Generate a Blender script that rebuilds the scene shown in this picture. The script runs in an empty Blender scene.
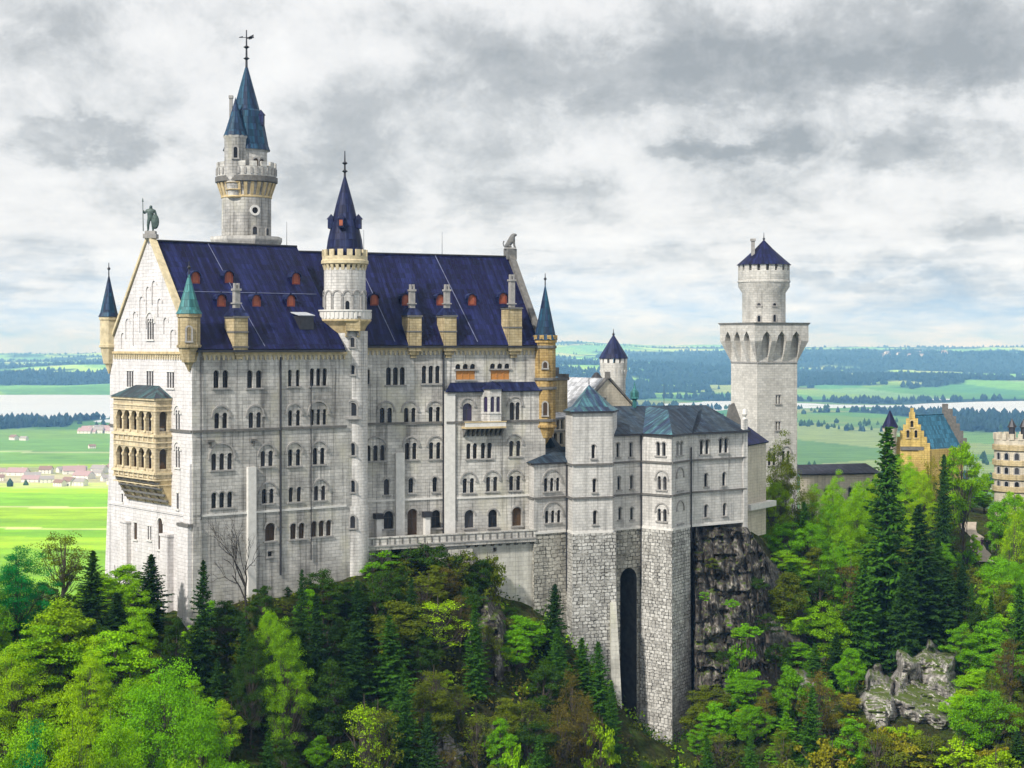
import bpy, bmesh, math, random
import numpy as np
from mathutils import Vector, Matrix
from mathutils.geometry import delaunay_2d_cdt

# ---------------------------------------------------------------- camera, sky, sun, exposure
scene = bpy.context.scene
COL = scene.collection
F, CX, HY = 1700.0, 512.0, 345.0
cam_d = bpy.data.cameras.new('camera')
cam = bpy.data.objects.new('camera', cam_d); COL.objects.link(cam)
cam.location = (0, 0, 0); cam.rotation_euler = (math.radians(90), 0, 0)
cam_d.sensor_width = 36.0; cam_d.lens = F / 1024.0 * 36.0
cam_d.shift_y = -(384.0 - HY) / 1024.0
cam_d.clip_start = 0.5; cam_d.clip_end = 80000
scene.camera = cam

SUN_DIR = Vector((-0.50, -0.66, 0.70)).normalized()      # towards the sun
sd = bpy.data.lights.new('sun', 'SUN'); sun = bpy.data.objects.new('sun', sd); COL.objects.link(sun)
sd.energy = 4.5; sd.angle = math.radians(3.0); sd.color = (1.0, 0.95, 0.88)
sun.rotation_euler = SUN_DIR.to_track_quat('Z', 'Y').to_euler()
sun.location = (-60, -40, 90)

scene.view_settings.view_transform = 'Standard'
scene.view_settings.look = 'None'
scene.view_settings.exposure = 0.12
scene.view_settings.gamma = 1.0
scene.view_settings.use_curve_mapping = False
cy = scene.cycles
cy.max_bounces = 5; cy.diffuse_bounces = 3; cy.glossy_bounces = 2; cy.transmission_bounces = 3
cy.transparent_max_bounces = 6; cy.volume_bounces = 0
cy.use_denoising = True
cy.caustics_reflective = False; cy.caustics_refractive = False

# ---------------------------------------------------------------- node helpers
class NT:
    def __init__(s, tree):
        s.t = tree
    def n(s, typ, **kw):
        nd = s.t.nodes.new(typ)
        for k, v in kw.items():
            if k in ('_in',):
                for a, b in v.items(): s.set(nd, a, b)
            else: setattr(nd, k, v)
        return nd
    def set(s, nd, key, val):
        sock = nd.inputs[key]
        if isinstance(val, bpy.types.NodeSocket): s.t.links.new(val, sock)
        else: sock.default_value = val
    def math(s, op, a, b=None, c=None, clamp=False):
        nd = s.t.nodes.new('ShaderNodeMath'); nd.operation = op; nd.use_clamp = clamp
        s.set(nd, 0, a)
        if b is not None: s.set(nd, 1, b)
        if c is not None: s.set(nd, 2, c)
        return nd.outputs[0]
    def vmath(s, op, a, b=None):
        nd = s.t.nodes.new('ShaderNodeVectorMath'); nd.operation = op
        s.set(nd, 0, a)
        if b is not None: s.set(nd, 1, b)
        return nd.outputs[0]
    def mix(s, fac, a, b, blend='MIX'):
        nd = s.t.nodes.new('ShaderNodeMix'); nd.data_type = 'RGBA'; nd.blend_type = blend
        nd.clamp_factor = True
        s.set(nd, 0, fac); s.set(nd, 6, a); s.set(nd, 7, b)
        return nd.outputs[2]
    def ramp(s, fac, stops, interp='LINEAR'):
        nd = s.t.nodes.new('ShaderNodeValToRGB'); cr = nd.color_ramp; cr.interpolation = interp
        while len(cr.elements) < len(stops): cr.elements.new(0.5)
        for e, (p, c) in zip(cr.elements, stops):
            e.position = p; e.color = (c, c, c, 1) if isinstance(c, (int, float)) else (*c, 1)
        s.set(nd, 0, fac); return nd.outputs[0]
    def noise(s, vec, scale, detail=4, rough=0.55, dist=0.0, out=0):
        nd = s.t.nodes.new('ShaderNodeTexNoise'); nd.inputs['Scale'].default_value = scale
        nd.inputs['Detail'].default_value = detail; nd.inputs['Roughness'].default_value = rough
        nd.inputs['Distortion'].default_value = dist
        s.set(nd, 'Vector', vec); return nd.outputs[out]
    def mapping(s, vec, scale=(1, 1, 1), loc=(0, 0, 0)):
        nd = s.t.nodes.new('ShaderNodeMapping'); nd.inputs['Scale'].default_value = scale
        nd.inputs['Location'].default_value = loc
        s.set(nd, 'Vector', vec); return nd.outputs[0]

# ---------------------------------------------------------------- world: overcast sky
world = bpy.data.worlds.new('World'); scene.world = world; world.use_nodes = True
wt = world.node_tree; wt.nodes.clear(); W = NT(wt)
wout = W.n('ShaderNodeOutputWorld'); wbg = W.n('ShaderNodeBackground'); wbg.inputs[1].default_value = 0.1
wt.links.new(wbg.outputs[0], wout.inputs[0])
sky = W.n('ShaderNodeTexSky'); sky.sky_type = 'NISHITA'; sky.sun_disc = False
sky.sun_elevation = math.asin(SUN_DIR.z); sky.sun_rotation = math.atan2(SUN_DIR.x, SUN_DIR.y)
sky.altitude = 900; sky.air_density = 1.0; sky.dust_density = 1.5
tc = W.n('ShaderNodeTexCoord'); gdir = tc.outputs['Generated']
sx = W.n('ShaderNodeSeparateXYZ'); wt.links.new(gdir, sx.inputs[0])
dx, dy, dz = sx.outputs
el = W.math('MAXIMUM', dz, 0.0)
hor = W.math('SQRT', W.math('ADD', W.math('MULTIPLY', dx, dx), W.math('ADD', W.math('MULTIPLY', dy, dy), 1e-5)))
ax_ = W.math('DIVIDE', dx, hor); ey_ = W.math('DIVIDE', dz, hor)
# cloud coordinates: compass direction and height, drawn together towards the horizon as a cloud deck is
ylog = W.math('MULTIPLY', W.math('LOGARITHM', W.math('ADD', W.math('MAXIMUM', ey_, 0.0), 0.04), math.e), 0.21)
cv = W.n('ShaderNodeCombineXYZ'); W.set(cv, 0, ax_); W.set(cv, 1, ylog); W.set(cv, 2, W.math('MULTIPLY', dy, 0.3))
n1 = W.noise(W.mapping(cv.outputs[0], (1, 1, 1), (3.1, 7.4, 0)), 6.5, 12, 0.60, 0.15)
n2 = W.noise(W.mapping(cv.outputs[0], (1, 1, 1), (9.3, 1.2, 2)), 17.0, 12, 0.66, 0.2)
# warped direction coordinates for the darker individual clouds
dv = W.n('ShaderNodeCombineXYZ'); W.set(dv, 0, ax_); W.set(dv, 1, W.math('MULTIPLY', ey_, 1.7)); W.set(dv, 2, 0.0)
wx = W.math('SUBTRACT', W.noise(dv.outputs[0], 16.0, 9, 0.66), 0.5)
wy = W.math('SUBTRACT', W.noise(W.mapping(dv.outputs[0], (1, 1, 1), (4, 8, 1)), 19.0, 9, 0.66), 0.5)
axw = W.math('ADD', ax_, W.math('MULTIPLY', wx, 0.11)); eyw = W.math('ADD', ey_, W.math('MULTIPLY', wy, 0.06))
def cloud_blob(px, py, rx, ry, amp):
    a = (px - CX) / F; e = (HY - py) / F; a, e = a / math.sqrt(1 + a * a), e / math.sqrt(1 + a * a)
    u = W.math('DIVIDE', W.math('SUBTRACT', axw, a), rx / F); v = W.math('DIVIDE', W.math('SUBTRACT', eyw, e), ry / F)
    r2 = W.math('ADD', W.math('MULTIPLY', u, u), W.math('MULTIPLY', v, v))
    return W.math('MULTIPLY', W.math('DIVIDE', 1.0, W.math('ADD', 1.0, W.math('POWER', r2, 2.6))), amp)
blobs = [(800, 70, 250, 30, .42), (985, 40, 170, 40, .38), (640, 60, 160, 40, .2), (772, 148, 38, 24, .55), (712, 148, 42, 12, .42),
         (898, 150, 42, 18, .48), (960, 125, 60, 10, .2), (95, 142, 64, 22, .44), (470, 110, 190, 52, .30),
         (530, 205, 100, 26, .28), (140, 205, 150, 20, .16), (620, 25, 240, 40, .26), (60, 8, 300, 22, .2),
         (960, 258, 170, 10, .28), (880, 283, 170, 9, .30), (640, 262, 120, 10, .22), (60, 282, 170, 12, .30),
         (990, 232, 60, 10, .24), (250, 100, 60, 30, .08), (1015, 150, 40, 22, .2)]
bsum = None
for b in blobs:
    o = cloud_blob(*b); bsum = o if bsum is None else W.math('ADD', bsum, o)
front = W.math('GREATER_THAN', dy, 0.0)
bsum = W.math('MULTIPLY', bsum, front)
tone = W.math('ADD', W.math('MULTIPLY', W.math('SUBTRACT', n1, 0.5), 1.25), W.math('ADD', W.math('MULTIPLY', W.math('SUBTRACT', n2, 0.5), 1.05), 0.665))       # around .6
bv = W.n('ShaderNodeCombineXYZ'); W.set(bv, 0, W.math('MULTIPLY', ax_, 5.0)); W.set(bv, 1, W.math('MULTIPLY', ey_, 75.0)); W.set(bv, 2, dy)
n3 = W.noise(bv.outputs[0], 1.0, 8, 0.55, 0.2)            # thin level cloud layers far away
layer = W.ramp(ey_, [(0.0, 0.0), (0.008, 0.6), (0.03, 1.0), (0.055, 0.8), (0.085, 0.0)])
tone = W.math('SUBTRACT', tone, W.math('MULTIPLY', bsum, 0.62))
tone = W.math('ADD', tone, W.math('MULTIPLY', layer, W.math('MULTIPLY', W.math('SUBTRACT', n3, 0.5), 1.15)))
ccol = W.ramp(tone, [(0.14, (0.36, 0.385, 0.40)), (0.38, (0.52, 0.54, 0.55)), (0.52, (0.70, 0.715, 0.72)), (0.64, (0.83, 0.835, 0.835)), (0.85, (0.93, 0.93, 0.92))])
# blue band of distant sky near the horizon, seen below the cloud deck
low = W.ramp(W.math('ADD', ey_, W.math('MULTIPLY', W.math('SUBTRACT', n2, 0.5), 0.035)), [(0.0, 1.0), (0.014, 0.95), (0.030, 0.55), (0.048, 0.14), (0.07, 0.0)])
lowcol = W.mix(W.ramp(n2, [(0.35, 0.0), (0.65, 1.0)]), (0.40, 0.66, 0.95, 1), (0.90, 0.96, 1.0, 1))
ccol = W.mix(W.math('MULTIPLY', low, 0.72), ccol, lowcol)
# overcast skies are brighter overhead than at the horizon
gain = W.ramp(el, [(0.0, 0.5), (0.20, 0.5), (0.55, 0.50), (1.0, 0.62)])
gain = W.math('MULTIPLY', gain, 2.0 * 10.0)
cs = W.n('ShaderNodeVectorMath', operation='SCALE'); W.set(cs, 0, ccol); W.set(cs, 3, gain)
skymix = W.mix(0.93, sky.outputs[0], cs.outputs[0])
wt.links.new(skymix, wbg.inputs[0])

# ---------------------------------------------------------------- geometry helpers
R_ = random.Random(11)
def PX(px, py, Y): return Vector(((px - CX) / F * Y, Y, (HY - py) / F * Y))
def ZP(py, Y): return (HY - py) / F * Y
def XP(px, Y): return (px - CX) / F * Y

def link(o, parent=None):
    COL.objects.link(o)
    if parent is not None: o.parent = parent
    return o
def tag(o, label=None, cat=None, group=None, kind=None):
    if label: o['label'] = label
    if cat: o['category'] = cat
    if group: o['group'] = group
    if kind: o['kind'] = kind
    return o
def thing(name, loc, label, cat, group=None):
    o = bpy.data.objects.new(name, None); o.empty_display_size = 1.0
    o.location = loc; COL.objects.link(o)
    return tag(o, label, cat, group)
def root_of(o):
    while o.parent: o = o.parent
    return o

class MB:
    def __init__(s): s.v = []; s.f = []; s.uv = []; s.m = []
    def face(s, pts, m=0, uv=None):
        pts = [Vector(p) for p in pts]
        if len(pts) < 3: return
        i = len(s.v); s.v += pts; s.f.append(tuple(range(i, i + len(pts)))); s.m.append(m)
        if uv is None:
            nrm = Vector((0, 0, 0))
            for k in range(len(pts)):
                a, b = pts[k], pts[(k + 1) % len(pts)]
                nrm += Vector(((a.y - b.y) * (a.z + b.z), (a.z - b.z) * (a.x + b.x), (a.x - b.x) * (a.y + b.y)))
            if nrm.length < 1e-12: nrm = Vector((0, 0, 1))
            nrm.normalize()
            if abs(nrm.z) > 0.985: uv = [(p.x, p.y) for p in pts]
            else:
                t = Vector((-nrm.y, nrm.x, 0)).normalized()
                if t.x < 0 or (abs(t.x) < 1e-6 and t.y < 0): t = -t
                b = nrm.cross(t); b = b if b.z > 0 else -b
                uv = [(p.dot(t), p.dot(b)) for p in pts]
        s.uv.append(uv)
    def hexa(s, p, m=0):          # p: 8 corners, bottom 0-3 ccw, top 4-7
        for q in ((3, 2, 1, 0), (4, 5, 6, 7), (0, 1, 5, 4), (1, 2, 6, 5), (2, 3, 7, 6), (3, 0, 4, 7)):
            s.face([p[k] for k in q], m)
    def box(s, c, ax, ay, az, m=0):  # centre and half vectors
        c, ax, ay, az = Vector(c), Vector(ax), Vector(ay), Vector(az)
        s.hexa([c - ax - ay - az, c + ax - ay - az, c + ax + ay - az, c - ax + ay - az,
                c - ax - ay + az, c + ax - ay + az, c + ax + ay + az, c - ax + ay + az], m)
    def prism(s, bot, top, z0, z1, m=0, caps=True):
        n = len(bot)
        for k in range(n):
            a, b = bot[k], bot[(k + 1) % n]; c, d = top[(k + 1) % n], top[k]
            s.face([(a[0], a[1], z0), (b[0], b[1], z0), (c[0], c[1], z1), (d[0], d[1], z1)], m)
        if caps:
            s.face([(p[0], p[1], z1) for p in top], m); s.face([(p[0], p[1], z0) for p in reversed(bot)], m)
    def lathe(s, c, prof, seg=32, m=0, off=0.0, scale_u=None):
        L = 0.0
        for k in range(len(prof) - 1):
            (r0, z0), (r1, z1) = prof[k], prof[k + 1]
            dl = math.hypot(r1 - r0, z1 - z0); ru = scale_u or max(r0, r1)
            for j in range(seg):
                a0 = off + 2 * math.pi * j / seg; a1 = off + 2 * math.pi * (j + 1) / seg
                P = lambda r, a, z: (c[0] + r * math.cos(a), c[1] + r * math.sin(a), z)
                u0, u1 = a0 * ru, a1 * ru
                if r0 < 1e-5 and r1 < 1e-5: continue
                if r1 < 1e-5:
                    s.face([P(r0, a0, z0), P(r0, a1, z0), (c[0], c[1], z1)], m, [(u0, L), (u1, L), ((u0 + u1) / 2, L + dl)])
                elif r0 < 1e-5:
                    s.face([(c[0], c[1], z0), P(r1, a1, z1), P(r1, a0, z1)], m, [((u0 + u1) / 2, L), (u1, L + dl), (u0, L + dl)])
                else:
                    s.face([P(r0, a0, z0), P(r0, a1, z0), P(r1, a1, z1), P(r1, a0, z1)], m, [(u0, L), (u1, L), (u1, L + dl), (u0, L + dl)])
            L += dl
    def ring_blocks(s, c, r0, r1, n, frac, z0, z1, m=0, off=0.0, taper=None):
        # n blocks between radii r0..r1; taper: outer radius at the bottom
        for j in range(n):
            a = off + 2 * math.pi * j / n; h = math.pi / n * frac
            P = lambda r, t, z: (c[0] + r * math.cos(t), c[1] + r * math.sin(t), z)
            rb = r1 if taper is None else taper
            s.hexa([P(r0, a - h, z0), P(rb, a - h, z0), P(rb, a + h, z0), P(r0, a + h, z0),
                    P(r0, a - h, z1), P(r1, a - h, z1), P(r1, a + h, z1), P(r0, a + h, z1)], m)
    def tube(s, pts, rads, seg=5, m=0):
        rings = []
        for k, p in enumerate(pts):
            p = Vector(p); d = (Vector(pts[min(k + 1, len(pts) - 1)]) - Vector(pts[max(k - 1, 0)]))
            d = d.normalized() if d.length > 1e-9 else Vector((0, 0, 1))
            a = d.cross(Vector((0.31, 0.2, 0.93))); a = a.normalized() if a.length > 1e-3 else d.cross(Vector((1, 0, 0))).normalized()
            b = d.cross(a)
            rings.append([p + (a * math.cos(2 * math.pi * j / seg) + b * math.sin(2 * math.pi * j / seg)) * rads[k] for j in range(seg)])
        for k in range(len(rings) - 1):
            for j in range(seg):
                s.face([rings[k][j], rings[k][(j + 1) % seg], rings[k + 1][(j + 1) % seg], rings[k + 1][j]], m, [(0, 0), (1, 0), (1, 1), (0, 1)])
        s.face(rings[-1], m)
    def slab(s, pts, th, m=0):    # polygon with thickness th below it
        pts = [Vector(p) for p in pts]
        nr = (pts[1] - pts[0]).cross(pts[2] - pts[0]).normalized()
        if nr.z < 0: nr = -nr
        lo = [p - nr * th for p in pts]
        s.face(pts, m); s.face(list(reversed(lo)), m)
        for k in range(len(pts)):
            j = (k + 1) % len(pts); s.face([pts[k], pts[j], lo[j], lo[k]], m)
    def data(s, name, mats, org=(0, 0, 0), smooth=False, ang=40):
        me = bpy.data.meshes.new(name); o = Vector(org)
        me.from_pydata([tuple(p - o) for p in s.v], [], s.f)
        ul = me.uv_layers.new(name='UVMap')
        flat = [c for f in s.uv for p in f for c in p]
        ul.data.foreach_set('uv', flat)
        for mt in (mats if isinstance(mats, (list, tuple)) else [mats]): me.materials.append(mt)
        me.polygons.foreach_set('material_index', s.m)
        if smooth:
            bm = bmesh.new(); bm.from_mesh(me); bmesh.ops.remove_doubles(bm, verts=bm.verts, dist=0.002); bm.to_mesh(me); bm.free()
            me.polygons.foreach_set('use_smooth', [True] * len(me.polygons))
            me.set_sharp_from_angle(angle=math.radians(ang))
        me.update(); return me
    def build(s, name, mats, parent=None, smooth=False, ang=40):
        org = root_of(parent).location if parent is not None else (0, 0, 0)
        o = bpy.data.objects.new(name, s.data(name, mats, org, smooth, ang))
        return link(o, parent)

def inpoly(p, poly):
    x, y = p; c = False; n = len(poly); j = n - 1
    for i in range(n):
        xi, yi = poly[i]; xj, yj = poly[j]
        if (yi > y) != (yj > y) and x < (xj - xi) * (y - yi) / (yj - yi) + xi: c = not c
        j = i
    return c

class Wall:
    """A vertical wall plane from A to B (left to right seen from outside)."""
    def __init__(s, A, B):
        s.A = Vector(A[:2]); s.B = Vector(B[:2]); d = s.B - s.A; s.L = d.length; s.d = d / s.L
        s.n = Vector((s.d.y, -s.d.x))
    def P(s, a, z, p=0.0):
        q = s.A + s.d * a + s.n * p; return Vector((q.x, q.y, z))
    def hit(s, px):
        k = (px - CX) / F
        a = (k * s.A.y - s.A.x) / (s.d.x - k * s.d.y)
        return a, s.A.y + s.d.y * a
    def sz(s, px, py):
        a, Y = s.hit(px); return a, ZP(py, Y)
    def box(s, mb, s0, s1, z0, z1, p0, p1, m=0):
        mb.hexa([s.P(s0, z0, p1), s.P(s1, z0, p1), s.P(s1, z0, p0), s.P(s0, z0, p0),
                 s.P(s0, z1, p1), s.P(s1, z1, p1), s.P(s1, z1, p0), s.P(s0, z1, p0)], m)
    def sheet(s, mb, outline, holes=(), p=0.0, depth=0.35, m=0, rm=None):
        pts = []; edges = []
        for lp in [outline] + list(holes):
            i0 = len(pts); pts += [Vector(q) for q in lp]
            edges += [(i0 + k, i0 + (k + 1) % len(lp)) for k in range(len(lp))]
        vs, es, fs, *_ = delaunay_2d_cdt(pts, edges, [], 0, 1e-5)
        for f in fs:
            c = sum((vs[k] for k in f), Vector((0, 0))) / len(f)
            if not inpoly(c, outline): continue
            if any(inpoly(c, h) for h in holes): continue
            mb.face([s.P(vs[k].x, vs[k].y, p) for k in f], m)
        for h in holes:
            for k in range(len(h)):
                a, b = h[k], h[(k + 1) % len(h)]
                mb.face([s.P(*a, p), s.P(*b, p), s.P(*b, p - depth), s.P(*a, p - depth)], m if rm is None else rm)

def arch_loop(sc, zb, w, h, rnd=True, seg=8):
    zt = zb + h; r = w / 2
    if not rnd: return [(sc - r, zb), (sc + r, zb), (sc + r, zt), (sc - r, zt)]
    lp = [(sc - r, zb), (sc + r, zb)]
    for k in range(seg + 1):
        a = math.pi * k / seg; lp.append((sc + r * math.cos(a), zt - r + r * math.sin(a)))
    return lp

def arc_strip(mb, wall, sc, zc, r0, r1, p0, p1, seg=12, m=0, a0=0.0, a1=math.pi):
    for k in range(seg):
        t0 = a0 + (a1 - a0) * k / seg; t1 = a0 + (a1 - a0) * (k + 1) / seg
        q = lambda r, t, p: wall.P(sc + r * math.cos(t), zc + r * math.sin(t), p)
        mb.hexa([q(r0, t0, p0), q(r1, t0, p0), q(r1, t0, p1), q(r0, t0, p1),
                 q(r0, t1, p0), q(r1, t1, p0), q(r1, t1, p1), q(r0, t1, p1)], m)

def windows(wall, specs, parent, mats, p=0.0, depth=0.35):
    """specs: (px, py, lights, height_px, style, light_w, gap[, pane material index])
    styles: '' plain, 'A' blind arch over the lights, 'S' single with arch moulding, 'R' rectangular, 'B' blind (no opening)"""
    holes = []
    for sp in specs:
        px, py, n, hpx, st, w, gap = sp[:7]
        w *= 1.1; gap *= .92; hpx *= 1.04
        pane_m = mats['glass'] if len(sp) < 8 else mats[sp[7]]
        a, Y = wall.hit(px); zc = ZP(py, Y); h = hpx * Y / F; zb = zc - h / 2; zt = zc + h / 2
        fr = MB(); pn = MB(); tot = n * w + (n - 1) * gap
        for k in range(n):
            sc = a - tot / 2 + w / 2 + k * (w + gap)
            lp = arch_loop(sc, zb, w, h, 'R' not in st)
            if 'B' in st: continue
            holes.append(lp)
            pn.face([wall.P(x, z, p - depth + 0.04) for x, z in lp])
            # glazing bar
            wall.box(pn, sc - 0.025, sc + 0.025, zb, zt - w * .3, p - depth + .045, p - depth + .08, 1)
            wall.box(pn, sc - w / 2, sc + w / 2, zb + h * .62, zb + h * .62 + .05, p - depth + .045, p - depth + .08, 1)
        wall.box(fr, a - tot / 2 - .22, a + tot / 2 + .22, zb - .2, zb, p - .02, p + .17)
        if 'A' in st or 'B' in st:
            R = tot / 2 + .2; zc2 = zt - .32 * R
            arc_strip(fr, wall, a, zc2, R, R + .2, p - .02, p + .13)
            for sg in (-1, 1): wall.box(fr, a + sg * (R + .1) - .16, a + sg * (R + .1) + .16, zc2 - .22, zc2 - .002, p - .02, p + .16)
            if n > 1:
                for k in range(n - 1):
                    sc = a - tot / 2 + w + gap / 2 + k * (w + gap)
                    wall.box(fr, sc - gap / 2 - .04, sc + gap / 2 + .04, zt - w / 2 - .22, zt - w / 2 - .02, p - .02, p + .07)
        elif 'S' in st:
            arc_strip(fr, wall, a, zt - w / 2, w / 2 + .05, w / 2 + .25, p - .02, p + .1)
        elif n >= 1 and 'N' not in st:
            for k in range(n):
                sc = a - tot / 2 + w / 2 + k * (w + gap)
                if 'R' in st: wall.box(fr, sc - w / 2 - .1, sc + w / 2 + .1, zt + .02, zt + .2, p - .02, p + .08)
                else: arc_strip(fr, wall, sc, zt - w / 2, w / 2 + .03, w / 2 + .03 + min(.16, gap / 2 - .035), p - .02, p + .07, 8)
        f = fr.build('window' if 'B' not in st else 'blind_arch', mats['trim'], parent)
        if pn.f: pn.build('pane', [pane_m, mats['bar']], f)
    return holes
# ---------------------------------------------------------------- materials
def new_mat(name):
    m = bpy.data.materials.new(name); m.use_nodes = True; t = m.node_tree; t.nodes.clear(); N = NT(t)
    out = N.n('ShaderNodeOutputMaterial'); b = N.n('ShaderNodeBsdfPrincipled'); t.links.new(b.outputs[0], out.inputs[0])
    return m, N, b
def c4(c): return (c[0], c[1], c[2], 1)

def mat_plain(name, col, rough=0.7, var=0.25, scale=1.5, metal=0.0, bump=0.0):
    m, N, b = new_mat(name); tcn = N.n('ShaderNodeTexCoord')
    n = N.noise(tcn.outputs['Object'], scale, 5, 0.6)
    dark = tuple(c * (1 - var) for c in col); lite = tuple(min(1, c * (1 + var)) for c in col)
    N.set(b, 'Base Color', N.ramp(n, [(0.3, dark), (0.7, lite)])); N.set(b, 'Roughness', rough); N.set(b, 'Metallic', metal)
    if bump:
        bp = N.n('ShaderNodeBump'); bp.inputs['Strength'].default_value = 0.6; bp.inputs['Distance'].default_value = bump
        N.set(bp, 'Height', n); N.set(b, 'Normal', bp.outputs[0])
    return m

def mat_ashlar(name, c1, c2, mortar, bw=1.05, bh=0.42, ms=0.018, streak=0.35, rough=0.85, bump=0.03, warm=None, blotch=0.25, warp=0.02, rand=0.0):
    m, N, b = new_mat(name); tcn = N.n('ShaderNodeTexCoord'); uv = tcn.outputs['UV']; ob = tcn.outputs['Object']
    wv = N.vmath('SCALE', N.vmath('SUBTRACT', N.noise(ob, 1.3, 3, 0.6, 0, 1), (0.5, 0.5, 0.5))); wv.node.inputs[3].default_value = warp * 4
    uvw = N.vmath('ADD', uv, wv)
    br = N.n('ShaderNodeTexBrick'); br.offset = 0.5; br.squash = 1.0
    N.set(br, 'Vector', uvw); N.set(br, 'Color1', c4(c1)); N.set(br, 'Color2', c4(c2)); N.set(br, 'Mortar', c4(mortar))
    N.set(br, 'Scale', 1.0); N.set(br, 'Mortar Size', ms); N.set(br, 'Mortar Smooth', 0.3); N.set(br, 'Bias', 0.0)
    N.set(br, 'Brick Width', bw); N.set(br, 'Row Height', bh)
    col = br.outputs[0]
    # large blotches and vertical weather streaks
    nb = N.noise(ob, 0.22, 5, 0.62)
    col = N.mix(1.0, col, N.ramp(nb, [(0.30, 1 - blotch), (0.62, 1.0)]), 'MULTIPLY')
    nf = N.noise(ob, 2.6, 4, 0.65)
    col = N.mix(1.0, col, N.ramp(nf, [(0.25, 0.80), (0.6, 1.0)]), 'MULTIPLY')
    ns = N.noise(N.mapping(ob, (1.1, 1.1, 0.07)), 1.0, 4, 0.6)
    col = N.mix(1.0, col, N.ramp(ns, [(0.50, 1.0), (0.74, 1 - streak)]), 'MULTIPLY')
    ns2 = N.noise(N.mapping(ob, (2.4, 2.4, .085), (7, 3, 1)), 1.0, 3, 0.6)
    col = N.mix(1.0, col, N.ramp(ns2, [(0.56, 1.0), (0.70, 1 - streak * .9)]), 'MULTIPLY')
    if warm:
        nw = N.noise(N.mapping(ob, (0.35, 0.35, 0.16)), 1.0, 4, 0.55)
        col = N.mix(N.math('MULTIPLY', N.ramp(nw, [(0.52, 0.0), (0.72, 1.0)]), 0.5), col, c4(warm))
    N.set(b, 'Base Color', col); N.set(b, 'Roughness', rough); N.set(b, 'Specular IOR Level', 0.25)
    hgt = N.math('SUBTRACT', N.math('MULTIPLY', nf, 0.6), br.outputs[1])
    bp = N.n('ShaderNodeBump'); bp.inputs['Strength'].default_value = 0.8; bp.inputs['Distance'].default_value = bump
    N.set(bp, 'Height', hgt); N.set(b, 'Normal', bp.outputs[0])
    return m

def mat_rubble(name, c_lo, c_hi, mortar, sx=1.0, sy=1.7, gap=0.07):
    """rough coursed stones of unequal size with dark open joints"""
    m, N, b = new_mat(name); tcn = N.n('ShaderNodeTexCoord'); uv = tcn.outputs['UV']; ob = tcn.outputs['Object']
    wv = N.vmath('SCALE', N.vmath('SUBTRACT', N.noise(uv, 0.9, 3, 0.6, 0, 1), (0.5, 0.5, 0.5))); wv.node.inputs[3].default_value = 0.35
    q = N.mapping(N.vmath('ADD', uv, wv), (sx, sy, 1))
    br = N.n('ShaderNodeTexBrick'); br.offset = 0.45; br.squash = 0.8; br.squash_frequency = 3
    N.set(br, 'Vector', q); N.set(br, 'Color1', (0, 0, 0, 1)); N.set(br, 'Color2', (1, 1, 1, 1)); N.set(br, 'Mortar', (0.5, 0.5, 0.5, 1))
    N.set(br, 'Scale', 1.0); N.set(br, 'Mortar Size', gap); N.set(br, 'Mortar Smooth', 0.4); N.set(br, 'Brick Width', 1.05); N.set(br, 'Row Height', 0.9)
    vo = N.n('ShaderNodeTexVoronoi'); vo.feature = 'F1'; N.set(vo, 'Vector', N.mapping(q, (0.9, 0.9, 1))); N.set(vo, 'Scale', 1.6)
    tone = N.math('ADD', N.math('MULTIPLY', br.outputs[0], 0.5), N.math('MULTIPLY', N.noise(ob, 1.9, 4, 0.7), 0.7))
    col = N.ramp(tone, [(0.22, c_lo), (0.85, c_hi)])
    holes = N.ramp(N.noise(q, 2.1, 3, 0.6), [(0.30, 1.0), (0.42, 0.0)])
    jm = N.math('MAXIMUM', N.math('MULTIPLY', br.outputs[1], N.ramp(N.noise(ob, 0.8, 3, 0.6), [(0.35, 0.25), (0.6, 1.0)])), N.math('MULTIPLY', holes, 0.85))
    col = N.mix(jm, col, c4(mortar))
    nb = N.noise(ob, 0.25, 4, 0.6); col = N.mix(1.0, col, N.ramp(nb, [(0.3, 0.72), (0.65, 1.0)]), 'MULTIPLY')
    ns = N.noise(N.mapping(ob, (1.0, 1.0, 0.06)), 1.0, 4, 0.6); col = N.mix(1.0, col, N.ramp(ns, [(0.5, 1.0), (0.75, 0.62)]), 'MULTIPLY')
    N.set(b, 'Base Color', col); N.set(b, 'Roughness', 0.9); N.set(b, 'Specular IOR Level', 0.15)
    bp = N.n('ShaderNodeBump'); bp.inputs['Strength'].default_value = 1.0; bp.inputs['Distance'].default_value = 0.12
    N.set(bp, 'Height', N.math('SUBTRACT', N.math('MULTIPLY', tone, 0.5), jm)); N.set(b, 'Normal', bp.outputs[0])
    return m

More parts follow.
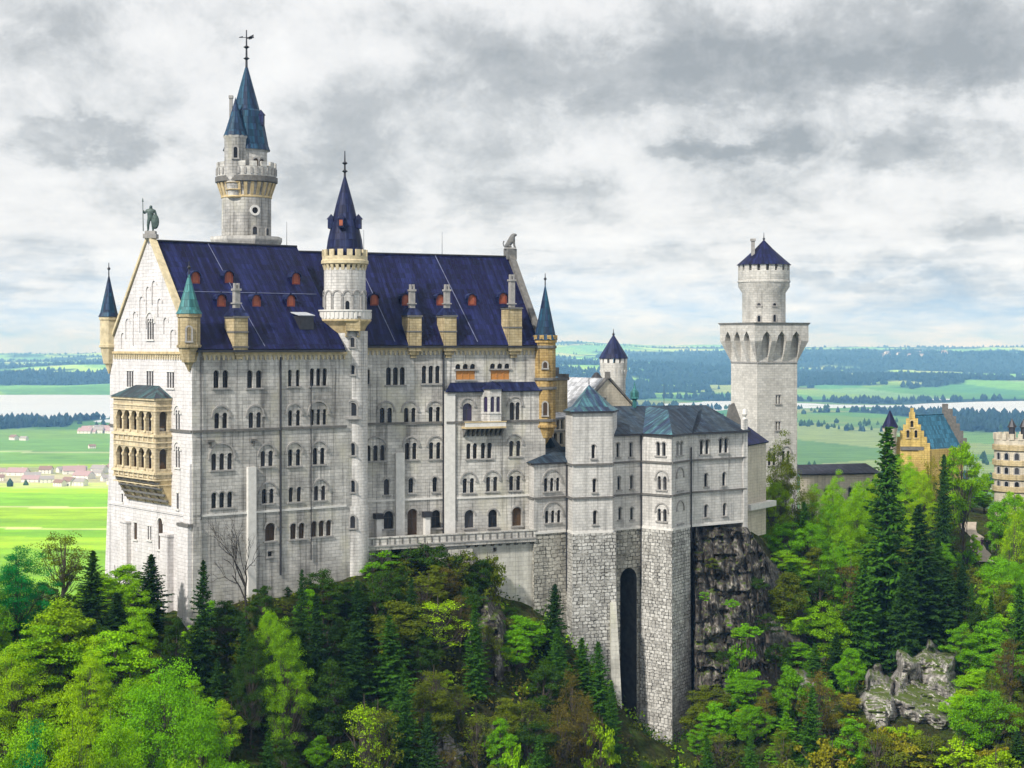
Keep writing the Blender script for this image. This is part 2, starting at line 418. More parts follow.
def mat_slate(name, col, hi, seam=0.55, rough=0.42, patina=None, streak=0.5):
    m, N, b = new_mat(name); tcn = N.n('ShaderNodeTexCoord'); uv = tcn.outputs['UV']; ob = tcn.outputs['Object']
    br = N.n('ShaderNodeTexBrick'); br.offset = 0.5; N.set(br, 'Vector', uv)
    N.set(br, 'Color1', (0.6, 0.6, 0.6, 1)); N.set(br, 'Color2', (1.3, 1.3, 1.3, 1)); N.set(br, 'Mortar', (0.4, 0.4, 0.4, 1))
    N.set(br, 'Scale', 1.0); N.set(br, 'Mortar Size', 0.02); N.set(br, 'Brick Width', seam); N.set(br, 'Row Height', 0.9)
    sep = N.n('ShaderNodeSeparateXYZ'); N.set(sep, 0, uv)
    us = N.math('MULTIPLY', sep.outputs[0], 1.0 / seam)
    cu = N.n('ShaderNodeCombineXYZ'); N.set(cu, 0, sep.outputs[0]); N.set(cu, 1, N.math('MULTIPLY', sep.outputs[1], 0.05))
    st = N.noise(N.mapping(cu.outputs[0], (1.6, 1.6, 1)), 1.0, 5, 0.65)
    nb = N.noise(ob, 0.3, 4, 0.6)
    f = N.math('ADD', N.math('MULTIPLY', N.ramp(st, [(0.44, 0.0), (0.64, 1.0)]), streak), N.math('MULTIPLY', N.ramp(nb, [(0.4, 0.0), (0.75, 1.0)]), 0.35), clamp=True)
    c = N.mix(f, c4(col), c4(hi))
    if patina:
        pn = N.noise(N.mapping(cu.outputs[0], (0.9, 0.9, 1), (5, 3, 0)), 1.0, 4, 0.6)
        c = N.mix(N.ramp(pn, [(0.45, 0.0), (0.62, 1.0)]), c, c4(patina))
    c = N.mix(1.0, c, br.outputs[0], 'MULTIPLY')
    N.set(b, 'Base Color', c); N.set(b, 'Roughness', N.ramp(nb, [(0.3, rough), (0.7, rough + 0.2)])); N.set(b, 'Specular IOR Level', 0.22)
    fr = N.math('FRACT', us); rib = N.math('LESS_THAN', fr, 0.12)
    bp = N.n('ShaderNodeBump'); bp.inputs['Strength'].default_value = 0.7; bp.inputs['Distance'].default_value = 0.05
    N.set(bp, 'Height', N.math('SUBTRACT', rib, N.math('MULTIPLY', br.outputs[1], 0.5))); N.set(b, 'Normal', bp.outputs[0])
    return m

M = {}
M['lime'] = mat_ashlar('limestone', (.68, .655, .61), (.53, .515, .48), (.32, .31, .29), streak=.62, blotch=.5, warm=(.60, .57, .43))
M['white'] = mat_ashlar('sunlit_limestone', (.73, .705, .695), (.65, .625, .61), (.50, .48, .47), streak=.2, blotch=.12)  # same stone as the limestone; the gable's sunlit brightness is put into its colour
M['bower'] = mat_ashlar('bower_limestone', (.70, .68, .645), (.60, .585, .555), (.42, .41, .39), bw=.9, bh=.38, streak=.45)
M['tower'] = mat_ashlar('tower_limestone', (.66, .64, .59), (.52, .505, .465), (.40, .39, .37), bw=.8, bh=.4, streak=.3)
M['gate'] = mat_ashlar('gatehouse_sandstone', (.72, .54, .18), (.62, .45, .14), (.34, .22, .08), streak=.4, blotch=.4)
M['ochre'] = mat_ashlar('ochre_sandstone', (.62, .51, .31), (.50, .40, .22), (.31, .25, .14), bw=.8, bh=.35, streak=.5, blotch=.4)
M['gold'] = mat_ashlar('golden_sandstone', (.56, .40, .17), (.42, .28, .10), (.24, .15, .05), bw=.7, bh=.35, streak=.7, blotch=.6)
M['beige'] = mat_ashlar('beige_plaster', (.66, .60, .48), (.60, .54, .43), (.46, .42, .33), streak=.3)
M['rubble'] = mat_rubble('rough_foundation', (.30, .29, .265), (.68, .67, .63), (.055, .055, .05), sx=1.3, sy=2.0, gap=.08)
M['rubble2'] = mat_rubble('coarse_foundation', (.27, .26, .225), (.58, .56, .49), (.05, .05, .042), sx=1.1, sy=1.8)
M['smooth'] = mat_ashlar('smooth_foundation', (.60, .59, .53), (.55, .54, .48), (.45, .44, .40), bw=1.6, bh=.6, streak=.5, warm=(.5, .52, .3))
M['trim'] = mat_plain('stone_trim', (.28, .27, .255), .85, .25, 2.0, bump=.02)  # dark tone also puts the shadow line of the arch mouldings into the colour
M['trimdark'] = mat_plain('weathered_trim', (.13, .125, .115), .9, .3, 2.0)
M['trimlight'] = mat_plain('pale_trim', (.62, .605, .57), .85, .12, 2.0)
M['ochretrim'] = mat_plain('ochre_trim', (.50, .39, .21), .85, .3, 1.5)
M['frieze'] = mat_plain('frieze_stone', (.52, .44, .28), .85, .25, 1.5)
M['roof'] = mat_slate('indigo_slate', (.0022, .0018, .024), (.013, .018, .085), rough=.5, streak=.85)
M['roof2'] = mat_slate('blue_slate', (.004, .006, .034), (.030, .042, .115), rough=.45, streak=.7)
M['roofpat'] = mat_slate('patinated_roof', (.014, .03, .07), (.05, .075, .14), patina=(.07, .19, .21), seam=.45)
M['loggiaroof'] = mat_slate('loggia_lead_roof', (.018, .022, .035), (.05, .065, .075), patina=(.04, .10, .11), seam=.5)
M['wingroof'] = mat_slate('grey_green_slate', (.010, .018, .036), (.048, .085, .120), rough=.55, streak=.6, patina=(.035, .05, .065))
M['greyslate'] = mat_slate('dark_grey_slate', (.014, .016, .028), (.05, .055, .07), rough=.6)
M['green'] = mat_slate('verdigris_roof', (.03, .13, .13), (.09, .27, .26), patina=(.05, .20, .22), seam=.4)
M['bluecone'] = mat_slate('blue_cone_roof', (.009, .020, .055), (.030, .065, .125), patina=(.016, .075, .125), seam=.4)
M['tealroof'] = mat_slate('teal_roof', (.03, .13, .21), (.06, .2, .3), seam=.5)
M['greyroof'] = mat_slate('grey_roof', (.40, .41, .43), (.52, .53, .55), seam=.5, rough=.6)
M['glass'] = mat_plain('dark_glass', (.008, .009, .012), .5, .3, .8); M['glass'].node_tree.nodes['Principled BSDF'].inputs['Specular IOR Level'].default_value = .15
M['brownglass'] = mat_plain('brown_glass', (.07, .04, .02), .35, .4, .8)
M['orange'] = mat_plain('orange_blind', (.42, .18, .04), .7, .15, .8)
M['purpleglass'] = mat_plain('purple_glass', (.03, .02, .055), .25, .3, .8)
M['bar'] = mat_plain('window_bar', (.05, .042, .035), .6, .2)
M['metal'] = mat_plain('dark_metal', (.03, .03, .035), .5, .3, metal=.3)
M['bronze'] = mat_plain('weathered_bronze', (.055, .085, .075), .55, .45, 3.0, metal=.3, bump=.03)
M['lionstone'] = mat_plain('grey_statue_stone', (.13, .13, .125), .85, .3, 3.0, bump=.04)
M['red'] = mat_plain('red_window_frame', (.16, .03, .015), .6, .2)
M['redglass'] = mat_plain('red_shutter', (.30, .075, .03), .6, .25)
M['seam'] = mat_plain('pale_ridge_strip', (.12, .135, .22), .5, .3)
M['zinc'] = mat_plain('zinc_sheet', (.45, .47, .50), .45, .2)
def vary_glass(m, lo, hi):
    t = m.node_tree; N = NT(t); b = t.nodes['Principled BSDF']; oi = N.n('ShaderNodeObjectInfo'); N.set(b, 'Base Color', N.ramp(oi.outputs['Random'], [(0.0, lo), (0.55, lo), (0.9, hi)])); N.set(b, 'Roughness', N.ramp(oi.outputs['Random'], [(0.0, .12), (.6, .5)])); b.inputs['Specular IOR Level'].default_value = .3
vary_glass(M['glass'], (.006, .007, .010), (.045, .045, .05)); vary_glass(M['brownglass'], (.05, .03, .015), (.12, .07, .035))
WM = dict(glass=M['glass'], brown=M['brownglass'], orange=M['orange'], purple=M['purpleglass'], trim=M['trim'], bar=M['bar'], red=M['redglass'])
WMW = dict(WM, trim=M['trimlight']); WMO = dict(WM, trim=M['ochretrim'])

# ---------------------------------------------------------------- frames of the palace
def frame(O, deg):
    a = math.radians(deg); u = Vector((math.cos(a), math.sin(a))); v = Vector((-math.sin(a), math.cos(a)))
    return lambda s, t=0.0: Vector(O) + u * s + v * t
OW = (XP(192, 200), 200.0)
WF = frame(OW, 38.5); Wd = 22.06; Wl = 21.5
OE = (XP(346, 218.26), 218.26)
EF = frame(OE, 25.6); El = 28.2; Ed = 19.0
ZB = -42.0; ZEW = -.7; ZEE = -.2; ZRW = 12.8; ZRE = 12.35

def corbel_frieze(mb, wall, s0, s1, z, m=0, m2=1, h=.95):
    """band with a row of small arches hanging under it"""
    wall.box(mb, s0, s1, z - .28, z, -.02, .30, m2)
    wall.box(mb, s0, s1, z - .40, z - .281, -.02, .18, m)
    n = max(1, int((s1 - s0) / .62)); st = (s1 - s0) / n
    for k in range(n):
        a = s0 + st * (k + .5)
        wall.box(mb, a - .11, a + .11, z - h, z - .401, -.02, .16, m)
        wall.box(mb, a - .2, a + .2, z - h + .3, z - .402, -.02, .09, m)

palace = thing('palace', (OW[0], OW[1], -30), 'great pale limestone palace with long indigo slate roofs and a white gable', 'castle building', 'castle buildings')
pw = MB()
gableW = Wall(WF(0, Wd), WF(0, 0)); southW = Wall(WF(0, 0), WF(Wl, 0)); northW = Wall(WF(Wl + 6, Wd), WF(0, Wd))
southE = Wall(EF(0, 0), EF(El, 0)); endE = Wall(EF(El, 0), EF(El, Ed)); northE = Wall(EF(El, Ed), EF(-3, Ed))

gspec = [(130, 379, 3, 15, 'R', .44, .2), (150, 379, 3, 15, 'R', .44, .2), (170.5, 380, 3, 15, 'R', .44, .2),
         (177.7, 420, 2, 19, 'A', .40, .22), (177.7, 457, 2, 20, 'A', .40, .22), (177.6, 501, 1, 15, 'R', .5, .2),
         (121.5, 530, 1, 15, 'R', .5, .2), (135.5, 531, 1, 16, 'R', .75, .2, 'brown'), (149.5, 533, 2, 13, 'R', .32, .3),
         (160.5, 534, 1, 30, 'S', 1.1, .2, 'brown'), (150.5, 329, 3, 20, 'A', .42, .2), (122.3, 498, 1, 8, 'R', .4, .2)]
gh = windows(gableW, gspec, palace, WMW, depth=.14)
gableW.sheet(pw, [(-.3, ZB), (Wd, ZB), (Wd, ZEW), (Wd / 2, ZRW + .5), (0, ZEW), (0, -14)], gh, m=1, depth=.14)
# stepped lesenes of the gable: raised bars with little arches
for px, pz, hh in ((126, 322, 16), (133.5, 315, 30), (140, 300, 32), (146.5, 290, 38), (152.5, 284, 20), (158, 302, 14), (164, 321, 12), (171, 333, 14), (121.5, 336, 12)):
    a, Y = gableW.hit(px); z = ZP(pz, Y); h = hh * Y / F
    gableW.box(pw, a - .1, a + .1, z - h, z, -.02, .16, 1)
    arc_strip(pw, gableW, a + .62, z - .1, .5, .68, -.02, .15, 8, 1)
# pilasters and corner buttress
for px0, px1, pt, pb, pr in ((124.5, 131, 522, 620, .6), (166, 173.5, 535, 640, .8)):
    s0, Y = gableW.hit(px0); s1, _ = gableW.hit(px1); gableW.box(pw, s0, s1, ZB, ZP(pt, Y), -.02, pr, 1)
    gableW.box(pw, s0 - .08, s1 + .08, ZP(pt, Y), ZP(pt, Y) + .25, -.02, pr + .1, 1)
gableW.box(pw, Wd - 2.6, Wd - .01, ZB, -21.4, -.02, .55, 1); gableW.box(pw, Wd - 2.6, Wd + .25, -21.4, -21.05, -.02, .7, 2)
gableW.box(pw, Wd - 1.7, Wd - .01, -21.05, -14, -.02, .28, 1)
gableW.box(pw, 0, Wd, -10.35, -10.05, -.02, .2, 2)
gableW.box(pw, -.3, Wd, -20.3, -20.05, -.02, .13, 1)
# battered north flank
nb0, nb1 = WF(0, Wd), WF(Wl + 6, Wd); nv = (WF(0, 1) - WF(0, 0))
pw.face([(*(nb0 + nv * 2.6), ZB), (*(nb1 + nv * 2.6), ZB), (*nb1, -12), (*nb0, -12)], 1)
pw.face([(*nb0, -12), (*nb1, -12), (*nb1, ZEW), (*nb0, ZEW)], 1)
pw.face([(*(nb0 + nv * 2.6), ZB), (*nb0, -12), (*(nb0 - nv * .4), ZB)], 1)

wspec = [(221, 379, 2, 17, 'N', .70, .50), (254.5, 379, 2, 17, 'N', .70, .50), (294, 378, 2, 16, 'N', .5, .62), (318.5, 377, 3, 17, 'N', .58, .30),
         (221, 420.5, 2, 15, 'A', .62, .42), (255, 420, 2, 15, 'A', .62, .42), (294.3, 418, 2, 15, 'A', .55, .55), (318.5, 417, 3, 15, 'A', .5, .38),
         (222, 461.5, 3, 16, 'A', .62, .42), (267, 458.5, 2, 15, 'A', .62, .42), (294.4, 457.5, 2, 16, 'A', .6, .5), (319, 456, 2, 16, 'A', .62, .4),
         (222, 500, 3, 15, '', .62, .42), (268, 496, 2, 14, 'A', .6, .4), (295, 494.5, 2, 14, '', .55, .6), (320, 493, 2, 14, 'A', .6, .4),
         (270.3, 532, 1, 17, 'S', 1.25, .3, 'brown'), (297.5, 531, 2, 15, '', .75, .42, 'brown'), (321.5, 528.5, 3, 15, '', .7, .32, 'brown'), (270, 554, 1, 5, 'R', .55, .2)]
sh = windows(southW, wspec, palace, WM)
southW.sheet(pw, [(0, ZB), (Wl + 1, ZB), (Wl + 1, ZEW), (0, ZEW)], sh, m=0)
southW.box(pw, 0, Wl, -10.35, -10.05, -.02, .2, 2)
southW.box(pw, 0, Wl, -20.3, -20.05, -.02, .12, 3)
for px0, px1, pt, pr in ((246.5, 254.5, 467, .45),):
    s0, Y = southW.hit(px0); s1, _ = southW.hit(px1); southW.box(pw, s0, s1, ZB, ZP(pt, Y), -.02, pr, 3)
for px0, px1 in ((192, 200.5),):
    s0, Y = southW.hit(px0); s1, _ = southW.hit(px1); southW.box(pw, s0 + .01, s1, ZB, ZP(527, Y), -.02, .25, 0); southW.box(pw, s0 + .01, s1, ZP(527, Y), ZP(440, Y), -.02, .12, 0)
for px, py in ((210, 441), (253, 440)):        # small iron-grey corbel blocks
    a, z = southW.sz(px, py); southW.box(pw, a - .45, a + .45, z - .15, z + .15, -.02, .3, 2); southW.box(pw, a - .15, a + .15, z - .7, z - .151, -.02, .2, 2)
# east block: upper wall set back, lower part with a risalit from px 443 on
espec = [(368, 377, 1, 14, '', .4, .2), (395.5, 376, 3, 17, 'N', .62, .30), (431, 374.5, 3, 17, 'N', .62, .30),
         (386, 415.5, 2, 15, 'A', .6, .42), (410, 415.5, 2, 15, 'A', .58, .42), (434.6, 414.5, 2, 15, 'A', .58, .42),
         (375.5, 453, 3, 15, 'A', .55, .4), (411, 451, 2, 16, 'A', .58, .42), (435, 450.5, 2, 16, 'A', .58, .42),
         (386.6, 487, 1, 15, 'S', .7, .3), (411, 485.5, 1, 14, 'S', .62, .3), (435, 484.5, 1, 14, 'S', .62, .3),
         (388.7, 520, 1, 17, 'S', 1.25, .3), (412.5, 522, 1, 25, 'S', 1.3, .3, 'brown'), (436, 519, 1, 17, 'S', 1.25, .3)]
espec_up = [(465.5, 366.5, 3, 5, 'N', .72, .30), (500, 366, 3, 5, 'N', .72, .30)]
sR, _ = southE.hit(443.5)
eh = windows(southE, espec, palace, WM) + windows(southE, espec_up, palace, WM)
orh = []
for px in (465.5, 500):                      # orange blinds fill the lower part of the two triple openings
    a, Y = southE.hit(px); z0, z1 = ZP(379.5, Y), ZP(368.8, Y)
    lp = [(a - 1.38, z0), (a + 1.38, z0), (a + 1.38, z1), (a - 1.38, z1)]; orh.append(lp)
    fr = MB(); southE.box(fr, a - 1.6, a + 1.6, z0 - .2, z0, -.02, .16)
    f = fr.build('window', M['trim'], palace)
    pn = MB(); southE.box(pn, a - 1.37, a + 1.37, z0, z1, -.3, -.1, 0)
    for k in (-1, 1): southE.box(pn, a + k * .5 - .07, a + k * .5 + .07, z0, z1, -.099, -.03, 0)
    pn.build('blind', M['orange'], f)
southE.sheet(pw, [(-2, ZB), (El, ZB), (El, ZEE), (-2, ZEE)], eh + orh, m=0)
risal = Wall(EF(sR, -.9), EF(El, -.9))
rspec = [(467.5, 412, 1, 17, 'A', 1.3, .2, 'purple'), (515, 411, 2, 17, 'A', .62, .2),
         (472, 451, 2, 15, 'N', .6, .3), (486.5, 450.5, 2, 15, 'N', .6, .3), (515, 448.5, 2, 15, 'A', .6, .42),
         (468.6, 485.5, 2, 14, 'A', .6, .4), (492, 484, 2, 14, 'A', .6, .4), (515, 483, 2, 14, 'A', .6, .42),
         (469.4, 519, 1, 17, 'S', 1.25, .3), (493, 518.5, 1, 17, 'S', 1.25, .3), (517, 516.5, 1, 18, 'S', 1.3, .3, 'brown')]
rh = windows(risal, rspec, palace, WM)
a0, Y0 = risal.hit(450); zRT = ZP(391.5, Y0)
risal.sheet(pw, [(0, ZB), (risal.L, ZB), (risal.L, zRT), (0, zRT)], rh, m=0)
Wall(EF(sR, 0), EF(sR, -.9)).sheet(pw, [(0, ZB), (.9, ZB), (.9, zRT), (0, zRT)], m=0)
for wl, s0, s1 in ((southE, 0, sR - .01), (risal, 0, risal.L)):
    wl.box(pw, s0, s1, -10.35, -10.05, -.02, .2, 2); wl.box(pw, s0, s1, -20.3, -20.05, -.02, .12, 3)
s0, Y = southE.hit(395); s1, _ = southE.hit(403.5); southE.box(pw, s0, s1, ZB, ZP(453, Y), -.02, .4, 3)
s0, Y = risal.hit(444.5); s1, _ = risal.hit(455); risal.box(pw, s0, s1, ZB, ZP(394, Y), -.02, .13, 3)
endE.sheet(pw, [(0, ZB), (Ed, ZB), (Ed, ZEE), (Ed / 2, ZRE + .9), (0, ZEE)], m=0)
northE.sheet(pw, [(0, ZB), (northE.L, ZB), (northE.L, ZEE), (0, ZEE)], m=0)
pw.build('wall', [M['lime'], M['white'], M['trimdark'], M['trimlight']], palace)

fr = MB()
corbel_frieze(fr, gableW, 1.2, Wd - 1.2, ZEW - .1); corbel_frieze(fr, southW, 1.3, Wl, ZEW - .15); corbel_frieze(fr, southE, .2, El - 1.2, ZEE - .15)
fr.build('eaves_frieze', [M['frieze'], M['ochretrim']], palace)

# roofs
rf = MB()
def roof_plane(fr_, s0, s1, t0, t1, z0, z1, mb=rf, th=.25, m=0):
    mb.slab([(*fr_(s0, t0), z0), (*fr_(s1, t0), z0), (*fr_(s1, t1), z1), (*fr_(s0, t1), z1)], th, m)
slW = (ZRW - ZEW) / (Wd / 2)
roof_plane(WF, .55, Wl - .5, -.65, Wd / 2, ZEW + .32 - .65 * 0 - .1, ZRW)
roof_plane(WF, .55, Wl - .5, Wd + .65, Wd / 2 + .001, ZEW + .22, ZRW)
roof_plane(EF, -9, El - .75, -.65, Ed / 2, ZEE + .22, ZRE)
roof_plane(EF, -9, El - .75, Ed + .65, Ed / 2 + .001, ZEE + .22, ZRE)
# eave gutter, ridge and verge strips
for fr_, s0, s1, z in ((WF, .3, Wl - .5, ZEW + .12), (EF, -1, El - .8, ZEE + .12)):
    A, B = fr_(s0, -.7), fr_(s1, -.7); Wg = Wall(A, B); Wg.box(rf, 0, Wg.L, z - .28, z, -.1, .16, 1)
for fr_, s0, s1, h, d, z, ze in ((WF, .55, Wl - .5, .14, Wd, ZRW, ZEW), (EF, -6, El - .8, .14, Ed, ZRE, ZEE)):
    rf.tube([(*fr_(s0, d / 2), z + .05), (*fr_(s1, d / 2), z + .05)], [.16, .16], 6, 1)
verge = MB()
for t0 in (-.3, Wd + .3):     # white gable coping
    b0, b1 = WF(-.25, t0), WF(.6, t0); a0_, a1_ = WF(-.25, Wd / 2), WF(.6, Wd / 2)
    lo, hi = ZEW + .1, ZRW + .55
    up = .55
    verge.hexa([(*b0, lo), (*b1, lo), (*a1_, hi), (*a0_, hi), (*b0, lo + up), (*b1, lo + up), (*a1_, hi + up), (*a0_, hi + up)], 0)
verge.build('gable_coping', M['frieze'], palace)
# lightning strips running down the roofs
def on_roof(fr_, s, f, d, ze, zr, lift=.05):
    t = -.65 + (d / 2 + .65) * f; return Vector((*fr_(s, t), ze + .22 + (zr - ze - .22) * f + lift))
for s0, f0, s1, f1 in ((8.0, 1, 8.8, .45), (8.8, .45, 9.6, .02)):
    rf.tube([on_roof(WF, s0, f0, Wd, ZEW, ZRW), on_roof(WF, s1, f1, Wd, ZEW, ZRW)], [.05, .05], 4, 2)
rf.tube([on_roof(WF, .8, .52, Wd, ZEW, ZRW), on_roof(WF, Wl - 1, .52, Wd, ZEW, ZRW)], [.05, .05], 4, 2)
for s0 in (5.2, 17.0): rf.tube([on_roof(EF, s0 - .6, 1, Ed, ZEE, ZRE), on_roof(EF, s0 + 1.4, .03, Ed, ZEE, ZRE)], [.06, .06], 4, 2)
rf.build('roof', [M['roof'], M['metal'], M['seam']], palace)

# east parapet gable
eg = MB()
for t0, sg in ((-.3, 1), (Ed + .3, -1)):
    b0, b1 = EF(El - .75, t0), EF(El + .1, t0); a0_, a1_ = EF(El - .75, Ed / 2), EF(El + .1, Ed / 2); lo, hi = ZEE - .3, ZRE - .2
    eg.hexa([(*b0, lo), (*b1, lo), (*a1_, hi), (*a0_, hi), (*b0, lo + 1.5), (*b1, lo + 1.5), (*a1_, hi + 1.3), (*a0_, hi + 1.3)], 0)
eg.box((*EF(El - .3, Ed / 2), ZRE + .4), (*(EF(.7, 0) - EF(0, 0)), 0), (*(EF(0, .7) - EF(0, 0)), 0), (0, 0, .75), 1)
eg.build('parapet_gable', [M['trimdark'], M['lionstone']], palace)

# drain pipes
dp = MB()
for wl, px, y0, y1, r in ((southW, 280, 357, 575, .13), (southW, 310.5, 380, 560, .06), (southE, 443, 351, 545, .13), (risal, 455.5, 395, 520, .05), (southW, 200.5, 357, 520, .05)):
    dp = MB(); a, Y = wl.hit(px); dp.tube([wl.P(a, ZP(y0, Y), .15), wl.P(a, ZP(y1, Y), .15)], [r, r], 6); dp.build('drainpipe', M['metal'], palace)

# dormers on the roof planes
def roof_hit(px, py, fr_, d, ze, zr):
    p0 = on_roof(fr_, 0, 0, d, ze, zr, 0); p1 = on_roof(fr_, 5, 0, d, ze, zr, 0); p2 = on_roof(fr_, 0, 1, d, ze, zr, 0)
    n = (p1 - p0).cross(p2 - p0); ray = PX(px, py, 1.0); return ray * (p0.dot(n) / ray.dot(n))
def dormer(px, py, fr_, d, ze, zr, w=1.2, h=1.55):
    c = roof_hit(px, py, fr_, d, ze, zr); u = fr_(1, 0) - fr_(0, 0); v = fr_(0, 1) - fr_(0, 0)
    U = Vector((*u, 0)); V = Vector((*v, 0)); Z = Vector((0, 0, 1))
    fc = c - V * .45 - Z * (h * .5)
    b = MB()
    def q(a, p, z): return fc + U * a + V * p + Z * z
    b.hexa([q(-w / 2, 0, 0), q(w / 2, 0, 0), q(w / 2, 2.4, 0), q(-w / 2, 2.4, 0), q(-w / 2, 0, h * .72), q(w / 2, 0, h * .72), q(w / 2, 2.4, h * .72), q(-w / 2, 2.4, h * .72)], 0)
    pts = []
    for k in range(7):
        a = math.pi * k / 6; pts.append((math.cos(a) * (w / 2 + .14), h * .70 + math.sin(a) * .72))
    for k in range(6):
        (x0, z0), (x1, z1) = pts[k], pts[k + 1]
        b.face([q(x0, -.22, z0), q(x1, -.22, z1), q(x1, 2.8, z1), q(x0, 2.8, z0)], 0)
        b.face([q(x0, -.22, z0), q(x1, -.22, z1), q(x1 * .86, -.22, h * .7 + (z1 - h * .7) * .8), q(x0 * .86, -.22, h * .7 + (z0 - h * .7) * .8)], 0)
    b.tube([q(0, 0, h * .7 + .7), q(0, 0, h * .7 + 1.05)], [.16, .02], 5, 0)
    o = b.build('dormer', [M['roof2']], palace)
    fb = MB(); Wl_ = Wall((q(-w / 2, 0, 0).x, q(-w / 2, 0, 0).y), (q(w / 2, 0, 0).x, q(w / 2, 0, 0).y)); z0 = fc.z
    lp = arch_loop(w / 2, z0 + .35, .66, h * .78)
    Wl_.sheet(fb, [(.02, z0 + .02), (w - .02, z0 + .02), (w - .02, z0 + h * .72)] + [(w / 2 + math.cos(math.pi * k / 6) * (w / 2 - .02), z0 + h * .72 + .55 * math.sin(math.pi * k / 6)) for k in range(1, 6)] + [(.02, z0 + h * .72)], [lp], p=.05, depth=.2)
    fb.build('dormer_front', M['red'], o)
    pn = MB(); pn.face([Wl_.P(x, z, .015) for x, z in lp]); pn.build('pane', M['redglass'], o)
for px, py in ((193.6, 279), (227, 278.5), (294, 280), (219.5, 302), (254.5, 302), (289, 302)): dormer(px, py, WF, Wd, ZEW, ZRW)
for px, py in ((373, 301), (404.5, 301), (439, 301), (470.7, 301), (501.7, 299.5)): dormer(px, py, EF, Ed, ZEE, ZRE)
# flat skylight dormer
c = roof_hit(303, 322, WF, Wd, ZEW, ZRW); U = Vector((*(WF(1, 0) - WF(0, 0)), 0)); V = Vector((*(WF(0, 1) - WF(0, 0)), 0)); Z = Vector((0, 0, 1))
b = MB(); b.box(c + V * .9 - Z * .1, U * 1.0, V * 1.8, Z * .85, 0); b.build('roof_hatch', M['metal'], palace)
b = MB(); b.slab([c + U * -1.15 - V * 1.0 + Z * .85, c + U * 1.15 - V * 1.0 + Z * .85, c + U * 1.15 + V * 2.6 + Z * 1.55, c - U * 1.15 + V * 2.6 + Z * 1.55], .1); b.build('hatch_cover', M['zinc'], palace)

# stone bays with chimneys on the eaves
def chimney_bay(px, wl, ze, ytop, w=2.0, body_top=318, py_c=286):
    a, Y = wl.hit(px); b = MB(); z0 = ZP(346, Y); z1 = ZP(body_top, Y)
    wl.box(b, a - w / 2, a + w / 2, z0, z1, -1.6, .75, 0)
    wl.box(b, a - w / 2 - .12, a + w / 2 + .12, z1, z1 + .22, -1.6, .9, 1)
    wl.box(b, a - w / 2 - .1, a + w / 2 + .1, z0 - .2, z0, -.02, .85, 1)
    for k in range(3):
        h = .45; f0 = 1 - .28 * k; wl.box(b, a - w / 2 * f0, a + w / 2 * f0, z0 - .2 - h * (k + 1), z0 - .2 - h * k - .001, -.02, .75 * f0 - .02, 0)
    zm = (z0 + z1) / 2
    wl.box(b, a - w / 2 - .06, a + w / 2 + .06, zm - .1, zm + .1, -1.0, .82, 1)
    o = b.build('eaves_bay', [M['ochre'], M['trimdark']], palace)
    r = MB(); zr = z1 + .22; zt = ZP(308, Y)
    cc = wl.P(a, 0, -.4)
    prof = [(w * .62, zr), (w * .50, zr + (zt - zr) * .45), (w * .30, zt)]
    for k in range(2):
        (r0, q0), (r1, q1) = prof[k], prof[k + 1]
        P4 = lambda rr, zz: [wl.P(a - rr, zz, -.4 + rr * .95), wl.P(a + rr, zz, -.4 + rr * .95), wl.P(a + rr, zz, -.4 - rr * .95), wl.P(a - rr, zz, -.4 - rr * .95)]
        A4, B4 = P4(r0, q0), P4(r1, q1)
        for j in range(4): r.face([A4[j], A4[(j + 1) % 4], B4[(j + 1) % 4], B4[j]])
    r.build('bay_roof', M['roof2'], o)
    ch = MB(); zc = ZP(py_c, Y)
    wl.box(ch, a - .34, a + .34, zt - .5, zc - .4, -.74, -.06, 0); wl.box(ch, a - .46, a + .46, zc - .55, zc - .3, -.86, .06, 0)
    for k in (-1, 1): wl.box(ch, a + k * .22 - .11, a + k * .22 + .11, zc - .3, zc + .35, -.6, -.2, 0)
    wl.box(ch, a - .5, a + .5, zt + .5, zt + .66, -.9, .1, 0)
    ch.build('chimney', M['trim'], o)
chimney_bay(238, southW, ZEW, 317, 1.85)
for px, w in ((413, 1.8), (448, 1.8), (513, 1.95)): chimney_bay(px, southE, ZEE, 317, w, 317 if px < 500 else 309, 287 if px < 500 else 277)

# corner turrets
def turret(name, c, r, z_body, z_cone, z_tip, z_corb, mat, roofmat, seg=8, slit=True, off=0.2, crown=False, mats2=None, band=()):
    b = MB(); b.lathe(c, [(.05, z_corb), (r * .45, z_corb + (z_body - z_corb) * .35), (r * .62, z_corb + (z_body - z_corb) * .36), (r * .95, z_body - .35), (r * 1.12, z_body - .3), (r * 1.12, z_body), (r, z_body + .05), (r, z_cone - .4), (r * 1.12, z_cone - .35), (r * 1.12, z_cone), (0, z_cone + .01)], seg, 0, off)
    for z in band: b.lathe(c, [(r, z - .2), (r * 1.1, z - .15), (r * 1.1, z + .15), (r, z + .2)], seg, 1, off)
    if crown: b.ring_blocks(c, r * .9, r * 1.16, 10, .55, z_cone, z_cone + .65, 0)
    o = b.build(name, mats2 or [mat, M['trimdark']], palace)
    k = MB(); k.lathe(c, [(r * 1.2, z_cone + .02), (r * .98, z_cone + (z_tip - z_cone) * .10), (r * .48, z_cone + (z_tip - z_cone) * .55), (0, z_tip)], seg, 0, off)
    k.build('cone_roof', roofmat, o)
    f = MB(); f.tube([(c[0], c[1], z_tip - .3), (c[0], c[1], z_tip + 1.3)], [.09, .05], 5); f.tube([(c[0], c[1], z_tip + .3), (c[0], c[1], z_tip + .55), (c[0], c[1], z_tip + .8)], [.05, .22, .05], 6)
    f.build('finial', M['metal'], o)
    return o
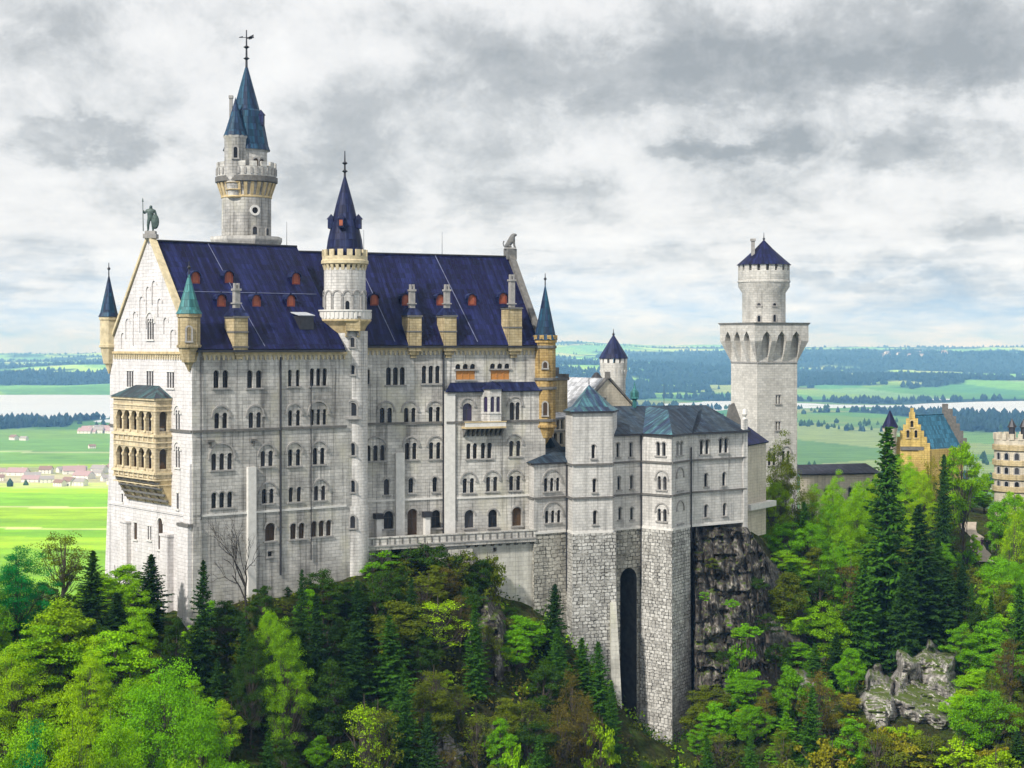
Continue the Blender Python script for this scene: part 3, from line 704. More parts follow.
def slit_on(c, r, z0, z1, w, parent, ang=None, mat='glass'):
    """small dark window let into a round wall on the side facing the valley"""
    a = ang if ang is not None else math.atan2(-c[1], -c[0])
    d = Vector((math.cos(a), math.sin(a))); t = Vector((-d.y, d.x)); A = Vector(c[:2]) + d * (r + .03)
    wl = Wall(A + Vector((-1, 0)) * 0 + t * -1.0, A + t * 1.0)
    if wl.n.dot(d) < 0: wl = Wall(A + t * 1.0, A - t * 1.0)
    f = MB(); h = z1 - z0
    lp = arch_loop(1.0, z0, w, h)
    wl.box(f, 1 - w / 2 - .2, 1 - w / 2, z0, z1 - w / 2, -.3, .06); wl.box(f, 1 + w / 2, 1 + w / 2 + .2, z0, z1 - w / 2, -.3, .06)
    wl.box(f, 1 - w / 2 - .25, 1 + w / 2 + .25, z0 - .18, z0, -.3, .14)
    arc_strip(f, wl, 1.0, z1 - w / 2, w / 2, w / 2 + .2, -.3, .06, 8)
    o = f.build('window', M['trim'], parent)
    p = MB(); p.face([wl.P(x, z, -.015) for x, z in lp]); p.build('pane', M[mat], o)
    return wl
cN = WF(-.2, .35); zz = lambda py, Y: ZP(py, Y)
tN = turret('corner_turret', cN, 1.3, zz(345, 200), zz(314, 200), zz(272, 200), zz(372, 200), M['ochre'], M['green'], 8)
slit_on(cN, 1.2, zz(341, 200), zz(327, 200), .5, palace)
cF = WF(-.2, Wd - .1)
turret('corner_turret', cF, 1.1, zz(345, 217), zz(317, 217), zz(273, 217), zz(374, 217), M['frieze'], M['bluecone'], 8)
cY = EF(El + .3, -.25)
tY = turret('corner_turret', cY, 1.45, zz(425, 230.5), zz(340, 230.5), zz(283, 230.5), zz(445, 230.5), M['gold'], M['bluecone'], 12, crown=True, mats2=[M['gold'], M['trimdark']], band=(zz(379, 230.5), zz(388, 230.5), zz(420, 230.5), zz(347, 230.5)))
for y0, y1 in ((368, 362), (415, 402)): slit_on(cY, 1.42, zz(y0, 230), zz(y1, 230), .55, palace, mat='brownglass')

# lean-to roof over the risalit, with the oriel's own little roof
lr = MB(); zt_ = ZP(382.5, 224); v_ = EF(0, 1) - EF(0, 0)
lr.slab([(*EF(sR - .3, -1.35), zRT), (*EF(El, -1.35), zRT), (*EF(El, .02), zt_), (*EF(sR + 1.0, .02), zt_)], .14)
lr.build('lean_to_roof', M['roof2'], palace)
# oriel bay window with balcony
sO, YO = risal.hit(491.5)
def oct_pts(w, dep): return [(-w, 0), (-w * .55, dep), (w * .55, dep), (w, 0)]
ob_ = MB(); zo0, zo1 = ZP(421, YO), ZP(389, YO); op = oct_pts(1.5, 1.25)
ori = None
for k in range(3):
    (x0, p0), (x1, p1) = op[k], op[k + 1]
    A = risal.P(sO + x0, 0, p0); B = risal.P(sO + x1, 0, p1); wl = Wall(A, B); L = wl.L
    lps = [arch_loop(L / 2, zo0 + 1.25, min(.62, L * .55), 2.05)] if k != 1 else [arch_loop(L / 2 - .42, zo0 + 1.25, .58, 2.05), arch_loop(L / 2 + .42, zo0 + 1.25, .58, 2.05)]
    wl.sheet(ob_, [(0, zo0), (L, zo0), (L, zo1), (0, zo1)], lps, depth=.2)
    for lp in lps: ob_.face([wl.P(x, z, -.17) for x, z in lp], 1)
    wl.box(ob_, 0, L, zo0 + .95, zo0 + 1.1, 0, .08, 0)
ob_.face([risal.P(sO + x, zo0, p) for x, p in op], 0)
oriel = ob_.build('oriel', [M['bower'], M['purpleglass']], palace)
orr = MB(); tip = risal.P(sO, ZP(381, YO), .35)
op2 = oct_pts(1.7, 1.5)
for k in range(3): orr.face([risal.P(sO + op2[k][0], zo1, op2[k][1]), risal.P(sO + op2[k + 1][0], zo1, op2[k + 1][1]), tip])
orr.face([risal.P(sO + x, zo1, p) for x, p in op2]); orr.build('oriel_roof', M['roof2'], oriel)
bal = MB(); sB0, _ = risal.hit(461.5); sB1, _ = risal.hit(502); zb = ZP(426, YO)
risal.box(bal, sB0, sB1, zb - .25, zb, -.02, 1.35, 0); risal.box(bal, sB0, sB1, zb, zb + .55, 1.15, 1.3, 1)
risal.box(bal, sB0 - .05, sB1 + .05, zb + .55, zb + .7, 1.1, 1.36, 0)
nb_ = 9
for k in range(nb_):
    a = sB0 + .3 + (sB1 - sB0 - .6) * k / (nb_ - 1)
    bal.hexa([risal.P(a - .13, zb - 1.3, .25), risal.P(a + .13, zb - 1.3, .25), risal.P(a + .13, zb - 1.3, -.02), risal.P(a - .13, zb - 1.3, -.02),
              risal.P(a - .13, zb - .251, 1.25), risal.P(a + .13, zb - .251, 1.25), risal.P(a + .13, zb - .251, -.02), risal.P(a - .13, zb - .251, -.02)], 2)
bal.build('balcony', [M['ochretrim'], M['trimlight'], M['trimdark']], palace)

# loggia on the gable: two arcaded storeys on a splayed arcade
lo = MB(); sL0, _ = gableW.hit(113.5); sL1, YL = gableW.hit(171.5); sL0 = gableW.hit(129)[0]
DP = 2.1
LF = Wall(gableW.P(sL0, 0, DP), gableW.P(sL1, 0, DP)); LS = Wall(gableW.P(sL1, 0, DP), gableW.P(sL1, 0, 0)); LN = Wall(gableW.P(sL0, 0, 0), gableW.P(sL0, 0, DP))
YF = 207.0; ztop = ZP(398.5, YF); z1 = ZP(434.5, YF); z2 = ZP(471.5, YF); zbot = ZP(504, 206)
def arcade(wl, n, z0, z1_, w, h, off=0):
    return [arch_loop(wl.L * (k + .5) / n, z0, w, h) for k in range(n)]
Lw = LF.L / 5
hf = []; hs = []
loggia_open = MB()
for zf in (z1, z2):
    zl = zf + .55; hh = 2.42
    for k in range(5): hf.append(arch_loop(.75 + (LF.L - 1.5) * (k + .5) / 5, zl, (LF.L - 1.5) / 5 - .42, hh))
    hs.append(arch_loop(LS.L / 2, zl, 1.05, hh))
LF.sheet(lo, [(0, z2 - .6), (LF.L, z2 - .6), (LF.L, ztop), (0, ztop)], hf, depth=.4)
LS.sheet(lo, [(0, z2 - .6), (LS.L, z2 - .6), (LS.L, ztop), (0, ztop)], hs, depth=.4)
LN.sheet(lo, [(0, z2 - .6), (LN.L, z2 - .6), (LN.L, ztop), (0, ztop)], depth=.4)
M['cream'] = mat_ashlar('cream_sandstone', (.70, .60, .42), (.62, .52, .34), (.42, .34, .22), bw=.8, bh=.35, streak=.4, blotch=.3); M['creamtrim'] = mat_plain('cream_trim', (.60, .50, .32), .85, .3, 1.5)
loggia = lo.build('loggia', M['cream'], palace)
tr = MB()
for zf in (z1, z2, ztop):
    for wl in (LF, LS, LN):
        wl.box(tr, -.1, wl.L + .1, zf - .12, zf + .14, -.1, .24 if wl is LF else .22); wl.box(tr, 0, wl.L, zf - .85, zf - .7, -.05, .12); wl.box(tr, 0, wl.L, zf - 1.45, zf - 1.35, -.05, .1)
for zf in (z1, z2):
    for k in range(6):
        a = .75 + (LF.L - 1.5) * k / 5
        LF.box(tr, a - .11, a + .11, zf + .55, zf + 2.3, -.12, .1); LF.box(tr, a - .2, a + .2, zf + 1.9, zf + 2.15, -.13, .16); LF.box(tr, a - .2, a + .2, zf + .4, zf + .6, -.13, .16)
    for k in range(9):
        a = .4 + (LF.L - .8) * k / 8; LF.box(tr, a - .1, a + .1, zf - .69, zf - .13, -.05, .14)
tr.build('arcade_trim', M['creamtrim'], loggia)
# inside: dark brown sheets stand just before the palace wall; slabs close the storeys
fl = MB()
for zf in (z1 - .1, z2 - .1, ztop - .15):
    fl.hexa([gableW.P(sL0 + .1, zf - .15, DP - .15), gableW.P(sL1 - .1, zf - .15, DP - .15), gableW.P(sL1 - .1, zf - .15, .05), gableW.P(sL0 + .1, zf - .15, .05),
             gableW.P(sL0 + .1, zf, DP - .15), gableW.P(sL1 - .1, zf, DP - .15), gableW.P(sL1 - .1, zf, .05), gableW.P(sL0 + .1, zf, .05)])
for zf in (z1, z2):
    fl.face([gableW.P(sL0, zf, .06), gableW.P(sL1, zf, .06), gableW.P(sL1, zf + 4, .06), gableW.P(sL0, zf + 4, .06)], 1)
fl.build('gallery_floor', [M['ochretrim'], M['brownglass']], loggia)
co = MB()
for k in range(6):       # raking corbels of the splayed arcade
    a = sL0 + .35 + (sL1 - sL0 - .7) * k / 5
    co.hexa([gableW.P(a - .3, zbot, .25), gableW.P(a + .3, zbot, .25), gableW.P(a + .3, zbot, 0), gableW.P(a - .3, zbot, 0),
             gableW.P(a - .3, z2 - .6, DP - .02), gableW.P(a + .3, z2 - .6, DP - .02), gableW.P(a + .3, z2 - .6, 0), gableW.P(a - .3, z2 - .6, 0)], 0)
co.hexa([gableW.P(sL0, zbot, .12), gableW.P(sL1, zbot, .12), gableW.P(sL1, zbot, 0), gableW.P(sL0, zbot, 0),
         gableW.P(sL0, z2 - .62, DP - .5), gableW.P(sL1, z2 - .62, DP - .5), gableW.P(sL1, z2 - .62, 0), gableW.P(sL0, z2 - .62, 0)], 1)
for q in range(4):
    f = (q + .6) / 4.3; z = z2 - .7 + (zbot - z2 + .7) * f; p = DP - .2 + (.25 - DP + .2) * f
    co.box(gableW.P((sL0 + sL1) / 2, z, p + .02), (*(gableW.d * (sL1 - sL0) / 2), 0), (*(gableW.n * .12), 0), (0, 0, .13), 2)
co.build('splayed_corbels', [M['ochre'], M['ochretrim'], M['trimdark']], loggia)
lroof = MB(); apz = ZP(388.5, 205)
e0, e1, e2, e3 = gableW.P(sL0 - .35, ztop + .15, DP + .4), gableW.P(sL1 + .35, ztop + .15, DP + .4), gableW.P(sL1 + .35, ztop + .15, .02), gableW.P(sL0 - .35, ztop + .15, .02)
r0, r1 = gableW.P(sL0 + 2.0, apz + .3, .02), gableW.P(sL1 - 3.2, apz + .3, .02)
lroof.face([e0, e1, r1, r0]); lroof.face([e1, e2, r1]); lroof.face([e3, e0, r0]); lroof.face([e0, e1, e2, e3])
lroof.build('loggia_roof', M['loggiaroof'], loggia)

# terrace with balustrade along the foot of the east block
ter = MB(); sT0 = .8; TP = 2.3
tw = Wall(EF(sT0, -.9 - TP), EF(El - 2.6, -.9 - TP)); zT = ZP(541, 222)
tw.box(ter, 0, tw.L, zT - .55, zT - .15, -TP - .9, .1, 0)
tw.box(ter, 0, tw.L, zT - .149, zT + .02, -TP, .22, 1)
tw.box(ter, 0, tw.L, zT + .021, zT + .9, -.28, 0, 0); tw.box(ter, -.05, tw.L + .05, zT + .9, zT + 1.08, -.36, .1, 0)
for k in range(24):
    a = tw.L * (k + .5) / 24; tw.box(ter, a - .09, a + .09, zT + .1, zT + .85, 0, .07, 2)
sC, _ = tw.hit(470)
n_ = 9
for k in range(n_):
    a = sC + (tw.L - sC - .3) * k / (n_ - 1)
    ter.hexa([tw.P(a - .22, zT - 1.6, -TP * .72), tw.P(a + .22, zT - 1.6, -TP * .72), tw.P(a + .22, zT - 1.6, -TP), tw.P(a - .22, zT - 1.6, -TP),
              tw.P(a - .22, zT - .551, 0), tw.P(a + .22, zT - .551, 0), tw.P(a + .22, zT - .551, -TP), tw.P(a - .22, zT - .551, -TP)], 2)
ter.build('terrace', [M['lime'], M['trim'], M['trimdark']], palace)
# smooth foundation below the terrace, with an arched cellar opening
fd = MB(); fw_ = Wall(EF(sT0, -.9 - TP * .72), EF(El - 1.5, -.9 - TP * .72)); sA, _ = fw_.hit(397)
fw_.sheet(fd, [(0, ZB - 8), (fw_.L, ZB - 8), (fw_.L, zT - .6), (0, zT - .6)], [arch_loop(sA, -27.6, 1.6, 2.1), arch_loop(fw_.hit(495)[0], -27.3, .5, .55, False)], depth=.6)
fw_.box(fd, fw_.hit(447)[0], fw_.hit(471)[0], ZB, zT - 1.05, 0, .5)
fd.build('foundation', M['smooth'], palace)
fd = MB(); fd.face([fw_.P(sA - 1.2, -28, -.58), fw_.P(sA + 1.2, -28, -.58), fw_.P(sA + 1.2, -25, -.58), fw_.P(sA - 1.2, -25, -.58)]); fd.build('cellar_opening', M['glass'], palace)
# little kiosk roofs / porch beside the doors on the terrace
pk = MB()
for px, py in ((377, 517), (425.5, 515)):
    pk = MB(); a, Y = southE.hit(px); z = ZP(py, Y); southE.box(pk, a - .55, a + .55, z - .2, z + .5, .0, 1.0, 0); southE.box(pk, a - .35, a + .35, zT, z - .2, .02, .8, 1); pk.build('porch', [M['metal'], M['trimlight']], palace)
# ---------------------------------------------------------------- round towers
def zpx(py, Y): return ZP(py, Y)
def finial(mb, c, z0, z1, r=.1, m=0, balls=1):
    mb.tube([(c[0], c[1], z0), (c[0], c[1], z1)], [r, r * .4], 6, m)
    for k in range(balls):
        z = z0 + (z1 - z0) * (.25 + .3 * k); mb.lathe(c, [(.02, z - .28), (r * 2.6, z), (.02, z + .28)], 8, m)

# main round tower behind the west roof
Y = 228.0; cM = (XP(246.5, Y), Y); pxm = Y / F
mt = thing('round_tower', (cM[0], cM[1], -30), 'tallest round tower, behind the palace roof, with a small turret beside its blue spire', 'tower', 'castle towers')
b = MB(); rb = 24.5 * pxm; rg = 29.5 * pxm; ru = 20.5 * pxm
b.lathe(cM, [(rb, -40), (rb, zpx(196, Y)), (rg * .96, zpx(182, Y)), (rg * .96, zpx(180.5, Y))], 40, 0)
b.lathe(cM, [(ru, zpx(181, Y)), (ru, zpx(152, Y)), (ru * 1.1, zpx(151, Y)), (ru * 1.1, zpx(149.5, Y))], 36, 0)
b.build('wall', [M['lime']], mt, smooth=True)
b = MB(); b.ring_blocks(cM, rb * .9, rg, 26, .5, zpx(198, Y), zpx(184, Y), 0, taper=rb * 1.01)
b.lathe(cM, [(rb, zpx(199, Y)), (rb * 1.03, zpx(198.5, Y)), (rb * 1.03, zpx(197, Y)), (rb, zpx(196.5, Y))], 40, 0)
b.lathe(cM, [(rg * .97, zpx(184, Y)), (rg * 1.05, zpx(183, Y)), (rg * 1.05, zpx(178, Y)), (rg, zpx(177.5, Y)), (ru, zpx(177, Y))], 40, 1)
b.build('corbel_gallery', [M['ochretrim'], M['trimdark']], mt)
b = MB(); b.lathe(cM, [(rg, zpx(178, Y)), (rg, zpx(168.5, Y)), (rg * .94, zpx(168.5, Y)), (rg * .94, zpx(178, Y))], 40, 0)
b.ring_blocks(cM, rg * .93, rg * 1.01, 16, .6, zpx(168.6, Y), zpx(163.5, Y), 0)
b.ring_blocks(cM, rg * .98, rg * 1.03, 30, .35, zpx(176, Y), zpx(169.5, Y), 1)
b.build('parapet', [M['tower'], M['trim']], mt)
b = MB(); zc = zpx(151, Y)
b.lathe(cM, [(23.8 * pxm, zc), (22 * pxm, zpx(146, Y)), (15.5 * pxm, zpx(112, Y)), (13.2 * pxm, zpx(110, Y)), (1.6 * pxm, zpx(68, Y)), (0, zpx(65, Y))], 14, 0)
spire = b.build('spire', M['bluecone'], mt)
b = MB(); finial(b, cM, zpx(68, Y), zpx(30, Y), .17, 0, 2)
b.tube([(cM[0] - 1.0, cM[1], zpx(37.5, Y)), (cM[0] + 1.0, cM[1], zpx(37.5, Y))], [.05, .05], 5)
zf = zpx(37, Y)   # ship-shaped vane
for x0, z0, x1, z1, w in ((.1, zf - .25, .95, zf + .35, .16), (.3, zf - .35, .75, zf + .05, .3), (-.95, zf - .1, -.5, zf + .12, .1)):
    b.hexa([(cM[0] + x0, cM[1] - .05, z0), (cM[0] + x1, cM[1] - .05, z0 + .1), (cM[0] + x1, cM[1] + .05, z0 + .1), (cM[0] + x0, cM[1] + .05, z0),
            (cM[0] + x0, cM[1] - .05, z0 + w), (cM[0] + x1, cM[1] - .05, z1), (cM[0] + x1, cM[1] + .05, z1), (cM[0] + x0, cM[1] + .05, z0 + w)])
b.build('weather_vane', M['metal'], spire)
# platform at the foot of the tower
b = MB(); b.lathe(cM, [(4.6, zpx(246, Y)), (4.9, zpx(241, Y)), (4.9, zpx(237.5, Y)), (4.6, zpx(237.5, Y)), (rb, zpx(238.5, Y))], 8, 0, math.pi / 8)
b.build('platform', M['tower'], mt)
# stair turret and chimney on the gallery
cT = (XP(235.5, Y - 2.6), Y - 2.6); Yt = Y - 2.6; pt = Yt / F
b = MB(); b.lathe(cT, [(.08, zpx(202, Yt)), (.5, zpx(197, Yt)), (7 * pt, zpx(196, Yt)), (10 * pt, zpx(183, Yt)), (11.2 * pt, zpx(173, Yt)), (11.2 * pt, zpx(139, Yt)), (12.2 * pt, zpx(137.5, Yt)), (12.2 * pt, zpx(136, Yt)), (0, zpx(136, Yt))], 16, 0)
for z in (197, 190, 183): b.lathe(cT, [(7 * pt, zpx(z + 1.5, Yt)), ((8.6 + (197 - z) * .18) * pt, zpx(z, Yt)), (7 * pt, zpx(z - 1.5, Yt))], 16, 1)
st = b.build('stair_turret', [M['lime'], M['ochretrim']], mt, smooth=True)
b = MB(); b.lathe(cT, [(12.4 * pt, zpx(136.5, Yt)), (10.5 * pt, zpx(132, Yt)), (4.2 * pt, zpx(112, Yt)), (0, zpx(97, Yt))], 12, 0); b.build('cone_roof', M['bluecone'], st)
slit_on(cT, 11.2 * pt, zpx(159, Yt), zpx(148, Yt), .5, mt)
b = MB(); b.box((XP(231, Y), Y, zpx(118, Y)), (.2, 0, 0), (0, .2, 0), (0, 0, 2.6), 0); b.box((XP(231, Y), Y, zpx(97, Y)), (.28, 0, 0), (0, .28, 0), (0, 0, .2), 0); b.build('chimney', M['trim'], mt)
b = MB(); b.box((XP(261.5, Y), Y - .6, zpx(121, Y)), (.42, 0, 0), (0, .6, 0), (0, 0, .75), 0); b.lathe((XP(261.5, Y), Y - .6), [(.66, zpx(116, Y)), (0, zpx(110, Y))], 6, 0); b.build('dormer', M['roof2'], mt)
def blind_on(c, r, ang, z0, z1, w, parent, m='trim', name='window', pane='glass'):
    return slit_on(c, r, z0, z1, w, parent, ang, pane)
af = math.atan2(-cM[1], -cM[0])
slit_on(cM, rb, zpx(236, Y), zpx(228, Y), .62, mt, af + .34); slit_on(cM, rb, zpx(236, Y), zpx(229, Y), .5, mt, af + .98)
# round eye window
d = Vector((math.cos(af + .34), math.sin(af + .34))); t = Vector((-d.y, d.x)); A = Vector(cM) + d * (rb + .03); wl = Wall(A - t, A + t)
b = MB(); arc_strip(b, wl, 1.0, zpx(212, Y), .42, .7, -.3, .1, 16, 0, 0, 2 * math.pi); e = b.build('eye_window', M['trimlight'], mt)
b = MB(); b.face([wl.P(1 + .43 * math.cos(k * math.pi / 8), zpx(212, Y) + .43 * math.sin(k * math.pi / 8), 0.0) for k in range(16)]); b.build('pane', M['glass'], e)
for k in (-.25, .1, .45, .8): slit_on(cM, ru, zpx(172, Y), zpx(160, Y), .75, mt, af + k, 'brownglass') if k > .4 else None

# round stair tower in front of the palace
Y = 215.6; cS = (XP(348.6, Y), Y + .6); Y = cS[1]; p_ = Y / F
stt = thing('stair_tower', (cS[0], cS[1], -30), 'slender round stair tower with dark pointed spire in the middle of the palace front', 'tower', 'castle towers')
cU = (cS[0] - 4.2 * p_, cS[1])
b = MB(); rl = 18.6 * p_; ru = 20.8 * p_
b.lathe(cS, [(rl * 1.06, -46), (rl * 1.05, -20.4), (rl, -20.2), (rl, zpx(331, Y))], 40, 0)
b.lathe(cU, [(rl, zpx(345, Y)), (rl, zpx(330, Y)), (ru, zpx(328, Y)), (ru, zpx(268, Y)), (0, zpx(267.9, Y))], 40, 0)
b.build('wall', [M['bower']], stt, smooth=True)
b = MB(); b.lathe(cU, [(rl, zpx(333, Y)), (ru * 1.06, zpx(326, Y)), (26.5 * p_, zpx(321, Y)), (26.5 * p_, zpx(319.5, Y)), (ru, zpx(319.4, Y))], 40, 0)
b.lathe(cU, [(26 * p_, zpx(319.6, Y)), (26 * p_, zpx(311, Y)), (24.6 * p_, zpx(311, Y)), (24.6 * p_, zpx(319.5, Y))], 40, 1)
b.ring_blocks(cU, 25.6 * p_, 26.8 * p_, 36, .45, zpx(318.5, Y), zpx(312.4, Y), 1)
b.lathe(cU, [(25.4 * p_, zpx(311.6, Y)), (27 * p_, zpx(311.5, Y)), (27 * p_, zpx(310, Y)), (24.4 * p_, zpx(310, Y))], 40, 1)
b.build('balcony_ring', [M['ochretrim'], M['trimlight']], stt)
b = MB(); b.ring_blocks(cU, ru * .9, ru * 1.08, 24, .55, zpx(270.5, Y), zpx(265, Y), 0, taper=ru * 1.005)
b.lathe(cU, [(ru, zpx(265.5, Y)), (23.6 * p_, zpx(264, Y)), (23.6 * p_, zpx(261, Y)), (22.6 * p_, zpx(260, Y)), (22.6 * p_, zpx(256.5, Y)), (20.8 * p_, zpx(256.5, Y)), (20.8 * p_, zpx(262, Y))], 40, 0)
b.ring_blocks(cU, 20.6 * p_, 22.8 * p_, 15, .58, zpx(256.6, Y), zpx(250, Y), 0)
b.build('battlements', [M['frieze']], stt)
b = MB(); b.lathe(cU, [(18.6 * p_, zpx(262, Y)), (18.6 * p_, zpx(251, Y)), (17.2 * p_, zpx(240, Y)), (9 * p_, zpx(205, Y)), (1.2 * p_, zpx(177, Y)), (0, zpx(174, Y))], 18, 0)
sp = b.build('spire', M['roof2'], stt)
b = MB(); finial(b, cU, zpx(178, Y), zpx(151, Y), .15, 0, 2); b.build('finial', M['metal'], sp)
for dx_ in (-13.5, -2, 13.8):
    b = MB(); xx = cU[0] + dx_ * p_; yy = cU[1] - (1.9 if abs(dx_) < 5 else .5)
    b.box((xx, yy + .3, zpx(224, Y)), (.36, 0, 0), (0, .8, 0), (0, 0, .6), 0); b.lathe((xx, yy + .2), [(.6, zpx(219.5, Y)), (0, zpx(214, Y))], 6, 0); dm = b.build('dormer', M['roof2'], stt)
    if abs(dx_) < 5:
        b = MB(); b.box((xx, yy - .52, zpx(224, Y)), (.22, 0, 0), (0, .03, 0), (0, 0, .36), 0); b.build('pane', M['redglass'], dm)
af = math.atan2(-cU[1], -cU[0])
for k in range(-3, 4):     # blind arcade of the upper drum
    a = af + .12 + k * .5
    d = Vector((math.cos(a), math.sin(a))); t = Vector((-d.y, d.x)); A = Vector(cU) + d * (ru - .03); wl = Wall(A - t, A + t)
    b = MB(); arc_strip(b, wl, 1.0, zpx(295.5, Y), .46, .66, -.2, .12, 10)
    for s_ in (-1, 1): wl.box(b, 1 + s_ * .6 - .07, 1 + s_ * .6 + .07, zpx(310, Y), zpx(296.5, Y), -.2, .12)
    b.build('blind_arch', M['trim'], stt)
    if k == 0:
        b = MB(); b.face([wl.P(x, z, .05) for x, z in arch_loop(1.0, zpx(310, Y), .5, 1.1)]); b.build('door', M['glass'], stt)
fa = math.atan2(-cS[1], -cS[0]) + .18
for y0, y1, w in ((347, 337.5, .5), (374, 365, .5), (454, 442, .6), (490.5, 479, .6), (526, 514, .62)): slit_on(cS, rl * (1.05 if y0 > 500 else 1.0), zpx(y0, Y), zpx(y1, Y), w, stt, fa)
wl = slit_on(cS, rl, zpx(415, Y), zpx(402, Y), 1.0, stt, fa)
b = MB(); wl.box(b, -.1, 2.1, zpx(418.5, Y), zpx(416, Y), -.5, .35); wl.box(b, .2, 1.8, zpx(421, Y), zpx(418.6, Y), -.5, .15); arc_strip(b, wl, 1.0, zpx(406, Y), .72, .95, -.2, .15); b.build('sill', M['trim'], stt)
d = Vector((math.cos(fa), math.sin(fa)))
b = MB(); cb = Vector(cS) + d * (rl + .05)       # yellow hanging sentry box under the ring
t = Vector((-d.y, d.x)); wl = Wall(cb - t, cb + t)
wl.box(b, .1, 1.9, zpx(331, Y), zpx(318, Y), -.6, .55, 0); wl.box(b, 0, 2, zpx(318, Y), zpx(316.5, Y), -.6, .65, 1)
for s_ in (.25, 1.75): wl.box(b, s_ - .16, s_ + .16, zpx(337, Y), zpx(331, Y), -.3, .3, 0)
arc_strip(b, wl, 1.0, zpx(336, Y), .6, .85, -.2, .35, 10, 1)
b.build('sentry_box', [M['ochre'], M['trimdark']], stt)

# ---------------------------------------------------------------- bower wing (right half) on its rough stone piers
bw = thing('bower_wing', (XP(640, 234), 234, -25), 'light grey wing with low blue roofs standing on tall rubble stone piers', 'castle building', 'castle buildings')
def pt(px, Y): return Vector((XP(px, Y), Y))
S1, S2, ZBASE = -16.0, -20.45, -25.2
kb = MB(); kf = MB()
def face_wall(A, B, ztop, specs=(), zlow=ZBASE, strings=True, mb=None):
    wl = Wall(A, B); h = windows(wl, list(specs), bw, WM)
    wl.sheet(mb or kb, [(0, zlow), (wl.L, zlow), (wl.L, ztop), (0, ztop)], h, m=0)
    if strings:
        for z in (S1, S2):
            if z < ztop - .5: wl.box(kb, 0, wl.L, z - .13, z + .13, -.02, .2, 1)
        wl.box(kb, 0, wl.L, zlow - .02, zlow + .28, -.02, .14, 2)
    return wl
ZA = -15.75; ZT = -8.8; ZM = -12.15
A0, A1, A2 = pt(523.5, 231), pt(534, 226.4), pt(568.5, 229.6)
T0, T1, T2, T3 = pt(565.5, 230.6), pt(572.5, 226.6), pt(612.5, 228.8), pt(617, 234)
B1, B2, B3, B4 = pt(641, 234.0), pt(671.6, 230.4), pt(690, 235.6), pt(746, 242.0)
M0 = pt(611, 230.5)
face_wall(A0, A1, ZA); face_wall(A1, A2, ZA, [(552, 484.5, 3, 13, 'A', .55, .42), (553, 516.5, 3, 12, 'A', .55, .42)])
face_wall(T0, T1, ZT); face_wall(T1, T2, ZT, [(593.5, 451.5, 1, 13, '', .52, .3), (594.5, 485.5, 1, 13, '', .52, .3), (595, 517.5, 1, 13, '', .52, .3)]); face_wall(T2, T3, ZT)
T4 = pt(570, 238); face_wall(T3, T4, ZT, strings=False, zlow=-14); face_wall(T4, T0, ZT, strings=False, zlow=-14)
face_wall(M0, B1, ZM, [(618, 450, 1, 14, '', .52, .3), (631, 449.5, 1, 14, '', .52, .3), (619, 483, 1, 13, '', .52, .3), (631.6, 482, 1, 13, '', .52, .3), (620, 513.5, 1, 12, '', .52, .3), (631.8, 513.5, 1, 12, '', .52, .3)])
face_wall(B1, B2, ZM, [(661, 449, 2, 13, '', .55, .4), (662, 483, 2, 13, 'A', .55, .4), (662, 515, 2, 12, 'A', .55, .4)])
face_wall(B2, B3, ZM, [(679.5, 448.5, 2, 13, '', .7, .5), (680, 482, 1, 16, 'B', 1.6, .4), (680.2, 515, 1, 16, 'B', 1.6, .4)])
face_wall(B3, B4, ZM, [(704.5, 447, 2, 14, '', .62, .4), (723.5, 445.5, 2, 14, '', .62, .4), (706, 480, 1, 13, '', .6, .3), (724, 479, 1, 13, '', .6, .3), (706, 511, 1, 12, '', .6, .3), (724.6, 509.5, 1, 12, '', .6, .3)])
BK1, BK0 = B4 + Vector((-4.8, 9.6)), pt(600, 246)
face_wall(B4, BK1, ZM, strings=False, zlow=-28); face_wall(BK1, BK0, ZM, strings=False, zlow=-16)
# corner pilaster at the right end and drain pipes
wl = Wall(B3, B4); wl.box(kb, wl.L - .7, wl.L + .15, ZBASE - 1, ZM + 1.6, -.3, .2, 0)
kb.lathe(wl.P(wl.L - .3, 0)[:2], [(.3, ZM + 1.6), (.18, ZM + 1.9), (.42, ZM + 2.3), (.3, ZM + 2.9), (.02, ZM + 3.1)], 10, 2)
kb.build('wall', [M['bower'], M['trimdark'], M['trimlight']], bw)
dp = MB()
for wl_, s_, z0, z1 in ((Wall(M0, B1), Wall(M0, B1).L - .15, ZBASE - 8, ZM), (Wall(A1, A2), Wall(A1, A2).L - .45, ZBASE - 8, ZA), (Wall(B2, B3), Wall(B2, B3).L, ZBASE - 2, ZM - 2)):
    dp = MB(); dp.tube([wl_.P(s_, z0, .2), wl_.P(s_, z1, .2)], [.1, .1], 6); dp.build('drainpipe', M['metal'], bw)
# piers of rough stone
def pier(pts_top, zt, zb, flare, mb, m=0, back=None):
    c = sum((Vector(p) for p in pts_top), Vector((0, 0))) / len(pts_top)
    n = 6
    for k in range(n):
        f0, f1 = (k / n), ((k + 1) / n)
        g = lambda f: [Vector(p) + (Vector(p) - c) * flare * f ** 1.5 for p in pts_top]
        mb.prism(g(f1), g(f0), zt + (zb - zt) * f1, zt + (zb - zt) * f0, m, caps=(k == 0))
inn = lambda p, q: Vector(p) + Vector((0, q))
pr = MB()
pier([A0, A1, A2, inn(A2, 6), inn(A0, 4)], ZBASE, -52, .10, pr, 1)
pier([T0 + Vector((-.1, 0)), T1 + Vector((0, -.25)), T2 + Vector((.4, -.25)), T3, inn(T0, 6)], ZBASE, -58, .17, pr, 0)
pier([inn(B1, -.2), inn(B2, -.3), inn(B3, -.25), inn(B3, 5), inn(B1, 5)], ZBASE, -64, .12, pr, 0)
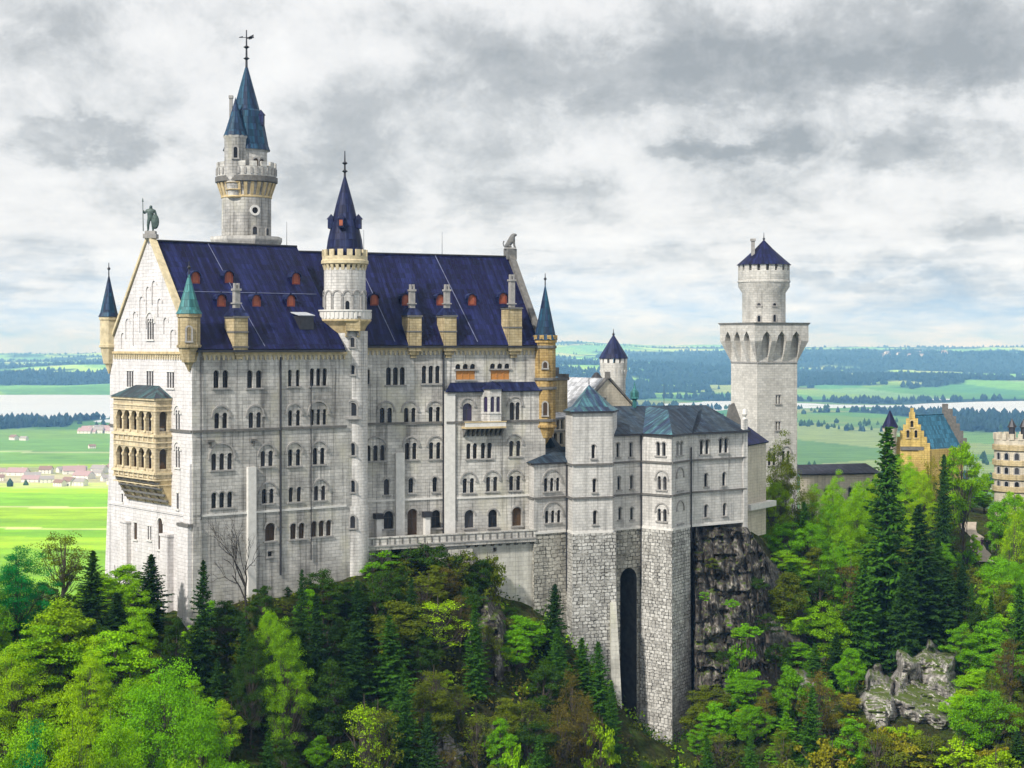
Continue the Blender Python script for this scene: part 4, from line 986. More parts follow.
pr.build('pier', [M['rubble'], M['rubble2']], bw)
M['recess_shade'] = mat_plain('recess_shade_masonry', (.035, .034, .03), .9, .5, 1.2, bump=.1)  # masonry painted near black: the recess's deep shade is put into the colour
# arched recess between the piers
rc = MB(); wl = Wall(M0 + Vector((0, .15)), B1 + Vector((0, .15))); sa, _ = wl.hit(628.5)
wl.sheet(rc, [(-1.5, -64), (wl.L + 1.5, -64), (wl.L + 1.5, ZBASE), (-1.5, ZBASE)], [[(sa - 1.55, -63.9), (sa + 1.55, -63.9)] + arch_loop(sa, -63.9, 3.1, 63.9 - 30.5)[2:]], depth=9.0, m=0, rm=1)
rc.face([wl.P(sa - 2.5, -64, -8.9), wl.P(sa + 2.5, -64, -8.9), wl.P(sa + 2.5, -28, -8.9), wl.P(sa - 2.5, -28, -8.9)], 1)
rc.build('arched_recess', [M['rubble2'], M['recess_shade']], bw)
bt = MB(); q0 = T2 + Vector((.3, -.6)); Wb = Wall(q0 + Vector((-1.2, -.1)), q0 + Vector((.35, .1)))
bt.hexa([Wb.P(.6, -56, 1.6), Wb.P(2.3, -56, 1.6), Wb.P(2.3, -56, -2), Wb.P(.6, -56, -2), Wb.P(0.5, -34.5, .5), Wb.P(1.3, -34.5, .5), Wb.P(1.3, -34.5, -1), Wb.P(.5, -34.5, -1)])
bt.build('buttress', M['smooth'], bw)
# roofs
kr = MB()
def eave(p, c, k=1.05): return Vector(c) + (Vector(p) - Vector(c)) * k
cA = (A1 + A2 + pt(566, 236)) / 3
ea = [eave(A0, cA, 1.08), eave(A1, cA, 1.12), eave(A2, cA, 1.04), pt(566, 236), pt(536, 236)]
ap0, ap1 = Vector((*pt(556, 233), ZP(446.5, 233))), Vector((*pt(568, 234), ZP(446.5, 234)))
kr.face([(*ea[1], ZA), (*ea[2], ZA), ap1, ap0]); kr.face([(*ea[0], ZA), (*ea[1], ZA), ap0]); kr.face([(*ea[4], ZA + 1), (*ea[0], ZA), ap0]); kr.face([(*ea[3], ZA), (*ea[4], ZA + 1), ap0, ap1])
kr.face([(*p, ZA - .02) for p in (ea[0], ea[1], ea[2], ea[3])])
Wall(ea[1], ea[2]).box(kr, 0, (ea[2] - ea[1]).length, ZA - .22, ZA, -.1, .05, 1)
# steep pointed dark gable roof behind the annex
g0, g1, g2 = pt(545, 234), pt(556.5, 233.4), pt(563, 238)
kr.face([(*g0, ZP(448, 234)), (*g1, ZP(448, 233.4)), Vector((*pt(546.5, 234), ZP(430, 234)))]); kr.face([(*g1, ZP(448, 233.4)), (*g2, ZP(448, 238)), Vector((*pt(546.5, 236), ZP(430, 236)))]); kr.face([(*g1, ZP(448, 233.4)), Vector((*pt(546.5, 236), ZP(430, 236))), Vector((*pt(546.5, 234), ZP(430, 234)))])
# main roofs
ZR = -8.75
def hipslope(P4, th=.15): kr.slab(P4, th)
e_m0, e_b1 = M0 + Vector((0, -.3)), B1 + Vector((.2, -.4))
rg0, rg1 = Vector((XP(608, 243), 243)), Vector((XP(706, 248), 248))
e_b3, e_b4 = B3 + Vector((.2, -.4)), B4 + Vector((.5, -.4))
kr.face([(*e_m0, ZM), (*e_b1, ZM), (*e_b3, ZM), (*e_b4, ZM), (*rg1, ZR), (*rg0, ZR)])
kr.face([(*e_b4, ZM), (*(BK1 + Vector((.5, .5))), ZM), (*rg1, ZR)]); kr.face([(*(BK1 + Vector((.5, .5))), ZM), (*BK0, ZM), (*rg0, ZR), (*rg1, ZR)])
ba = Vector((*pt(668, 238.5), ZP(410, 238.5)))
e_b2 = B2 + Vector((.05, -.6))
kr.face([(*e_b1, ZM + .01), (*e_b2, ZM + .01), ba], 2); kr.face([(*e_b2, ZM + .01), (*e_b3, ZM + .01), ba], 0)
kr.face([(*e_b1, ZM + .01), ba, Vector((*pt(646, 245), ZR + .02))], 2); kr.face([(*e_b3, ZM + .01), Vector((*pt(700, 246), ZR + .02)), ba])
for P_, Q_ in ((e_m0, e_b1), (e_b1, e_b2), (e_b2, e_b3), (e_b3, e_b4)):
    w_ = Wall(P_, Q_); w_.box(kr, -.05, w_.L + .05, ZM - .26, ZM + .0, -.3, .08, 1)
kr.build('roof', [M['wingroof'], M['metal'], M['roofpat']], bw)
# bower tower's pyramid roof, patinated
tr_ = MB(); cT_ = (T1 + T2 + T3 + T4) / 4; tp = Vector((*pt(589, 233), ZP(384.5, 233))); et = [eave(p, cT_, 1.08) for p in (T0, T1, T2, T3, T4)]
zk = ZT + .5
for k in range(5):
    a, b_ = et[k], et[(k + 1) % 5]; a2, b2 = Vector(cT_) + (a - cT_) * .72, Vector(cT_) + (b_ - cT_) * .72
    tr_.face([(*a, ZT - .05), (*b_, ZT - .05), (*b2, zk), (*a2, zk)], 0); tr_.face([(*a2, zk), (*b2, zk), tp], 0)
    w_ = Wall(a, b_); w_.box(tr_, 0, w_.L, ZT - .3, ZT - .05, -.3, .02, 1)
tr_.tube([tp, tp + Vector((0, 0, .9))], [.08, .03], 5, 1)
tr_.build('tower_roof', [M['roofpat'], M['metal']], bw)
# dark stepped gable dormer and lantern on the roofs
ex = MB()
q = pt(733, 247); ex.hexa([(*(q + Vector((-1.2, -.5))), -12), (*(q + Vector((1.6, .3))), -12), (*(q + Vector((1.6, 1.5))), -12), (*(q + Vector((-1.2, 1.0))), -12),
         (*(q + Vector((-.5, -.2))), -8.8), (*(q + Vector((.2, 0))), -8.4), (*(q + Vector((.2, 1.2))), -8.4), (*(q + Vector((-.5, 1.0))), -8.8)], 0)
ex.build('roof_gable', M['trimdark'], bw)
ln = MB(); cl = pt(634.5, 244); ln.lathe(cl, [(.3, -9), (.3, -7.9), (.62, -7.7), (.62, -6.8), (.2, -6.2), (.05, -5.3)], 8); ln.build('lantern', M['green'], bw)
rod = MB(); rod.tube([(*pt(664, 244), -9), (*pt(664, 244), -5.4)], [.05, .02], 4); rod.build('lightning_rod', M['metal'], bw)
# low lean-to at the right end
lt = MB(); R0, R1 = pt(746, 246), pt(766, 252); wl = Wall(R0, R1); zl = ZP(435, 248)
wl.sheet(lt, [(0, -28), (wl.L, -28), (wl.L, ZP(443, 250)), (0, ZP(443, 250))], m=0)
lt.slab([wl.P(-.2, ZP(444, 248), .5), wl.P(wl.L, ZP(441.5, 252), .5), wl.P(wl.L - 1, ZP(423, 253), -3.2), wl.P(-.2, ZP(423, 251), -3.2)], .2, 1)
wl.box(lt, -.4, wl.L + 1.5, ZP(507.5, 250), ZP(502, 250), -.3, 1.0, 2)
lt.build('lean_to', [M['beige'], M['roof'], M['trimlight']], bw)

# ---------------------------------------------------------------- buildings across the courtyard
kh = thing('courtyard_house', (XP(600, 257), 257, -27), 'small stone house with light grey gable roof behind the wing', 'castle building', 'castle buildings')
gA, gB = pt(584, 253.5), pt(631.5, 258); wl = Wall(gA, gB); zE, zR_ = ZP(405.5, 256), ZP(379, 256); bk = Vector((-wl.n.x, -wl.n.y)) * 11.0
b = MB(); wl.sheet(b, [(0, -28), (wl.L, -28), (wl.L, zE), (wl.L / 2, zR_), (0, zE)], windows(wl, [(604.5, 401, 1, 5, 'R', .5, .2)], kh, WM), m=0)
for s_ in (0, wl.L): b.face([wl.P(s_, -28), wl.P(s_, zE), wl.P(s_, zE) + Vector((*bk, 0)), wl.P(s_, -28) + Vector((*bk, 0))], 0)
b.face([wl.P(0, -28, -11), wl.P(wl.L, -28, -11), wl.P(wl.L, zE, -11), wl.P(wl.L / 2, zR_, -11), wl.P(0, zE, -11)], 0)
b.build('wall', M['beige'], kh)
b = MB(); ridge0, ridge1 = wl.P(wl.L / 2, zR_ + .12, -.4), wl.P(wl.L / 2, zR_ + .12, -11)
b.slab([wl.P(-.5, zE - .4, -.4), ridge0, ridge1, wl.P(-.5, zE - .4, -11)], .15); b.slab([wl.P(wl.L + .5, zE - .4, -.4), ridge0, ridge1, wl.P(wl.L + .5, zE - .4, -11)], .15)
b.build('roof', M['greyroof'], kh)
b = MB()
for s0, z0 in ((-.5, zE - .4), (wl.L + .5, zE - .4)):
    b.hexa([wl.P(s0, z0, .25), wl.P(s0, z0, -.45), wl.P(wl.L / 2, zR_ + .1, -.45), wl.P(wl.L / 2, zR_ + .1, .25), wl.P(s0, z0 + .35, .25), wl.P(s0, z0 + .35, -.45), wl.P(wl.L / 2, zR_ + .5, -.45), wl.P(wl.L / 2, zR_ + .5, .25)])
b.box(wl.P(wl.L / 2, zR_ + .6, -.1), (.4, 0, 0), (0, .4, 0), (0, 0, .5))
b.build('gable_coping', M['trimdark'], kh)
b = MB(); cc = pt(596.5, 264); b.lathe(cc, [(1.0, -6.5), (1.0, -5.2), (.75, -4.9), (.3, -4.3), (0, -4.2)], 12); b.build('cupola', M['metal'], kh)
gw = thing('gallery_wing', (XP(560, 250), 250, -27), 'narrow arcaded gallery with a square crenellated turret behind the golden corner turret', 'castle building', 'castle buildings')
gA, gB = pt(549, 247), pt(585, 252); wl = Wall(gA, gB); zt0 = ZP(417, 249)
b = MB(); hs_ = []
for k in range(6): hs_.append(arch_loop(.9 + k * .9, ZP(429, 249), .6, 1.4))
for k in range(4): hs_.append(arch_loop(1.3 + k * 1.2, ZP(444, 249), .7, 1.7))
wl.sheet(b, [(0, -28), (wl.L, -28), (wl.L, zt0), (0, zt0)], hs_, depth=.4)
for zz_ in (418, 430.5): wl.box(b, 0, wl.L, ZP(zz_, 249) - .12, ZP(zz_, 249) + .12, -.02, .15, 1)
wl.box(b, 0, wl.L, -28, zt0 - .1, -.8, -.42, 2)
b.build('wall', [M['beige'], M['trim'], M['metal']], gw)
b = MB(); b.slab([wl.P(-.3, zt0, .3), wl.P(wl.L, zt0, .3), wl.P(wl.L, ZP(398, 256), -8), wl.P(-.3, ZP(398, 256), -8)], .2); b.build('roof', M['greyroof'], gw)
b = MB(); c_ = pt(557, 252); h_ = 1.15
def sq(h, a=.45): return [c_ + Vector((h * x * math.cos(a) - h * y * math.sin(a), h * x * math.sin(a) + h * y * math.cos(a))) for x, y in ((-1, -1), (1, -1), (1, 1), (-1, 1))]
b.prism(sq(h_), sq(h_), -20, ZP(380, 252), 0); b.prism(sq(h_ + .2), sq(h_ + .2), ZP(380, 252), ZP(377.5, 252), 1)
for x, y in ((-1, -1), (1, -1), (1, 1), (-1, 1), (0, -1), (1, 0)):
    a = .45; q = c_ + Vector((1.1 * (x * math.cos(a) - y * math.sin(a)), 1.1 * (x * math.sin(a) + y * math.cos(a)))); b.box((*q, ZP(376.5, 252) + .1), (.28, 0, 0), (0, .28, 0), (0, 0, .28), 1)
b.box((*c_, ZP(372, 252)), (.3, 0, 0), (0, .3, 0), (0, 0, .7), 1)
b.build('turret', [M['ochre'], M['trimdark']], gw)

Y = 272.0; cR = (XP(613.5, Y), Y); p_ = Y / F
rt = thing('small_round_tower', (cR[0], cR[1], -27), 'small round crenellated tower with a plain blue cone roof, standing behind the courtyard house', 'tower', 'castle towers')
b = MB(); b.lathe(cR, [(12 * p_, -30), (12 * p_, zpx(381, Y)), (13.4 * p_, zpx(372, Y)), (13.6 * p_, zpx(363, Y)), (0, zpx(362.9, Y))], 32)
b.build('wall', M['tower'], rt, smooth=True)
b = MB(); b.ring_blocks(cR, 11 * p_, 14 * p_, 20, .5, zpx(378, Y), zpx(370, Y), taper=12.1 * p_); b.ring_blocks(cR, 11.5 * p_, 13.8 * p_, 14, .6, zpx(363, Y), zpx(358, Y)); b.build('battlements', M['trimlight'], rt)
b = MB(); b.lathe(cR, [(14.8 * p_, zpx(358.5, Y)), (12.5 * p_, zpx(354, Y)), (0, zpx(334, Y))], 20); cr_ = b.build('cone_roof', M['roof2'], rt)
b = MB(); finial(b, cR, zpx(336, Y), zpx(329, Y), .1); b.build('finial', M['metal'], cr_)
slit_on(cR, 12 * p_, zpx(396, Y), zpx(388, Y), .5, rt, math.atan2(-cR[1], -cR[0]) + .4)

# ---------------------------------------------------------------- square tower
SO = (XP(757, 283), 283.0); SFm = frame(SO, 25.0); aS = 8.0
sq_t = thing('square_tower', (SO[0], SO[1], -27), 'tall square stone tower carrying a round crenellated drum with a slate cap', 'tower', 'castle towers')
fR = Wall(SFm(0, 0), SFm(aS, 0)); fL = Wall(SFm(0, aS), SFm(0, 0)); fB = Wall(SFm(aS, aS), SFm(0, aS)); fE = Wall(SFm(aS, 0), SFm(aS, aS))
p_ = 283 / F; zt1, za1, za0 = ZP(322.5, 283), ZP(338, 283), ZP(362, 283)
b = MB()
hR = windows(fR, [(778, 399.5, 2, 8, 'R', .3, .28), (778, 426, 2, 8, 'R', .3, .28), (772, 459, 2, 12, 'A', .6, .3), (786, 457, 2, 12, 'A', .6, .3)], sq_t, WM)
for wl, hh in ((fR, hR), (fL, []), (fB, []), (fE, [])): wl.sheet(b, [(0, -32), (aS, -32), (aS, zt1 - .2), (0, zt1 - .2)], hh, m=0)
OV = 1.35
for wl in (fR, fL, fB, fE):      # flaring arcade: front panel with pointed arches on tapering ribs
    hs_ = []; z_lo = za0 + .9
    cxs = [(-OV + (aS + 2 * OV) * (k + .5) / 3.0) * .82 + aS * .09 for k in range(3)]
    outline = [(-OV, za1 - .5)]
    w_ = .95
    for c_ in cxs:
        outline += [(c_ - w_, za1 - .5), (c_ - w_ * .75, za1 + .35), (c_, za1 + 1.15), (c_ + w_ * .75, za1 + .35), (c_ + w_, za1 - .5)]
    outline += [(aS + OV, za1 - .5), (aS + OV, zt1 - .35), (-OV, zt1 - .35)]
    wl.sheet(b, outline, [], p=OV, m=0)
    for c_ in cxs:
        oo = [(c_ - w_, za1 - .5), (c_ - w_ * .75, za1 + .35), (c_, za1 + 1.15), (c_ + w_ * .75, za1 + .35), (c_ + w_, za1 - .5)]
        for k in range(4): b.face([wl.P(*oo[k], OV), wl.P(*oo[k + 1], OV), wl.P(*oo[k + 1], 0), wl.P(*oo[k], 0)], 0)
    edges = [-OV] + [x for c_ in cxs for x in (c_ - w_, c_ + w_)] + [aS + OV]
    for k in range(0, 8, 2):
        l, r = edges[k], edges[k + 1]; l2, r2 = max(0.0, l), min(aS, r)
        m_ = (l2 + r2) / 2; hw = (r2 - l2) / 2
        b.hexa([wl.P(l2, za0, .02), wl.P(r2, za0, .02), wl.P(r2, za0, -.1), wl.P(l2, za0, -.1), wl.P(l, za1 - .5, OV), wl.P(r, za1 - .5, OV), wl.P(r, za1 - .5, -.1), wl.P(l, za1 - .5, -.1)], 0)
    wl.box(b, 0, aS, za0 - .18, za0, -.02, .14, 1)
ctr = SFm(aS / 2, aS / 2)
def sqf(h): return [SFm(aS / 2 - h, aS / 2 - h), SFm(aS / 2 + h, aS / 2 - h), SFm(aS / 2 + h, aS / 2 + h), SFm(aS / 2 - h, aS / 2 + h)]
b.build('wall', [M['tower'], M['trim']], sq_t)
b = MB(); b.prism(sqf(aS / 2 + OV + .05), sqf(aS / 2 + OV + .3), zt1 - .36, zt1, 0); b.build('cornice', M['trim'], sq_t)
cD = ctr; Yd = cD.y; p_ = Yd / F
b = MB(); b.lathe(cD, [(21.5 * p_, zt1 - .1), (21.5 * p_, zpx(293, Yd)), (25.5 * p_, zpx(287, Yd)), (25.5 * p_, zpx(271, Yd)), (0, zpx(270.9, Yd))], 40); b.build('drum', M['tower'], sq_t, smooth=True)
b = MB(); b.ring_blocks(cD, 20 * p_, 26 * p_, 22, .5, zpx(292, Yd), zpx(282, Yd), taper=21.6 * p_); b.lathe(cD, [(25.5 * p_, zpx(283, Yd)), (26.3 * p_, zpx(282.5, Yd)), (26.3 * p_, zpx(281, Yd)), (25.5 * p_, zpx(280.5, Yd))], 40)
b.ring_blocks(cD, 23 * p_, 25.6 * p_, 18, .66, zpx(271.2, Yd), zpx(264.5, Yd)); b.build('battlements', M['tower'], sq_t)
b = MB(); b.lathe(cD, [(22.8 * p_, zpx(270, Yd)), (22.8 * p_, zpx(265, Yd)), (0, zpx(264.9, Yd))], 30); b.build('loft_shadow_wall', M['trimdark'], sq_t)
b = MB(); b.lathe(cD, [(27.2 * p_, zpx(265.2, Yd)), (20 * p_, zpx(259, Yd)), (9 * p_, zpx(249, Yd)), (0, zpx(239.5, Yd))], 24); cp = b.build('cap_roof', M['roof'], sq_t)
b = MB(); finial(b, cD, zpx(241, Yd), zpx(232.5, Yd), .1); b.build('finial', M['metal'], cp)
b = MB(); xx = XP(753, Yd - 1.5); b.box((xx, Yd - 1.5, zpx(250, Yd)), (.28, 0, 0), (0, .28, 0), (0, 0, 1.6)); b.box((xx, Yd - 1.5, zpx(240.5, Yd)), (.42, 0, 0), (0, .42, 0), (0, 0, .2)); b.build('chimney', M['trim'], cp)
af = math.atan2(-cD.y, -cD.x)
for k, y0, y1 in ((-.22, 306, 303.6), (.5, 306, 303.6), (-.22, 322, 316), (.5, 322, 315)): slit_on(cD, 21.5 * p_, zpx(y0, Yd), zpx(y1, Yd), .6 if y0 < 310 else .5, sq_t, af + k)

# ---------------------------------------------------------------- gatehouse
gh_t = thing('gatehouse', (XP(915, 332), 332, -30), 'yellow sandstone gatehouse with a stepped gable and teal roof, half hidden by trees', 'castle building', 'castle buildings')
gA, gB = pt(894, 331), pt(930, 330); wl = Wall(gA, gB); b = MB(); zE = ZP(449, 331); zR_ = ZP(412, 331); L = wl.L
steps = 6; out = [(0, -30), (L, -30), (L, zE)]
for k in range(steps):
    x0 = L - L / 2 * k / steps; x1 = L - L / 2 * (k + 1) / steps; z = zE + (zR_ - zE) * (k + 1) / steps; out += [(x0, z), (x1 if k < steps - 1 else L / 2 + .35, z)]
out += [(L / 2 + .35, zR_ + .8), (L / 2 - .35, zR_ + .8)]
for k in reversed(range(steps)):
    x0 = L / 2 * k / steps; x1 = L / 2 * (k + 1) / steps; z = zE + (zR_ - zE) * (k + 1) / steps; out += [(x1 if k < steps - 1 else L / 2 - .35, z), (x0, z)]
hg = windows(wl, [(908, 434, 1, 7, 'S', .5, .2), (916, 434, 1, 7, 'S', .5, .2), (912, 424, 1, 6, 'S', .5, .2)], gh_t, WMO)
wl.sheet(b, out, hg)
bk = Vector((*(-wl.n * 9), 0)); rv = Wall(gB, gB + Vector((8.5, 5.5)))
dirv = Vector((8.0, 6.0, 0))
b.face([wl.P(L, -30), wl.P(L, zE), wl.P(L, zE) + dirv, wl.P(L, -30) + dirv]); b.face([wl.P(0, -30), wl.P(0, zE), wl.P(0, zE) + dirv, wl.P(0, -30) + dirv])
wl.box(b, 1.2, L - 1.2, ZP(450, 331), ZP(446.5, 331), -.02, .3, 1); wl.box(b, L - 2.2, L, -30, ZP(449, 331), -.02, .25, 0)
b.build('wall', [M['gate'], M['trimdark']], gh_t)
b = MB(); q0 = wl.P(L / 2, zR_ - .5, -.3); q1 = wl.P(L + .2, zE, -.3); q2 = wl.P(-.2, zE, -.3)
b.slab([q1, q1 + dirv, q0 + dirv, q0], .2); b.slab([q2, q2 + dirv, q0 + dirv, q0], .2); b.build('roof', M['tealroof'], gh_t)
b = MB()
e_ = wl.P(L / 2, 0, -.3) + dirv
for k in range(5):
    f = k / 5; zz_ = zE + (zR_ - zE) * (k + 1) / 5 + .4; xx = e_ + Vector((*(wl.d * (L / 2) * (1 - f)), 0))
    b.box((xx.x - .2, xx.y, (zE + zz_) / 2), (.9, 0, 0), (0, .4, 0), (0, 0, (zz_ - zE) / 2))
b.box((e_.x, e_.y, zR_ + .4), (.5, 0, 0), (0, .4, 0), (0, 0, 1.0)); b.build('rear_stepped_gable', M['trimdark'], gh_t)
c_ = pt(890, 330); b = MB(); b.lathe(c_, [(1.25, -30), (1.25, ZP(432, 330)), (1.45, ZP(430, 330)), (1.45, ZP(427, 330)), (0, ZP(426.9, 330))], 16); t_ = b.build('turret', M['beige'], gh_t, smooth=True)
b = MB(); b.lathe(c_, [(1.65, ZP(427.5, 330)), (1.3, ZP(424, 330)), (0, ZP(409.5, 330))], 14); b.build('cone_roof', M['roof'], t_)
# drum tower of the gatehouse, with bands of arcades
Y = 318.0; cG = pt(1021, Y); p_ = Y / F
gt = thing('gate_tower', (cG.x, cG.y, -30), 'broad round beige tower with several banded galleries and battlements, cut by the frame edge', 'tower', 'castle towers')
b = MB(); r_ = 26 * p_; b.lathe(cG, [(r_, -34), (r_, zpx(439, Y)), (0, zpx(438.9, Y))], 40); b.build('wall', M['beige'], gt, smooth=True)
b = MB()
for y_ in (447, 462, 476, 488): b.lathe(cG, [(r_, zpx(y_ + 3, Y)), (r_ * 1.07, zpx(y_ + 2.5, Y)), (r_ * 1.07, zpx(y_ - 2.5, Y)), (r_, zpx(y_ - 3, Y))], 40, 1)
b.ring_blocks(cG, r_ * .92, r_ * 1.04, 20, .55, zpx(439, Y), zpx(433, Y), 0); b.build('battlements', [M['beige'], M['ochre']], gt)
af = math.atan2(-cG.y, -cG.x)
for y_ in (456, 470, 484):
    for k in (-.95, -.55, -.15, .25): slit_on(cG, r_, zpx(y_ + 2.5, Y), zpx(y_ - 4, Y), .75, gt, af + k)
b = MB()
for k in (-9, 3): b.lathe(cG + Vector((k * p_ , 0)), [(.6, zpx(439, Y)), (.6, zpx(428, Y)), (.9, zpx(427, Y)), (0, zpx(418, Y))], 8)
b.build('roof_turret', M['metal'], gt)
# low range with dark roof between square tower and gatehouse
lr_ = thing('low_range', (XP(838, 318), 318, -30), 'long low range with a dark slate roof between the square tower and the gatehouse trees', 'castle building', 'castle buildings')
gA, gB = pt(800, 316), pt(880, 322); wl = Wall(gA, gB); b = MB()
hw = windows(wl, [(826, 493, 1, 9, 'S', .7, .2), (831.5, 492, 1, 9, 'S', .7, .2), (850, 492, 1, 9, 'S', .7, .2)], lr_, WM)
wl.sheet(b, [(0, -34), (wl.L, -34), (wl.L, ZP(473, 320)), (0, ZP(474, 316))], hw); b.build('wall', M['beige'], lr_)
b = MB(); b.slab([wl.P(-.3, ZP(474, 316), .5), wl.P(wl.L, ZP(473, 321), .5), wl.P(wl.L, ZP(463, 327), -5), wl.P(-.3, ZP(464.5, 322), -5)], .2); b.build('roof', M['greyslate'], lr_)

# ---------------------------------------------------------------- statues
def skin_body(name, joints, edges, mat, parent=None, org=(0, 0, 0), sub=1):
    me = bpy.data.meshes.new(name); me.from_pydata([Vector(j[0]) for j in joints], edges, []); o = bpy.data.objects.new(name, me)
    link(o, parent); o.location = org
    sk = o.modifiers.new('skin', 'SKIN'); sk.use_smooth_shade = True
    for v, j in zip(me.skin_vertices[0].data, joints): v.radius = (j[1], j[1] if len(j) < 3 else j[2])
    me.skin_vertices[0].data[0].use_root = True
    sb = o.modifiers.new('sub', 'SUBSURF'); sb.levels = sb.render_levels = sub
    dg = bpy.context.evaluated_depsgraph_get(); ev = o.evaluated_get(dg); nm = bpy.data.meshes.new_from_object(ev)
    o.modifiers.clear(); o.data = nm; nm.materials.clear(); nm.materials.append(mat)
    return o
ST = WF(.2, Wd / 2); zs = ZRW + .75
knight = thing('knight_statue', (ST.x, ST.y, zs), 'green bronze knight with lance and shield on top of the white gable', 'statue', 'roof statues')
b = MB(); b.box((ST.x, ST.y, zs + .25), (.62, 0, 0), (0, .62, 0), (0, 0, .18)); b.box((ST.x, ST.y, zs - .2), (.8, 0, 0), (0, .8, 0), (0, 0, .26)); b.build('pedestal', M['trim'], knight)
H = 3.25; hb = .42
J = [((0, 0, hb + .50 * H), .34, .26), ((0, 0, hb + .66 * H), .38, .27), ((0, 0, hb + .79 * H), .42, .26), ((0, 0, hb + .855 * H), .15), ((.02, -.03, hb + .91 * H), .24, .26), ((.02, -.02, hb + .985 * H), .17),
     ((-.2, -.02, hb + .46 * H), .25), ((-.3, -.1, hb + .26 * H), .19), ((-.32, 0, hb + .05 * H), .13), ((-.36, -.28, hb + .02 * H), .1),
     ((.2, .02, hb + .46 * H), .25), ((.26, -.02, hb + .26 * H), .19), ((.26, .08, hb + .05 * H), .13), ((.3, -.2, hb + .02 * H), .1),
     ((-.48, 0, hb + .78 * H), .18), ((-.78, -.1, hb + .66 * H), .14), ((-.86, -.25, hb + .79 * H), .11),
     ((.48, 0, hb + .77 * H), .18), ((.66, -.02, hb + .61 * H), .14), ((.6, -.3, hb + .47 * H), .11)]
E = [(0, 1), (1, 2), (2, 3), (3, 4), (4, 5), (0, 6), (6, 7), (7, 8), (8, 9), (0, 10), (10, 11), (11, 12), (12, 13), (2, 14), (14, 15), (15, 16), (2, 17), (17, 18), (18, 19)]
skin_body('figure', J, E, M['bronze'], knight)
b = MB(); b.tube([(ST.x - .86, ST.y - .3, zs + hb), (ST.x - .92, ST.y - .3, zs + hb + 3.7)], [.06, .04], 6); b.tube([(ST.x - .92, ST.y - .3, zs + hb + 3.6), (ST.x - .93, ST.y - .3, zs + hb + 4.1)], [.12, .01], 6); b.build('lance', M['bronze'], knight)
b = MB(); b.lathe((0, 0), [(.62, 0), (.5, .12), (0, .2)], 14)
for k in range(len(b.v)):
    v = b.v[k]; b.v[k] = Vector((ST.x + .62 + v.x * .8, ST.y - .38 - v.z, zs + hb + 1.15 + v.y * 1.5))
b.build('shield', M['bronze'], knight)
LT = EF(El - .3, Ed / 2); zl = ZRE + 1.15
lion = thing('lion_statue', (LT.x, LT.y, zl), 'grey stone lion sitting on the pedestal of the far palace gable', 'statue', 'roof statues')
b = MB(); b.box((LT.x, LT.y, zl + .08), (.85, 0, 0), (0, .6, 0), (0, 0, .1)); b.build('plinth', M['trim'], lion)
J = [((-.42, 0, .55), .42), ((0, 0, 1.0), .46), ((.28, 0, 1.5), .42), ((.42, 0, 1.95), .40), ((.78, 0, 1.98), .22), ((.95, 0, 1.9), .13),
     ((.5, -.24, 1.0), .18), ((.62, -.25, .25), .14), ((.85, -.25, .2), .13), ((.5, .24, 1.0), .18), ((.62, .25, .25), .14), ((.85, .25, .2), .13),
     ((-.2, -.38, .45), .26), ((.2, -.42, .22), .14), ((-.2, .38, .45), .26), ((.2, .42, .22), .14), ((-.85, 0, .3), .1), ((-1.0, 0, .8), .08), ((-.85, 0, 1.15), .11)]
E = [(0, 1), (1, 2), (2, 3), (3, 4), (4, 5), (2, 6), (6, 7), (7, 8), (2, 9), (9, 10), (10, 11), (0, 12), (12, 13), (0, 14), (14, 15), (0, 16), (16, 17), (17, 18)]
skin_body('figure', J, E, M['lionstone'], lion)
# lightning rods on the ridges belong to the palace
b = MB()
for fr_, s_, z_, d_ in ((WF, Wl - 2.0, ZRW, Wd), (EF, 6, ZRE, Ed), (EF, 17.5, ZRE, Ed)): q = fr_(s_, d_ / 2); b.tube([(*q, z_), (*q, z_ + 3.2)], [.045, .02], 4)
b.build('lightning_rod', M['metal'], palace)
# ---------------------------------------------------------------- numpy noise
def _hash(ix, iy, seed):
    h = (ix.astype(np.int64) * 374761393 + iy.astype(np.int64) * 668265263 + seed * 1442695041) & 0x7fffffff
    h = ((h ^ (h >> 13)) * 1274126177) & 0x7fffffff
    return ((h ^ (h >> 16)) & 0xffff) / 65535.0
def vnoise(x, y, seed=0):
    x = np.asarray(x, float); y = np.asarray(y, float)
    ix = np.floor(x); iy = np.floor(y); fx = x - ix; fy = y - iy
    fx = fx * fx * (3 - 2 * fx); fy = fy * fy * (3 - 2 * fy)
    a = _hash(ix, iy, seed); b = _hash(ix + 1, iy, seed); c = _hash(ix, iy + 1, seed); d = _hash(ix + 1, iy + 1, seed)
    return (a * (1 - fx) + b * fx) * (1 - fy) + (c * (1 - fx) + d * fx) * fy
def fbm(x, y, seed=0, oct=4, g=0.5):
    s = 0; a = 1; t = 0
    for o in range(oct): s = s + a * vnoise(x * 2 ** o + 17.3 * o, y * 2 ** o - 9.1 * o, seed + o); t += a; a *= g
    return s / t
def sstep(a, b, x): t = np.clip((x - a) / (b - a), 0, 1); return t * t * (3 - 2 * t)

